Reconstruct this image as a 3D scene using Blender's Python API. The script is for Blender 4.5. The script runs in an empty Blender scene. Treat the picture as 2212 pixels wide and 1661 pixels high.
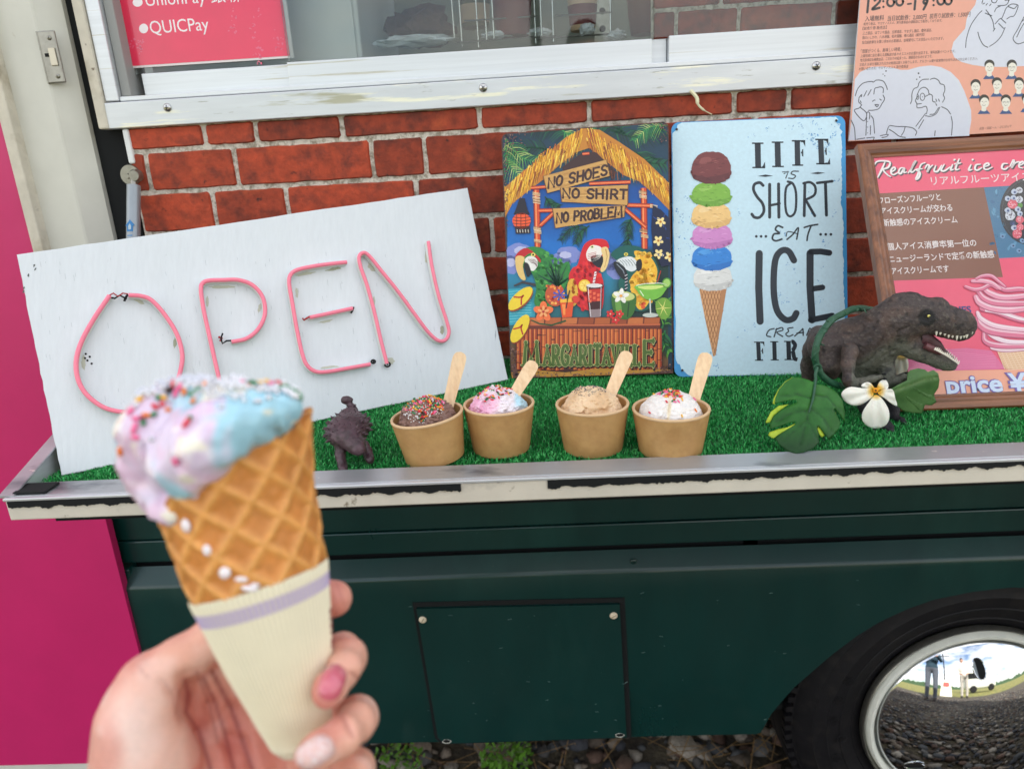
import bpy, bmesh, math, random
import numpy as np
from mathutils import Vector, Matrix
from mathutils import noise as mnoise

random.seed(7)
np.random.seed(7)
scene = bpy.context.scene
R_ = math.radians

# ------------------------------------------------------------------ camera
# axes of the camera in world space: right, down, forward
FPX, CX, CY = 1534.0, 1106.0, 830.5            # focal length and centre in units of a 2212 wide picture
CAM = np.array([0.0, -0.90, 1.24])
_dn = np.array([284.0, 4870.0, FPX]); _dn /= np.linalg.norm(_dn)
_xr = np.array([37191.0, -1708.0, -FPX]); _xr /= np.linalg.norm(_xr)
_xr -= _dn * (_xr @ _dn); _xr /= np.linalg.norm(_xr)
ROT = np.stack([_xr, np.cross(-_dn, _xr), -_dn])

cam_data = bpy.data.cameras.new('camera')
cam_obj = bpy.data.objects.new('camera', cam_data)
scene.collection.objects.link(cam_obj)
scene.camera = cam_obj
cam_data.sensor_width = 36.0
cam_data.lens = FPX / 2212.0 * 36.0
cam_data.clip_start = 0.02
cam_data.clip_end = 3000.0
_m = Matrix.Identity(4)
for r in range(3):
    _m[r][0] = ROT[r][0]; _m[r][1] = -ROT[r][1]; _m[r][2] = -ROT[r][2]; _m[r][3] = CAM[r]
cam_obj.matrix_world = _m
cam_data.dof.use_dof = True
cam_data.dof.focus_distance = 0.71
cam_data.dof.aperture_fstop = 7.0

# ------------------------------------------------------------------ world, sun, exposure
SUN_EL, SUN_AZ = R_(40.0), R_(20.0)            # the sun stands behind the truck: its visible side is in open shade
world = bpy.data.worlds.new('World')
scene.world = world
world.use_nodes = True
wn, wl = world.node_tree.nodes, world.node_tree.links
wn.clear()
w_out = wn.new('ShaderNodeOutputWorld'); w_bg = wn.new('ShaderNodeBackground')
w_sky = wn.new('ShaderNodeTexSky'); w_sky.sky_type = 'NISHITA'; w_sky.sun_disc = False
w_sky.sun_elevation = SUN_EL; w_sky.sun_rotation = SUN_AZ
w_sky.air_density = 1.0; w_sky.dust_density = 1.5
w_tc = wn.new('ShaderNodeTexCoord'); w_map = wn.new('ShaderNodeMapping')
w_map.inputs['Scale'].default_value = (1.0, 1.0, 3.2)
w_noise = wn.new('ShaderNodeTexNoise'); w_noise.inputs['Scale'].default_value = 2.3
w_noise.inputs['Detail'].default_value = 8.0; w_noise.inputs['Roughness'].default_value = 0.6
w_ramp = wn.new('ShaderNodeValToRGB')
w_ramp.color_ramp.elements[0].position = 0.39; w_ramp.color_ramp.elements[1].position = 0.60
w_mix = wn.new('ShaderNodeMixRGB'); w_mix.inputs['Color2'].default_value = (9.0, 8.7, 8.3, 1)
wl.new(w_tc.outputs['Generated'], w_map.inputs['Vector']); wl.new(w_map.outputs[0], w_noise.inputs['Vector'])
wl.new(w_noise.outputs['Fac'], w_ramp.inputs['Fac']); wl.new(w_ramp.outputs['Color'], w_mix.inputs['Fac'])
wl.new(w_sky.outputs[0], w_mix.inputs['Color1']); wl.new(w_mix.outputs[0], w_bg.inputs['Color'])
w_bg.inputs['Strength'].default_value = 0.15
wl.new(w_bg.outputs[0], w_out.inputs['Surface'])

sun_data = bpy.data.lights.new('sun', 'SUN')
sun_data.energy = 4.0; sun_data.angle = R_(0.5); sun_data.color = (1.0, 0.95, 0.87)
sun_obj = bpy.data.objects.new('sun', sun_data)
scene.collection.objects.link(sun_obj)
_sd = Vector((math.sin(SUN_AZ) * math.cos(SUN_EL), math.cos(SUN_AZ) * math.cos(SUN_EL), math.sin(SUN_EL)))
sun_obj.rotation_euler = _sd.to_track_quat('Z', 'Y').to_euler()

scene.view_settings.view_transform = 'Standard'
scene.view_settings.look = 'None'
scene.view_settings.exposure = 0.86
scene.view_settings.gamma = 1.0
scene.view_settings.use_curve_mapping = False
scene.render.engine = 'CYCLES'
scene.cycles.max_bounces = 8
scene.cycles.transparent_max_bounces = 8
scene.cycles.use_denoising = True

# ------------------------------------------------------------------ measuring: where a line of sight meets a real plane
def ray(px, py):
    return ROT @ np.array([px - CX, py - CY, FPX])
def onY(px, py, y=0.0):
    d = ray(px, py); return CAM + d * ((y - CAM[1]) / d[1])
def onZ(px, py, z):
    d = ray(px, py); return CAM + d * ((z - CAM[2]) / d[2])
def atD(px, py, depth):
    return CAM + ray(px, py) * (depth / FPX)

# ------------------------------------------------------------------ object helpers
COL = scene.collection
def thing(name, label, cat, loc=(0, 0, 0), group=None):
    o = bpy.data.objects.new(name, None); COL.objects.link(o)
    o.empty_display_size = 0.02
    o.location = loc
    o['label'] = label; o['category'] = cat
    if group: o['group'] = group
    return o
def tag(o, label=None, cat=None, group=None, kind=None):
    if label: o['label'] = label
    if cat: o['category'] = cat
    if group: o['group'] = group
    if kind: o['kind'] = kind
    return o
def world_loc(p):
    v = Vector((0, 0, 0))
    while p is not None:
        v += Vector(p.location); p = p.parent
    return v
def link(name, me, parent=None, mats=None, loc=None):
    """me is in world coordinates; the object is placed so that it keeps them under its parent."""
    o = bpy.data.objects.new(name, me); COL.objects.link(o)
    if mats is not None:
        for m in (mats if isinstance(mats, (list, tuple)) else [mats]): me.materials.append(m)
    base = world_loc(parent)
    if parent is not None: o.parent = parent
    if loc is not None:
        o.location = Vector(loc) - base          # mesh in its own local coordinates
    elif parent is not None:
        o.location = -base
    return o
def recentre(o):
    """put the origin of a top-level mesh at the bottom centre of its shape"""
    me = o.data; n = len(me.vertices)
    co = np.empty(n * 3, dtype=np.float32); me.vertices.foreach_get('co', co); co = co.reshape(-1, 3)
    c = np.array([(co[:, 0].min() + co[:, 0].max()) / 2, (co[:, 1].min() + co[:, 1].max()) / 2, co[:, 2].min()])
    me.vertices.foreach_set('co', (co - c).astype(np.float32).ravel()); me.update()
    o.location = Vector(o.location) + Vector(c)
    return o
def mesh_np(name, verts, faces, smooth=True, mat_idx=None, uv=None, col=None):
    """verts (n,3) array, faces: list of lists, or (m,3)/(m,4) int array"""
    me = bpy.data.meshes.new(name)
    if isinstance(faces, np.ndarray):
        v = np.asarray(verts, dtype=np.float32)
        me.vertices.add(len(v)); me.vertices.foreach_set('co', v.ravel())
        k = faces.shape[1]
        me.loops.add(faces.size); me.loops.foreach_set('vertex_index', faces.astype(np.int32).ravel())
        me.polygons.add(len(faces))
        me.polygons.foreach_set('loop_start', np.arange(0, faces.size, k, dtype=np.int32))
        me.update(calc_edges=True)
    else:
        me.from_pydata([tuple(map(float, v)) for v in verts], [], [tuple(map(int, f)) for f in faces])
    me.validate(verbose=False)
    if smooth and len(me.polygons):
        me.polygons.foreach_set('use_smooth', [True] * len(me.polygons))
    if mat_idx is not None:
        me.polygons.foreach_set('material_index', np.asarray(mat_idx, dtype=np.int32))
    if col is not None:
        a = me.color_attributes.new('Col', 'FLOAT_COLOR', 'POINT')
        c = np.ones((len(me.vertices), 4), dtype=np.float32); c[:, :3] = col
        a.data.foreach_set('color', c.ravel())
    me.update()
    return me
class MB:
    """collects simple shapes into one bmesh"""
    def __init__(s): s.bm = bmesh.new()
    def box(s, lo, hi, bev=0.0):
        lo = np.minimum(lo, hi).astype(float) if False else np.array([min(a, b) for a, b in zip(lo, hi)]); hi = np.maximum(lo, hi)
        c = (np.array(lo) + np.array(hi)) / 2; d = np.array(hi) - np.array(lo)
        return s.obox(c, (1, 0, 0), (0, 1, 0), (0, 0, 1), d, bev)
    def obox(s, c, ex, ey, ez, size, bev=0.0):
        r = bmesh.ops.create_cube(s.bm, size=1.0)
        ex, ey, ez = [Vector(v).normalized() for v in (ex, ey, ez)]
        m = Matrix(((ex[0] * size[0], ey[0] * size[1], ez[0] * size[2], c[0]),
                    (ex[1] * size[0], ey[1] * size[1], ez[1] * size[2], c[1]),
                    (ex[2] * size[0], ey[2] * size[1], ez[2] * size[2], c[2]), (0, 0, 0, 1)))
        bmesh.ops.transform(s.bm, matrix=m, verts=r['verts'])
        if bev > 0:
            es = list({e for v in r['verts'] for e in v.link_edges})
            bmesh.ops.bevel(s.bm, geom=es, offset=bev, segments=2, affect='EDGES', profile=0.5)
        return s
    def prism(s, pts, ext, bev=0.0):
        """pts: 3D polygon, ext: extrusion vector"""
        vs = [s.bm.verts.new(tuple(map(float, p))) for p in pts]
        f = s.bm.faces.new(vs)
        r = bmesh.ops.extrude_face_region(s.bm, geom=[f])
        nv = [g for g in r['geom'] if isinstance(g, bmesh.types.BMVert)]
        bmesh.ops.translate(s.bm, verts=nv, vec=Vector(tuple(map(float, ext))))
        if bev > 0:
            es = list({e for v in nv for e in v.link_edges if e.other_vert(v) in nv})
            bmesh.ops.bevel(s.bm, geom=es, offset=bev, segments=2, affect='EDGES')
        return s
    def lathe(s, prof, n=48, c=(0, 0, 0), ax=(0, 0, 1), close=False):
        """prof: (radius, height) list along ax from c"""
        ax = Vector(ax).normalized(); q = Vector((0, 0, 1)).rotation_difference(ax)
        rings = []
        for r, h in prof:
            rings.append([s.bm.verts.new(Vector(c) + q @ Vector((r * math.cos(2 * math.pi * k / n), r * math.sin(2 * math.pi * k / n), h))) for k in range(n)])
        for a, b in zip(rings, rings[1:]):
            for k in range(n):
                s.bm.faces.new((a[k], a[(k + 1) % n], b[(k + 1) % n], b[k]))
        if close:
            s.bm.faces.new(list(reversed(rings[0]))); s.bm.faces.new(rings[-1])
        return s
    def tube(s, pts, r, n=10, closed=False, cap=True):
        pts = [Vector(tuple(map(float, p))) for p in pts]
        rr = r if isinstance(r, (list, tuple, np.ndarray)) else [r] * len(pts)
        rings = []; prev = None; L = len(pts)
        for i, p in enumerate(pts):
            a = pts[(i - 1) % L] if (closed or i > 0) else p
            b = pts[(i + 1) % L] if (closed or i < L - 1) else p
            t = (b - a).normalized()
            if prev is None:
                u = t.cross(Vector((0, 0, 1)))
                if u.length < 1e-3: u = t.cross(Vector((0, 1, 0)))
            else:
                u = prev - t * prev.dot(t)
            u.normalize(); prev = u; w = t.cross(u)
            rings.append([s.bm.verts.new(p + (u * math.cos(2 * math.pi * k / n) + w * math.sin(2 * math.pi * k / n)) * rr[i]) for k in range(n)])
        for i in range(L - 1 + (1 if closed else 0)):
            a, b = rings[i], rings[(i + 1) % L]
            for k in range(n):
                s.bm.faces.new((a[k], a[(k + 1) % n], b[(k + 1) % n], b[k]))
        if cap and not closed:
            s.bm.faces.new(list(reversed(rings[0]))); s.bm.faces.new(rings[-1])
        return s
    def ball(s, c, r, sub=2, sc=(1, 1, 1)):
        res = bmesh.ops.create_icosphere(s.bm, subdivisions=sub, radius=r)
        bmesh.ops.transform(s.bm, matrix=Matrix.Translation(Vector(tuple(map(float, c)))) @ Matrix.Diagonal((*sc, 1)), verts=res['verts'])
        return s
    def mesh(s, name, smooth=False, angle=35):
        bmesh.ops.recalc_face_normals(s.bm, faces=s.bm.faces)
        me = bpy.data.meshes.new(name); s.bm.to_mesh(me); s.bm.free()
        if smooth:
            me.polygons.foreach_set('use_smooth', [True] * len(me.polygons))
            try: me.set_sharp_from_angle(angle=R_(angle))
            except Exception: pass
        return me
    def build(s, name, mat, parent=None, smooth=False, angle=35):
        return link(name, s.mesh(name, smooth, angle), parent, mat)
def spline(pts, n=8, closed=False):
    """Catmull-Rom through the points"""
    P = [np.array(p, dtype=float) for p in pts]; L = len(P); out = []
    if L < 3 and not closed:
        return [P[0] + (P[-1] - P[0]) * t for t in np.linspace(0, 1, n + 1)]
    rng = range(L if closed else L - 1)
    for i in rng:
        p1, p2 = P[i], P[(i + 1) % L]
        p0 = P[(i - 1) % L] if (closed or i > 0) else 2 * p1 - p2
        p3 = P[(i + 2) % L] if (closed or i < L - 2) else 2 * p2 - p1
        for t in np.linspace(0, 1, n, endpoint=False):
            out.append(0.5 * ((2 * p1) + (-p0 + p2) * t + (2 * p0 - 5 * p1 + 4 * p2 - p3) * t * t + (-p0 + 3 * p1 - 3 * p2 + p3) * t ** 3))
    if not closed: out.append(P[-1])
    return out

# ------------------------------------------------------------------ materials
def srgb(h):
    """hex or 0-255 triple to linear"""
    if isinstance(h, str):
        h = h.lstrip('#'); h = [int(h[i:i + 2], 16) for i in (0, 2, 4)]
    out = []
    for c in h:
        c = c / 255.0
        out.append(c / 12.92 if c <= 0.04045 else ((c + 0.055) / 1.055) ** 2.4)
    return tuple(out)
def mat(name, base, rough=0.5, metal=0.0, var=0.0, vscale=40, base2=None, thr=(0.4, 0.6), bump=0.0, bscale=200, bdist=0.001,
        coat=0.0, stretch=(1, 1, 1), sss=0.0, sss_r=(1, .3, .2), sss_s=0.004, spec=0.5, spots=None, vcol=False, roughvar=0.0, detail=6):
    """one procedural Principled material: base colour varied by noise, mixed with base2 through a second noise, fine bump"""
    m = bpy.data.materials.new(name); m.use_nodes = True
    N, L = m.node_tree.nodes, m.node_tree.links
    b = N['Principled BSDF']
    b.inputs['Roughness'].default_value = rough; b.inputs['Metallic'].default_value = metal
    b.inputs['Coat Weight'].default_value = coat; b.inputs['Coat Roughness'].default_value = 0.08
    b.inputs['Specular IOR Level'].default_value = spec
    tc = N.new('ShaderNodeTexCoord'); mp = N.new('ShaderNodeMapping'); mp.inputs['Scale'].default_value = stretch
    L.new(tc.outputs['Object'], mp.inputs['Vector'])
    if vcol:
        at = N.new('ShaderNodeAttribute'); at.attribute_name = 'Col'; cur = at.outputs['Color']
    else:
        rgb = N.new('ShaderNodeRGB'); rgb.outputs[0].default_value = (*base, 1); cur = rgb.outputs[0]
    def noise(scale, detail=detail, rough_=0.6, off=0.0):
        n = N.new('ShaderNodeTexNoise'); n.inputs['Scale'].default_value = scale; n.inputs['Detail'].default_value = detail
        n.inputs['Roughness'].default_value = rough_
        if off:
            m2 = N.new('ShaderNodeVectorMath'); m2.inputs[1].default_value = (off, off * 2, off * 3)
            L.new(mp.outputs[0], m2.inputs[0]); L.new(m2.outputs[0], n.inputs['Vector'])
        else: L.new(mp.outputs[0], n.inputs['Vector'])
        return n
    if base2 is not None:
        n = noise(vscale, off=3.1); rp = N.new('ShaderNodeMapRange')
        rp.inputs['From Min'].default_value = thr[0]; rp.inputs['From Max'].default_value = thr[1]
        mx = N.new('ShaderNodeMixRGB'); mx.inputs['Color2'].default_value = (*base2, 1)
        L.new(n.outputs['Fac'], rp.inputs['Value']); L.new(rp.outputs[0], mx.inputs['Fac']); L.new(cur, mx.inputs['Color1']); cur = mx.outputs[0]
    for sp in (spots or []):          # (colour, scale, threshold low, threshold high)
        n = noise(sp[1], off=7.7 + sp[1] * 0.01); rp = N.new('ShaderNodeMapRange')
        rp.inputs['From Min'].default_value = sp[2]; rp.inputs['From Max'].default_value = sp[3]
        mx = N.new('ShaderNodeMixRGB'); mx.inputs['Color2'].default_value = (*sp[0], 1)
        L.new(n.outputs['Fac'], rp.inputs['Value']); L.new(rp.outputs[0], mx.inputs['Fac']); L.new(cur, mx.inputs['Color1']); cur = mx.outputs[0]
    if var > 0:
        n = noise(vscale * 2.3); rp = N.new('ShaderNodeMapRange')
        rp.inputs['From Min'].default_value = 0.3; rp.inputs['From Max'].default_value = 0.7
        rp.inputs['To Min'].default_value = 1 - var; rp.inputs['To Max'].default_value = 1 + var
        mx = N.new('ShaderNodeVectorMath'); mx.operation = 'SCALE'
        L.new(n.outputs['Fac'], rp.inputs['Value']); L.new(cur, mx.inputs[0]); L.new(rp.outputs[0], mx.inputs['Scale']); cur = mx.outputs[0]
    L.new(cur, b.inputs['Base Color'])
    if roughvar > 0:
        n = noise(vscale * 1.3, off=1.3); rp = N.new('ShaderNodeMapRange')
        rp.inputs['From Min'].default_value = 0.3; rp.inputs['From Max'].default_value = 0.7
        rp.inputs['To Min'].default_value = max(0, rough - roughvar); rp.inputs['To Max'].default_value = min(1, rough + roughvar)
        L.new(n.outputs['Fac'], rp.inputs['Value']); L.new(rp.outputs[0], b.inputs['Roughness'])
    if bump > 0:
        n = noise(bscale, detail=5, off=5.5); bp = N.new('ShaderNodeBump'); bp.inputs['Strength'].default_value = bump
        bp.inputs['Distance'].default_value = bdist
        L.new(n.outputs['Fac'], bp.inputs['Height']); L.new(bp.outputs[0], b.inputs['Normal'])
    if sss > 0:
        b.inputs['Subsurface Weight'].default_value = sss; b.inputs['Subsurface Radius'].default_value = sss_r
        b.inputs['Subsurface Scale'].default_value = sss_s
    return m
# ------------------------------------------------------------------ soft shapes: smooth distance fields turned into one continuous mesh
_T = np.random.RandomState(42).rand(24, 24, 24).astype(np.float32)
def vnoise(P, s, seed=0.0):
    """smooth value noise in -1..1 at points P (...,3)"""
    q = P * s + seed * 7.13; i = np.floor(q).astype(np.int32); f = (q - i).astype(np.float32); f = f * f * (3 - 2 * f); i %= 24; j = (i + 1) % 24
    x0, y0, z0, x1, y1, z1 = i[..., 0], i[..., 1], i[..., 2], j[..., 0], j[..., 1], j[..., 2]; fx, fy, fz = f[..., 0], f[..., 1], f[..., 2]
    a = _T[x0, y0, z0] * (1 - fx) + _T[x1, y0, z0] * fx; b = _T[x0, y1, z0] * (1 - fx) + _T[x1, y1, z0] * fx
    c = _T[x0, y0, z1] * (1 - fx) + _T[x1, y0, z1] * fx; d = _T[x0, y1, z1] * (1 - fx) + _T[x1, y1, z1] * fx
    return ((a * (1 - fy) + b * fy) * (1 - fz) + (c * (1 - fy) + d * fy) * fz) * 2 - 1
class Field:
    def __init__(s, lo, hi, h):
        s.lo = np.array(lo, float); s.h = h; s.n = np.ceil((np.array(hi) - s.lo) / h).astype(int) + 1
        s.d = np.full(s.n, 1.0, dtype=np.float32)
    def _sub(s, lo, hi):
        a = np.clip(np.floor((lo - s.lo) / s.h).astype(int), 0, s.n - 1); b = np.clip(np.ceil((hi - s.lo) / s.h).astype(int) + 1, 1, s.n)
        if np.any(b <= a): return None, None
        ax = [s.lo[k] + s.h * np.arange(a[k], b[k]) for k in range(3)]
        P = np.stack(np.meshgrid(*ax, indexing='ij'), -1).astype(np.float32)
        return (slice(a[0], b[0]), slice(a[1], b[1]), slice(a[2], b[2])), P
    def _put(s, sl, v, k, sub=False):
        d = s.d[sl]
        if sub:
            v = -v; hh = np.maximum(k - np.abs(d - v), 0) / k if k > 0 else 0; s.d[sl] = np.maximum(d, v) + hh * hh * k * .25
        else:
            hh = np.maximum(k - np.abs(d - v), 0) / k if k > 0 else 0; s.d[sl] = np.minimum(d, v) - hh * hh * k * .25
    def cap(s, p0, p1, r0, r1, k=.003, sub=False, flat=None):
        """tapered capsule; flat = (centre, scale) squeezes it along axis 1"""
        p0, p1 = np.array(p0, float), np.array(p1, float); m = max(r0, r1) + k + 3 * s.h
        sl, P = s._sub(np.minimum(p0, p1) - m, np.maximum(p0, p1) + m)
        if sl is None: return s
        sc = 1.0
        if flat:
            P = P.copy(); c = (p0[1] + p1[1]) / 2; P[..., 1] = c + (P[..., 1] - c) / flat; sc = flat if flat < 1 else 1
        d = p1 - p0; L2 = max(d @ d, 1e-12); t = np.clip(((P - p0) @ d) / L2, 0, 1)
        v = np.linalg.norm(P - p0 - t[..., None] * d, axis=-1) - (r0 + (r1 - r0) * t)
        s._put(sl, (v * sc).astype(np.float32), k, sub); return s
    def chain(s, pts, k=.003, flat=None):
        for a, b in zip(pts, pts[1:]): s.cap(a[:3], b[:3], a[3], b[3], k, flat=flat)
        return s
    def ell(s, c, r, k=.003, sub=False, R=None):
        c, r = np.array(c, float), np.array(r, float); m = max(r) + k + 3 * s.h
        sl, P = s._sub(c - m, c + m)
        if sl is None: return s
        Q = P - c
        if R is not None: Q = Q @ np.array(R)
        a = np.linalg.norm(Q / r, axis=-1); b = np.linalg.norm(Q / (r * r), axis=-1) + 1e-9
        s._put(sl, (a * (a - 1) / b).astype(np.float32), k, sub); return s
    def disp(s, fn, band=.004):
        idx = np.nonzero(np.abs(s.d) < band)
        P = s.lo + np.stack(idx, -1) * s.h
        s.d[idx] += fn(P).astype(np.float32); return s
    def sample(s, P):
        q = (np.asarray(P) - s.lo) / s.h; i = np.clip(np.floor(q).astype(int), 0, s.n - 2); f = q - i; v = 0
        for dx in (0, 1):
            for dy in (0, 1):
                for dz in (0, 1):
                    w = (f[..., 0] if dx else 1 - f[..., 0]) * (f[..., 1] if dy else 1 - f[..., 1]) * (f[..., 2] if dz else 1 - f[..., 2])
                    v = v + w * s.d[i[..., 0] + dx, i[..., 1] + dy, i[..., 2] + dz]
        return v
    def grad(s, P, e=None):
        e = e or s.h; g = np.stack([s.sample(P + np.eye(3)[k] * e) - s.sample(P - np.eye(3)[k] * e) for k in range(3)], -1)
        return g / (np.linalg.norm(g, axis=-1, keepdims=True) + 1e-12)
    def march(s, p, d, maxd=.2):
        """first surface point from p along d, or None"""
        p = np.array(p, float); d = np.array(d, float); d /= np.linalg.norm(d); t = 0
        prev = None
        while t < maxd:
            q = p + d * t
            if np.all(q > s.lo + s.h) and np.all(q < s.lo + (s.n - 2) * s.h):
                v = float(s.sample(q))
                if v < 0:
                    a, b = t - s.h * .7, t
                    for _ in range(8):
                        m = (a + b) / 2
                        if s.sample(p + d * m) < 0: b = m
                        else: a = m
                    return p + d * b
            t += s.h * .7
        return None
    def mesh(s, smooth=1):
        """naive surface nets"""
        d = s.d; nx, ny, nz = d.shape; ins = d < 0
        c = ins[:-1, :-1, :-1].astype(np.int8)
        for o in ((1, 0, 0), (0, 1, 0), (0, 0, 1), (1, 1, 0), (1, 0, 1), (0, 1, 1), (1, 1, 1)): c = c + ins[o[0]:nx - 1 + o[0], o[1]:ny - 1 + o[1], o[2]:nz - 1 + o[2]]
        act = (c > 0) & (c < 8); idx = np.stack(np.nonzero(act), -1); vid = np.full(act.shape, -1, np.int64); vid[tuple(idx.T)] = np.arange(len(idx))
        acc = np.zeros((len(idx), 3)); cnt = np.zeros(len(idx)); cs = [(0, 0, 0), (1, 0, 0), (0, 1, 0), (1, 1, 0), (0, 0, 1), (1, 0, 1), (0, 1, 1), (1, 1, 1)]
        val = [d[idx[:, 0] + a, idx[:, 1] + b, idx[:, 2] + e] for a, b, e in cs]
        for i in range(8):
            for j in range(i + 1, 8):
                if sum(abs(cs[i][k] - cs[j][k]) for k in range(3)) != 1: continue
                vi, vj = val[i], val[j]; m = (vi < 0) != (vj < 0); t = np.where(m, vi / np.where(m, vi - vj, 1), 0)
                p = np.array(cs[i]) + t[:, None] * (np.array(cs[j]) - np.array(cs[i])); acc += p * m[:, None]; cnt += m
        V = s.lo + (idx + acc / cnt[:, None]) * s.h
        F = []
        for ax in range(3):
            o = [0, 0, 0]; o[ax] = 1; a = ins[:nx - o[0], :ny - o[1], :nz - o[2]]; b = ins[o[0]:, o[1]:, o[2]:]
            e = a != b; u, w = [(1, 2), (2, 0), (0, 1)][ax]
            ii = np.stack(np.nonzero(e), -1); ok = (ii[:, u] > 0) & (ii[:, w] > 0) & (ii[:, u] < s.n[u] - 1) & (ii[:, w] < s.n[w] - 1); ii = ii[ok]
            fl = a[tuple(ii.T)]; du = np.zeros(3, int); du[u] = 1; dwv = np.zeros(3, int); dwv[w] = 1
            q = [vid[tuple((ii - x).T)] for x in (du + dwv, dwv, du * 0, du)]
            Q = np.stack(q, -1); Q[~fl] = Q[~fl][:, ::-1]; F.append(Q)
        F = np.concatenate(F); F = F[(F >= 0).all(1)]
        if smooth:
            for _ in range(smooth):
                s2 = np.zeros_like(V); n2 = np.zeros(len(V))
                for k in range(4): np.add.at(s2, F[:, k], V[F[:, (k + 1) % 4]]); np.add.at(n2, F[:, k], 1)
                V = V * .5 + .5 * s2 / np.maximum(n2, 1)[:, None]
        return V, F
def smoothstep(a, b, x): t = np.clip((x - a) / (b - a), 0, 1); return t * t * (3 - 2 * t)
def lerp3(c0, c1, t): return np.array(c0) * (1 - t[..., None]) + np.array(c1) * t[..., None]
def cam2w(P): return CAM + np.asarray(P) @ ROT.T
def kc(px, py, d): return np.array([(px - CX) / FPX * d, (py - CY) / FPX * d, d])
def offax(px, py): return 1 / math.sqrt(1 + ((px - CX) ** 2 + (py - CY) ** 2) / FPX ** 2)
def kr(px, py, d, r): return (*kc(px, py, d), r * d / FPX * offax(px, py) ** .8)   # wide-angle stretch away from the centre
# ------------------------------------------------------------------ ground
GZ = 0.087
M_soil = mat('dark soil', srgb((70, 64, 56)), 0.95, var=0.35, vscale=30, base2=srgb((96, 88, 70)), bump=0.8, bscale=120, bdist=0.01)
M_field = mat('dry yellow grass', srgb((150, 136, 74)), 0.95, var=0.3, vscale=3, base2=srgb((98, 110, 52)), bump=0.6, bscale=20, bdist=0.03)
def ground_mesh(x0, x1, y0, y1, z, nx, ny, amp, sc):
    xs = np.linspace(x0, x1, nx); ys = np.linspace(y0, y1, ny)
    v = [(x, y, z + amp * mnoise.noise(Vector((x * sc, y * sc, 0.3)))) for y in ys for x in xs]
    f = np.array([[j * nx + i, j * nx + i + 1, (j + 1) * nx + i + 1, (j + 1) * nx + i] for j in range(ny - 1) for i in range(nx - 1)])
    return mesh_np('ground', v, f)
g = link('ground', ground_mesh(-900, 900, -1200, 900, GZ - 0.05, 40, 40, 0.0, 1), None, M_field); tag(g, 'flat field of dry yellowish grass reaching the horizon', kind='structure')
g = link('gravel_bed', ground_mesh(-4.5, 5.5, -3.6, 3.0, GZ, 120, 90, 0.012, 2.0), None, M_soil); tag(g, 'dark soil bed under the gravel round the truck', kind='structure')
# gravel stones: nobody could count them
def gravel(n, xr, yr, s0, s1, seed, name):
    rng = np.random.RandomState(seed)
    bmi = bmesh.new(); bmesh.ops.create_icosphere(bmi, subdivisions=1, radius=1.0)
    bv = np.array([v.co[:] for v in bmi.verts]); bf = np.array([[v.index for v in f.verts] for f in bmi.faces]); bmi.free()
    nv = len(bv)
    p = np.stack([rng.uniform(*xr, n), rng.uniform(*yr, n), np.full(n, GZ)], 1)
    s = s0 + (s1 - s0) * rng.rand(n) ** 3
    sc = s[:, None] * np.stack([rng.uniform(.8, 1.35, n), rng.uniform(.7, 1.1, n), rng.uniform(.4, .75, n)], 1)
    a = rng.uniform(0, 2 * np.pi, n)
    V = bv[None] * (1 + 0.24 * rng.randn(n, nv, 1)) * sc[:, None, :]
    ca, sa = np.cos(a)[:, None], np.sin(a)[:, None]
    X = V[..., 0] * ca - V[..., 1] * sa; Y = V[..., 0] * sa + V[..., 1] * ca
    V = np.stack([X, Y, V[..., 2]], -1) + p[:, None, :] + np.array([0, 0, 1]) * (sc[:, None, 2:3] * 0.45)
    F = (bf[None] + (np.arange(n) * nv)[:, None, None]).reshape(-1, 3)
    pal = np.array([srgb(c) for c in ((96, 94, 92), (74, 76, 78), (122, 110, 96), (58, 60, 66), (96, 74, 62), (150, 142, 130), (82, 72, 62))])
    col = np.repeat(pal[rng.randint(0, len(pal), n)] * rng.uniform(.7, 1.2, (n, 1)), nv, 0)
    return mesh_np(name, V.reshape(-1, 3), F, smooth=False, col=col)
M_stone = mat('grey river gravel', (1, 1, 1), 0.8, vcol=True, var=0.25, vscale=80, bump=0.5, bscale=400, bdist=0.002)
g = link('gravel', gravel(9000, (-0.9, 1.3), (-0.45, 1.3), 0.007, 0.026, 3, 'gravel'), None, M_stone); tag(g, 'loose grey and brown gravel stones under the truck', kind='stuff')
g = link('gravel', gravel(17000, (-1.4, 2.9), (-2.7, -0.45), 0.007, 0.020, 5, 'gravel'), None, M_stone); tag(g, 'loose grey gravel stones in front of the truck', kind='stuff')

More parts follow.
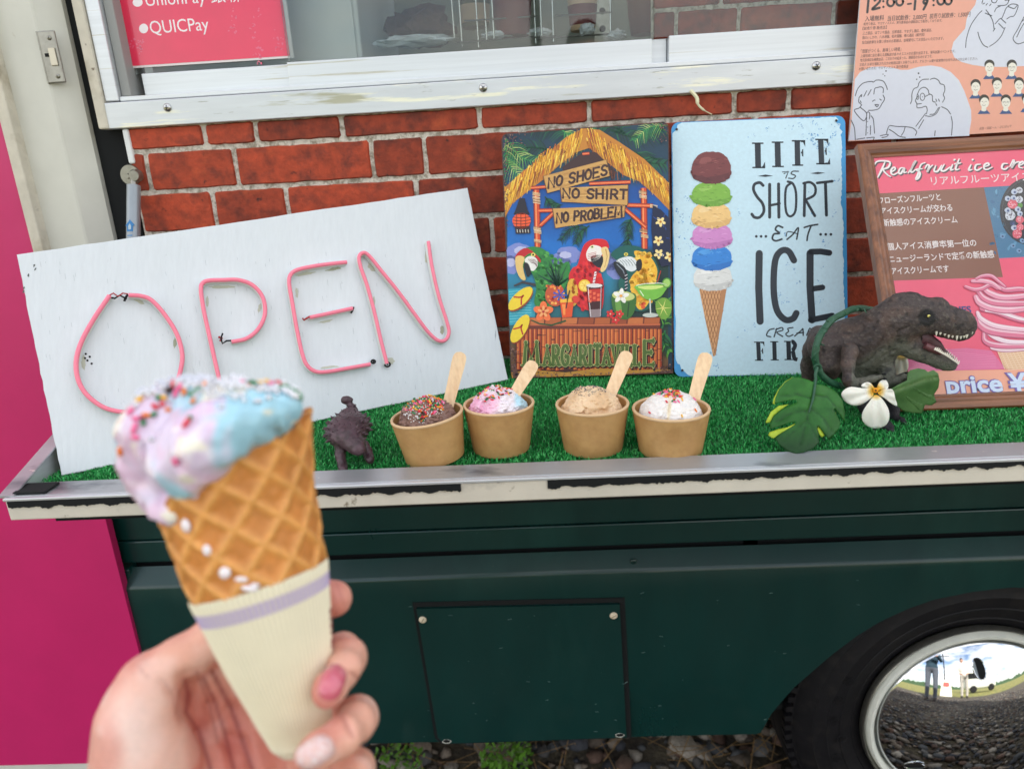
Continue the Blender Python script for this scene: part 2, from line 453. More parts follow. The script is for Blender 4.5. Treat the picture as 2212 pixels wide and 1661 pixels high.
# weeds rooted in the gravel below the green panel
M_weed = mat('fresh weed leaf', srgb((92, 140, 40)), 0.5, var=0.35, vscale=60)
M_straw = mat('dry straw', srgb((150, 120, 78)), 0.8, var=0.3, vscale=60)
def weed(p, r, n, leaf, mtl, label, seed):
    rng = random.Random(seed); V = []; F = []
    for i in range(n):
        a = rng.uniform(0, 2 * math.pi); d = r * math.sqrt(rng.random()); h = rng.uniform(.2, 1) * r * 0.7
        c = Vector((p[0] + d * math.cos(a), p[1] + d * math.sin(a), GZ + h + 0.01))
        u = Vector((rng.uniform(-1, 1), rng.uniform(-1, 1), rng.uniform(-.2, .8))).normalized(); w = u.cross(Vector((0, 0, 1))).normalized()
        L = leaf * rng.uniform(.6, 1.3); k = len(V)
        V += [c - u * L * .5, c + w * L * .3, c + u * L * .5, c - w * L * .3]; F.append((k, k + 1, k + 2)); F.append((k, k + 2, k + 3))
    for i in range(10):
        a = rng.uniform(0, 2 * math.pi); e = Vector((p[0] + r * math.cos(a), p[1] + r * math.sin(a), GZ + r * .6)); b = Vector((p[0], p[1], GZ)); w = Vector((0.0006, 0.0006, 0)); k = len(V)
        V += [b - w, b + w, e]; F.append((k, k + 1, k + 2))
    o = link('weed', mesh_np('weed', V, F, smooth=False), None, mtl); tag(o, label, 'weed'); recentre(o)
def onG(px, py): return onZ(px, py, GZ + 0.02)
weed(onG(1095, 1645), 0.05, 260, 0.013, M_weed, 'bright green weed clump in the gravel under the access panel', 1)
weed(onG(865, 1650), 0.05, 140, 0.012, M_weed, 'small green weed beside the fingertips at the bottom edge', 2)
weed(onG(1840, 1640), 0.05, 90, 0.013, M_weed, 'sparse green weed beside the tyre', 3)
def straws(n, seed):
    rng = random.Random(seed); V = []; F = []
    for i in range(n):
        c = Vector((rng.uniform(-.35, .7), rng.uniform(.1, .6), GZ + rng.uniform(.014, .03))); a = rng.uniform(0, math.pi)
        u = Vector((math.cos(a), math.sin(a), rng.uniform(-.2, .3))) * rng.uniform(.01, .05); w = Vector((-math.sin(a), math.cos(a), 0)) * 0.0009; k = len(V)
        V += [c - u - w, c + u - w, c + u + w, c - u + w]; F.append((k, k + 1, k + 2, k + 3))
    return mesh_np('dry_straw', V, F, smooth=False)
o = link('dry_straw', straws(420, 4), None, M_straw); tag(o, 'scattered dry straw and twigs on the gravel', kind='stuff')
# ------------------------------------------------------------------ the food truck
M_green = mat('dark green coach paint', srgb((7, 50, 47)), 0.34, var=0.12, vscale=6, coat=0.22, roughvar=0.07, bump=0.05, bscale=30, bdist=0.002, base2=srgb((30, 70, 64)), thr=(.56, .85), stretch=(1, 1, .35),
              spots=[(srgb((120, 140, 136)), 420, 0.735, 0.75)])
M_pink = mat('magenta painted panel', srgb((200, 32, 104)), 0.42, var=0.05, vscale=5, coat=0.15, spots=[(srgb((228, 120, 165)), 300, 0.74, 0.76)])
M_cream = mat('cream body paint', srgb((208, 208, 198)), 0.4, var=0.05, vscale=8, spots=[(srgb((160, 150, 130)), 22, 0.68, 0.8)])
M_creamdirt = mat('weathered cream trim', srgb((206, 200, 184)), 0.55, var=0.12, vscale=20, base2=srgb((168, 158, 136)), thr=(.52, .7), spots=[(srgb((110, 96, 78)), 60, 0.66, 0.74)])
M_rubber = mat('black rubber', srgb((22, 22, 26)), 0.75, var=0.2, vscale=40)
M_gap = mat('black foam and gap shade', srgb((10, 14, 16)), 0.9)
M_alu = mat('brushed aluminium', srgb((214, 218, 222)), 0.42, metal=0.6, var=0.06, vscale=14, stretch=(.15, 1, 8), spots=[(srgb((188, 184, 170)), 26, 0.62, 0.68)])
M_alu2 = mat('worn aluminium rail with glue marks', srgb((208, 212, 216)), 0.40, metal=0.55, var=0.06, vscale=16, stretch=(.25, 1, 3), spots=[(srgb((176, 174, 154)), 9, 0.58, 0.62), (srgb((236, 234, 214)), 30, 0.58, 0.66), (srgb((150, 150, 140)), 120, 0.66, 0.72)])
M_steel = mat('dull steel', srgb((150, 148, 140)), 0.35, metal=0.9, var=0.15, vscale=60)
M_screw = mat('bright steel screw', srgb((190, 190, 190)), 0.25, metal=1.0)
M_mortar = mat('printed mortar', srgb((218, 212, 200)), 0.75, var=0.12, vscale=150, base2=srgb((150, 142, 126)), thr=(.45, .62), bump=0.9, bscale=500, bdist=0.002, detail=8)
M_white_in = mat('white interior wall', srgb((232, 234, 234)), 0.6, var=0.04, vscale=4)
M_dark_in = mat('grey green interior wall', srgb((150, 156, 142)), 0.6, var=0.1, vscale=5)

def brick_mat():
    m = mat('weathered red brick', srgb((166, 64, 36)), 0.72, var=0.30, vscale=38, base2=srgb((98, 42, 32)), thr=(.48, .72), bump=0.7, bscale=260, bdist=0.0012,
            spots=[(srgb((196, 86, 46)), 26, 0.58, 0.76), (srgb((46, 22, 20)), 75, 0.64, 0.74)], detail=9)
    N, L = m.node_tree.nodes, m.node_tree.links
    b = N['Principled BSDF']; src = b.inputs['Base Color'].links[0].from_socket
    oi = N.new('ShaderNodeObjectInfo')
    mpn = [n for n in N if n.type == 'MAPPING'][0]; sc_ = N.new('ShaderNodeMath'); sc_.operation = 'MULTIPLY'; sc_.inputs[1].default_value = 37.0; L.new(oi.outputs['Random'], sc_.inputs[0]); L.new(sc_.outputs[0], mpn.inputs['Location']); rp = N.new('ShaderNodeMapRange'); rp.inputs['To Min'].default_value = 0.62; rp.inputs['To Max'].default_value = 1.15
    mx = N.new('ShaderNodeVectorMath'); mx.operation = 'SCALE'
    L.new(oi.outputs['Random'], rp.inputs['Value']); L.new(src, mx.inputs[0]); L.new(rp.outputs[0], mx.inputs['Scale']); L.new(mx.outputs[0], b.inputs['Base Color'])
    return m
M_brick = brick_mat()

truck = thing('food_truck', 'food truck with dark green lower body, red brick pattern cladding and a long fold-down counter', 'food truck', (0.5, 0.8, GZ))
def P(name, mb, m, smooth=False, parent=truck, angle=35): return mb.build(name, m, parent, smooth, angle)

# lower green body: long swaged panels with the wheel arch cut out
WX, WZ = 0.645, 0.372
def arch_z(x):
    """height of the arch edge above x, None outside it"""
    pts = [(.300, .36), (.3132, .3836), (.3246, .4189), (.3383, .4441), (.3551, .4735), (.3825, .5041), (.4061, .5299), (.4395, .5614), (.4696, .5838), (.5064, .6035), (.54, .6168), (.591, .6273), (.6422, .6325)]
    if x > .645: x = 1.29 - x
    if x < .300 or x > .99: return None
    return float(np.interp(x, [p[0] for p in pts], [p[1] for p in pts]))
def lower_panel():
    xs = sorted(set(np.round(np.concatenate([np.linspace(-.66, .30, 40), np.linspace(.30, .99, 110), np.linspace(.99, 2.3, 20)]), 4)))
    def yz(z):
        if z > .6775: return np.interp(z, [.6775, .703], [-.020, -.001])
        if z > .4769: return -.020
        return np.interp(z, [.379, .4769], [-.011, -.020])
    V = []; F = []; nz = 16
    for x in xs:
        a = arch_z(x); lo = .3795 if a is None else max(.3795, a)
        top = .703
        zs = list(np.linspace(lo, .6775 - .0001, nz - 6))
        if lo < .4769: 
            k = int(np.argmin([abs(z - .4769) for z in zs])); k = min(max(k, 1), len(zs) - 2); zs[k] = .4769
        zs += [.6775 + .0012, .682, .688, .694, .700, .703]
        zs[-7] = max(.6755, lo)
        for z in zs:
            w = 0.0012 * mnoise.noise(Vector((x * 3.1, z * 2.2, 0)))
            V.append((x, yz(z) + w, z))
        # turned-in lip along the lower edge
    n = nz
    for i in range(len(xs) - 1):
        for j in range(n - 1):
            F.append((i * n + j, (i + 1) * n + j, (i + 1) * n + j + 1, i * n + j + 1))
    k = len(V)
    for i, x in enumerate(xs):
        v = V[i * n]; V.append((v[0], v[1] + .004, v[2] - .002)); V.append((v[0], v[1] + .03, v[2] - .001))
    for i in range(len(xs) - 1):
        F.append((i * n, k + 2 * i, k + 2 * i + 2, (i + 1) * n)); F.append((k + 2 * i, k + 2 * i + 1, k + 2 * i + 3, k + 2 * i + 2))
    return mesh_np('lower_panel', V, F)
lp = link('lower_panel', lower_panel(), truck, M_green)
lp.data.set_sharp_from_angle(angle=R_(28))
b = MB(); b.box((-.70, .002, .7455), (2.3, .05, .992), .001); P('upper_band', b, M_green)
b = MB(); b.box((-.70, -.0005, .7095), (2.3, .05, .7440), .0018); P('waist_band', b, M_green)
b = MB(); b.box((-.62, .014, .36), (.30, .045, .745)); b.box((.99, .014, .36), (2.3, .045, .745)); b.box((.28, .014, .64), (1.02, .045, .745)); P('inner_sill', b, M_gap)
b = MB(); b.box((-.6385, -.010, .38), (-.612, .012, .704), .002); P('corner_post', b, M_green)
# wheel well and underside
b = MB(); b.prism([(WX + .345 * math.cos(t), .046, WZ + .31 * math.sin(t)) for t in np.linspace(0, math.pi, 24)], (0, .3, 0)); P('wheel_well', b, M_gap)
b = MB(); b.box((-.6, .35, .42), (2.2, 1.5, .47)); P('chassis', b, M_gap)

# access hatch
ah = truck
def hatch(z0=-.0235):
    pts = [(-.195, .634), (.0985, .6303), (.1068, .3925), (-.1745, .389), (-.1840, .4010)]
    def ins(k, dy):
        c = np.mean(pts, 0); return [(c[0] + (p[0] - c[0]) * k[0], dy, c[1] + (p[1] - c[1]) * k[1]) for p in pts]
    g = MB(); g.prism(ins((1.040, 1.046), -.0208), (0, .006, 0)); gs = g.build('hatch_gap_strip', M_gap, truck)  # black strip put in as the shade of the gap round the hatch
    h = MB(); h.prism(ins((.994, .992), -.0255), (0, .008, 0), .0012)
    return h.build('access_hatch', M_green, truck)
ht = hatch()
def screwhead(c, r, m, parent, name='screw', slot=True, cross=False, dome=.35, slotm=None):
    b = MB(); b.lathe([(0.0001, -r * dome), (r * .55, -r * dome * .85), (r * .9, -r * dome * .45), (r, 0), (r, r * .25)], 20, c, (0, 1, 0))
    o = b.build(name, m, parent, True, 60)
    g = MB(); a = random.uniform(0, 3.1)
    for k in ([0, 1] if cross else [0]):
        u = Vector((math.cos(a + k * math.pi / 2), 0, math.sin(a + k * math.pi / 2))); w = u.cross(Vector((0, 1, 0)))
        g.obox((c[0], c[1] - r * dome * .9, c[2]), u, (0, 1, 0), w, (r * (1.0 if cross else 1.5), r * .12, r * .16))
    g.build('slot', slotm or M_gap, o)
    return o
M_cap = mat('ivory plastic screw', srgb((226, 210, 184)), 0.45, var=.05)
M_capslot = mat('ivory slot', srgb((150, 134, 108)), 0.6)
screwhead((-.1868, -.0262, .6145), .0056, M_cap, ht, slotm=M_capslot); screwhead((.0888, -.0262, .6112), .0056, M_cap, ht, slotm=M_capslot)
M_chip = mat('chipped white primer', srgb((190, 190, 180)), 0.7, var=.2, vscale=200)
for (x, z) in ((-.1700, .3945), (.0955, .3980)):
    b = MB(); b.prism([(x + .0075 * math.cos(t) * random.uniform(.75, 1.1), -.0264, z + .0042 * math.sin(t) * random.uniform(.75, 1.1)) for t in np.linspace(0, 2 * math.pi, 14, endpoint=False)], (0, .001, 0)); P('paint_chip', b, M_chip, parent=ht)
    b = MB(); b.prism([(x + .0055 * math.cos(t), -.0270, z + .001 + .0026 * math.sin(t)) for t in np.linspace(0, 2 * math.pi, 14, endpoint=False)], (0, .001, 0)); P('screw_hole', b, M_gap, parent=ht)
screwhead((.119, -.0135, .6905), .0045, M_green, truck, name='painted_screw', cross=True)
# scratches in the green paint
b = MB()
for i in range(46):
    x = random.uniform(-.25, .6); z = random.uniform(.40, .66); a = arch_z(x)
    if a and z < a + .02: continue
    L = random.uniform(.001, .006); t = random.uniform(-.3, .3)
    b.obox((x, -.0207 - (0.0055 if -.2 < x < .11 and z < .635 else 0), z), (math.cos(t), 0, math.sin(t)), (0, 1, 0), (-math.sin(t), 0, math.cos(t)), (L, .0004, .00035))
o = P('paint_scratches', b, mat('pale scratch', srgb((110, 140, 136)), .6)); o['kind'] = 'stuff'

# pink panel, cream pillar, latch, black seal
b = MB(); b.prism([(-1.25, -.026, .3690), (-.616, -.026, .3690), (-.616, -.026, .993), (-.6188, -.026, .993), (-.6188, -.026, 1.9), (-1.25, -.026, 1.9)], (0, .014, 0), .0012); P('pink_side_panel', b, M_pink)
b = MB(); b.box((-1.25, -.024, .30), (-.62, .02, .3675), .002); P('bottom_trim', b, M_cream)
b = MB(); b.box((-.6184, -.031, .995), (-.6050, -.004, 1.9), .0015); P('edge_trim', b, M_creamdirt)
b = MB(); b.box((-.6255, -.016, .995), (-.6252 + .070, .02, 1.9), .004); b.prism([(-.556, -.0155, .995), (-.5345, .004, .995), (-.5345, .02, .995), (-.556, .02, .995)], (0, 0, .905)); P('cream_pillar', b, M_cream)
b = MB(); b.box((-.5345, .012, .995), (-.500, .03, 1.9)); P('rubber_seal', b, M_gap)
b = MB(); b.box((-.5575, -.0195, 1.3552), (-.5368, -.0162, 1.4108), .0015); b.box((-.5590, -.0185, 1.3552), (-.5576, -.010, 1.4108)); lt = P('latch_plate', b, M_steel)
b = MB(); b.box((-.5480, -.0212, 1.3735), (-.5400, -.0197, 1.3925), .0008); P('latch_bolt', b, mat('worn latch bolt', srgb((205, 198, 180)), .4, metal=.4), parent=lt)
b = MB(); b.box((-.5530, -.0206, 1.3835), (-.5482, -.0197, 1.3870)); P('latch_slot', b, M_gap, parent=lt)
screwhead((-.5440, -.0200, 1.4030), .0026, M_steel, lt, cross=True); screwhead((-.5440, -.0200, 1.3625), .0026, M_steel, lt, cross=True)

# brick pattern cladding with one mesh per brick
b = MB(); b.box((-.4925, .003, .9925), (2.2, .014, 1.303)); clad = P('brick_cladding', b, M_mortar)
def brick_mesh(x0, x1, z0, z1, y=0.003, th=0.0030):
    w, h = x1 - x0, z1 - z0; r = .0022
    pts = []
    def side(a, bb, n):
        for t in np.linspace(0, 1, n, endpoint=False): pts.append([a[0] + (bb[0] - a[0]) * t, a[1] + (bb[1] - a[1]) * t])
    side((-w / 2 + r, -h / 2), (w / 2 - r, -h / 2), 4 + int(w / .02)); side((w / 2 - r, -h / 2), (w / 2, -h / 2 + r), 1); side((w / 2, -h / 2 + r), (w / 2, h / 2 - r), 3)
    side((w / 2, h / 2 - r), (w / 2 - r, h / 2), 1); side((w / 2 - r, h / 2), (-w / 2 + r, h / 2), 4 + int(w / .02)); side((-w / 2 + r, h / 2), (-w / 2, h / 2 - r), 1)
    side((-w / 2, h / 2 - r), (-w / 2, -h / 2 + r), 3); side((-w / 2, -h / 2 + r), (-w / 2 + r, -h / 2), 1)
    pts = [(p[0] + random.uniform(-.0006, .0006), p[1] + random.uniform(-.0006, .0006)) for p in pts]
    n = len(pts); V = [(p[0], 0, p[1]) for p in pts] + [(p[0] * (1 - .0016 / w * 2), -th, p[1] * (1 - .0014 / h * 2)) for p in pts]
    F = [(k, (k + 1) % n, n + (k + 1) % n, n + k) for k in range(n)] + [tuple(range(n, 2 * n))]
    me = mesh_np('brick', V, F, smooth=False)
    return me, ((x0 + x1) / 2, y, (z0 + z1) / 2)
rows = [(1.3245, 1.2755), (1.2755, 1.2267), (1.2267, 1.1768), (1.1768, 1.1277), (1.1277, 1.0801), (1.0801, 1.0315), (1.0315, .9925)]
jpx = [[(265, 310), (442, 300), (553, 295), (739, 285), (1036, 260), (1273, 244), (1588, 209), (1706, 200)],
       [(274, 370), (317, 365), (508, 360), (804, 348), (918, 341), (1130, 330), (1290, 320), (1500, 300), (1630, 300)],
       [(300, 450), (461, 450), (619, 436), (899, 409), (1180, 400), (1300, 400), (1540, 390), (1720, 380)],
       [(300, 560), (560, 540), (700, 530), (905, 520), (1063, 507), (1230, 500), (1500, 500), (1700, 480)],
       [(300, 640), (420, 620), (700, 600), (800, 600), (1010, 590), (1300, 590), (1560, 580), (1690, 580)],
       [(300, 720), (560, 700), (830, 690), (960, 690), (1230, 670), (1400, 670), (1700, 660)],
       [(300, 800), (400, 780), (700, 770), (1010, 770), (1150, 770), (1400, 770), (1610, 760)]]
for (zt, zb), jp in zip(rows, jpx):
    xs = [onY(*p, 0.0)[0] for p in jp]
    xs[0] = -.4905
    while xs[-1] < .95: xs.append(xs[-1] + random.choice([.062, .11, .155, .165]))
    for a, c in zip(xs, xs[1:]):
        if c - a < .012: continue
        me, loc = brick_mesh(a + (.0027 if a > -.49 else 0), c - .0027, zb + .0028, min(zt, 1.3225) - .0028 if zt < 1.32 else 1.302)
        link('brick', me, clad, M_brick, loc)

# window: rail with screws, sill, posts, sashes, panes
b = MB(); b.box((-.5085, -.006, 1.3028), (.95, .010, 1.3322), .0012); rail = P('window_rail', b, M_alu2)
for (x, z) in ((-.4289, 1.3228), (-.0519, 1.3228), (.3309, 1.3238)): screwhead((x, -.0065, z), .0050, M_screw, rail, cross=True, dome=.5)
tp = [onY(*q, -.0075) for q in ((1492, 196), (1504, 212), (1506, 226), (1518, 238), (1538, 248))]
b = MB(); b.tube(spline([p_ + np.array([0, -.004 * math.sin(i * .8), 0]) for i, p_ in enumerate(tp)], 4), [.0022] * 8 + [.0014] * 5 + [.0006] * 4, 6); P('peeled_tape', b, mat('yellowed peeling tape', srgb((226, 222, 186)), .4, var=.05), True, rail)
b = MB(); b.box((-.4865, -.002, 1.3330), (.95, .055, 1.3384), .001); P('window_sill', b, M_alu)
b = MB(); b.box((-.5165, -.008, 1.3030), (-.5040, .02, 1.95), .002); P('frame_flange', b, M_creamdirt)
b = MB(); b.box((-.5033, -.004, 1.3335), (-.4868, .02, 1.95), .0012); P('frame_post', b, M_alu)
b = MB(); b.box((-.4862, .004, 1.339), (-.4750, .05, 1.95), .001); P('frame_channel', b, mat('flat grey channel', srgb((150, 152, 150)), .5))  # channel in one even mid grey
b = MB(); b.box((-.4650, .018, 1.3386), (-.2845, .032, 1.3645), .0008); sash = P('sash_rail', b, M_alu)
b = MB(); b.box((-.2838, .010, 1.3386), (.1465, .030, 1.3655), .0008); P('sash_rail', b, M_alu)
b = MB(); b.box((.1662, .010, 1.3386), (.95, .030, 1.3675), .0008); P('sash_rail', b, M_alu)
b = MB(); b.box((.1475, .022, 1.3386), (.1655, .040, 1.3665), .0008); P('sash_stop', b, M_alu)
M_glass = bpy.data.materials.new('window glass'); M_glass.use_nodes = True
_b = M_glass.node_tree.nodes['Principled BSDF']; _b.inputs['Base Color'].default_value = (.93, .96, .95, 1); _b.inputs['Roughness'].default_value = .03
_b.inputs['Transmission Weight'].default_value = 1.0; _b.inputs['IOR'].default_value = 1.02
_nt = M_glass.node_tree; _tr = _nt.nodes.new('ShaderNodeBsdfTransparent'); _gl = _nt.nodes.new('ShaderNodeBsdfGlossy'); _mx = _nt.nodes.new('ShaderNodeMixShader'); _fr = _nt.nodes.new('ShaderNodeFresnel')
_fr.inputs['IOR'].default_value = 1.5; _gl.inputs['Roughness'].default_value = .02; _tr.inputs['Color'].default_value = (.9, .93, .92, 1)
_nt.links.new(_fr.outputs[0], _mx.inputs['Fac']); _nt.links.new(_tr.outputs[0], _mx.inputs[1]); _nt.links.new(_gl.outputs[0], _mx.inputs[2]); _nt.links.new(_mx.outputs[0], _nt.nodes['Material Output'].inputs['Surface'])
b = MB(); b.box((-.4745, .024, 1.3646), (-.2842, .0275, 1.9)); P('window_pane', b, M_glass)
b = MB(); b.box((-.2838, .018, 1.3656), (.1492, .0215, 1.9)); P('window_pane', b, M_glass)
b = MB(); b.box((.1500, .016, 1.3676), (.95, .0195, 1.9)); P('window_pane', b, M_glass)
# brick print behind the right pane
b = MB(); b.box((.1495, .034, 1.3400), (.95, .040, 1.60)); inner = P('inner_brick_board', b, M_mortar)
zz = 1.3405
for r in range(5):
    xs = [.1502 + (-.08 if r % 2 else .0)] + []
    x = xs[0]
    seq = [.0285, .0730, .11, .13, .11, .15] if r == 0 else [random.choice([.08, .12, .15]) for _ in range(8)]
    for w in seq:
        a, c = max(x + .002, .1502), x + w - .002
        if c - a > .01 and a < .93:
            me, loc = brick_mesh(a, c, zz + .002 if r else 1.3410, zz + (.0555 if r == 0 else .046), y=.034, th=.002); link('brick', me, inner, M_brick, loc)
        x += w
    zz += .058 if r == 0 else .0488

# truck box above and behind: walls, roof, interior, and an unseen roof opening added to light it
b = MB(); b.box((-1.25, .03, 1.90), (2.3, .06, 2.15)); b.box((.95, .03, .36), (2.3, .06, 1.90)); P('side_wall', b, M_green)
b = MB(); b.box((-1.25, .00, 2.15), (2.3, .45, 2.20), .01); b.box((-1.25, 1.35, 2.15), (2.3, 1.65, 2.20), .01); b.box((-1.25, .45, 2.15), (-.5, 1.35, 2.20)); b.box((1.3, .45, 2.15), (2.3, 1.35, 2.20)); P('roof', b, M_cream)
b = MB(); b.box((-1.25, 1.60, .36), (2.3, 1.65, 2.15)); P('far_wall', b, M_white_in)
b = MB(); b.box((-1.25, .05, .36), (-1.20, 1.60, 2.15)); b.box((2.25, .06, .36), (2.3, 1.60, 2.15)); P('end_wall', b, M_white_in)
b = MB(); b.box((-1.2, .06, .93), (2.25, 1.6, .96)); P('truck_floor', b, M_dark_in)
b = MB(); b.box((-.50, .056, .96), (2.2, .075, 1.335)); P('inner_wall', b, M_dark_in)
b = MB(); b.box((-.50, .076, 1.30), (.9, .30, 1.325), .002); P('inner_worktop', b, M_dark_in)

# counter shelf: fold-down tray of aluminium angle, side gusset, peeling foam tape
SZ = .9885                                       # tray floor; turf on top
b = MB(); b.box((-.447, -.344, SZ - .006), (2.2, .001, SZ), .0005); tray = P('counter_shelf', b, M_steel)
M_flange = mat('scuffed grey aluminium', srgb((184, 187, 190)), 0.38, metal=0.6, var=0.12, vscale=10, stretch=(.4, 1, 1), roughvar=.12, spots=[(srgb((205, 204, 198)), 14, 0.60, 0.7), (srgb((120, 124, 130)), 22, 0.60, 0.72), (srgb((225, 224, 218)), 160, 0.68, 0.72)])
b = MB(); b.box((-.450, -.3715, .9926), (2.2, -.3445, .9955), .0006); P('front_flange', b, M_flange, parent=tray)
M_face = mat('cream painted shelf edge', srgb((214, 208, 194)), 0.5, var=0.08, vscale=10, spots=[(srgb((140, 130, 110)), 60, 0.66, 0.72), (srgb((120, 122, 118)), 7, 0.60, 0.7)])
b = MB(); b.box((-.452, -.3745, .9745), (2.2, -.3690, .9923), .0012); P('front_face', b, M_face, parent=tray)
b = MB(); b.box((-.4525, -.376, .9926), (2.2, -.3718, .9952), .0006); P('bright_edge', b, M_alu, parent=tray)
# foam tape with a ragged torn lower edge
def foam(x0, x1, d0, d1, name='foam_tape'):
    n = int((x1 - x0) / .0016); V = []; F = []; dep = 0.004
    for i in range(n + 1):
        x = x0 + (x1 - x0) * i / n; t = i / n
        d = d0 + (d1 - d0) * t + .0026 * mnoise.noise(Vector((x * 90, 0, 0))) + .0017 * mnoise.noise(Vector((x * 420, 3, 0)))
        d = max(d, .0012)
        zb_ = .9923 - d
        V += [(x, -.3746, .9923), (x, -.3746, zb_), (x, -.3758, .9923), (x, -.3758, zb_ + .0002)]
    for i in range(n):
        a = 4 * i; c = a + 4
        F += [(a + 2, a + 3, c + 3, c + 2), (a + 3, a + 1, c + 1, c + 3), (a, a + 2, c + 2, c)]
    F += [(0, 1, 3, 2), (4 * n, 4 * n + 2, 4 * n + 3, 4 * n + 1)]
    return link(name, mesh_np(name, V, F, smooth=False), tray, M_gap)
foam(-.4495, -.0690, .0058, .0062); foam(.0015, .62, .0068, .0026); foam(.63, 1.2, .003, .003)
# side gusset: rises towards the wall
b = MB(); b.prism([(-.4520, -.372, .9750), (-.4520, -.372, .9955), (-.4520, -.28, 1.0230), (-.4520, -.001, 1.1070), (-.4520, -.001, .9750)], (.004, 0, 0), .0005); P('side_gusset', b, M_alu, parent=tray)
b = MB(); b.prism([(-.4585, -.372, .9962), (-.4585, -.28, 1.0237), (-.4585, -.001, 1.1077), (-.4585, -.001, 1.1057), (-.4585, -.28, 1.0217), (-.4585, -.372, .9942)], (.0135, 0, 0), .0004); P('gusset_lip', b, M_flange, parent=tray)
b = MB(); b.box((-.4475, -.30, .9890), (-.4455, -.002, .9935)); P('gusset_foam', b, M_gap, parent=tray)
V = []
b = MB(); b.box((-.4480, -.3700, .9956), (-.4190, -.3500, .9980), .0012); o = P('corner_tape', b, M_gap, parent=tray)
b = MB(); b.box((-.44, -.34, .955), (2.2, -.32, .975)); b.box((-.2, -.32, .96), (-.17, .0, .975)); b.box((.4, -.32, .96), (.43, .0, .975)); P('shelf_bracket', b, M_gap, parent=tray)

# gas strut holding the shelf
s0 = np.array(onY(289, 380, -.012)); s1 = np.array(onY(288, 515, -.035)); sd = (s1 - s0) / np.linalg.norm(s1 - s0)
b = MB(); b.tube([s0 + sd * .012, s0 + sd * .150], .0078, 20); gsn = b.build('gas_strut', mat('grey gas strut', srgb((150, 158, 164)), .3, metal=.3, var=.05), truck, True, 50)
b = MB(); b.tube([s0 + sd * .002, s0 + sd * .014], .0040, 12); P('strut_neck', b, M_steel, True, gsn, 50)
b = MB(); b.lathe([(.0001, -.006), (.006, -.006), (.0075, -.003), (.0075, .003), (.004, .004)], 20, s0 + np.array([.003, 0, .0]), (0, 1, 0)); b.lathe([(.0001, -.003), (.0035, -.003), (.0035, .012)], 14, s0 + np.array([-.008, .0, 0]), (0, 1, 0)); P('ball_joint', b, M_steel, True, gsn, 50)
b = MB(); b.lathe([(.0001, -.002), (.012, -.002), (.013, .001), (.013, .008)], 22, s0 + np.array([-.010, .012, .001]), (0, 1, 0)); P('strut_bracket', b, M_steel, True, gsn, 50)
M_blue = mat('blue print', srgb((40, 120, 180)), .5)
ctr = s0 + sd * .060 + np.array([.0, -.0082, 0]); ux = np.array([1, 0, 0]); uz = -sd
def strutmark(pts): return [ctr + ux * p[0] + uz * p[1] for p in pts]
b = MB(); b.prism(strutmark([(-.0055, 0), (0, .0075), (.0055, 0), (.0035, 0), (.0035, -.0068), (-.0035, -.0068), (-.0035, 0)]), (0, .0015, 0))
b.prism(strutmark([(-.003, -.0112), (.003, -.0112), (.003, -.0122), (-.003, -.0122)]), (0, .0015, 0)); b.prism(strutmark([(-.003, -.0148), (.001, -.0148), (.001, -.0158), (-.003, -.0158)]), (0, .0015, 0)); P('blue_arrow_mark', b, M_blue, parent=gsn)
ctr = ctr + np.array([0, -.0004, 0])
b = MB(); b.prism(strutmark([(-.0018, -.0005), (0, .003), (.0018, -.0005), (.0016, -.0045), (-.0016, -.0045)]), (0, .0012, 0)); P('arrow_window', b, mat('pale grey print', srgb((170, 190, 200)), .5), parent=gsn)
b = MB(); b.box((-.4915, -.003, 1.262), (-.4840, .004, 1.302), .002); P('sealant_blob', b, mat('white sealant', srgb((225, 228, 228)), .5, var=.05))

# wheel: tyre, painted rim, chromed hubcap
wheel = bpy.data.objects.new('wheel', None); COL.objects.link(wheel); wheel.parent = truck; wheel.location = Vector((WX, .02, WZ)) - world_loc(truck); wheel.empty_display_size = .02
M_tyre = mat('black tyre rubber', srgb((17, 16, 20)), 0.62, var=0.25, vscale=50, base2=srgb((32, 29, 29)), thr=(.5, .7), bump=.2, bscale=150, bdist=.001, spec=.3)
b = MB()
prof = [(.158, .010), (.1665, -.004), (.172, -.006), (.1785, -.0105), (.180, -.0115), (.1815, -.0105), (.200, -.018), (.2015, -.0190), (.203, -.0180), (.222, -.022), (.2235, -.0232), (.2255, -.0222), (.243, -.019), (.2445, -.0200), (.247, -.018), (.262, -.008), (.268, -.002), (.2705, -.002), (.272, .003), (.278, .012), (.283, .028), (.2835, .05), (.2845, .052), (.2845, .14), (.27, .16), (.16, .16)]
b.lathe([(r, h + .012) for r, h in prof], 128, (WX, .02, WZ), (0, 1, 0)); P('tyre', b, M_tyre, True, wheel, 25)
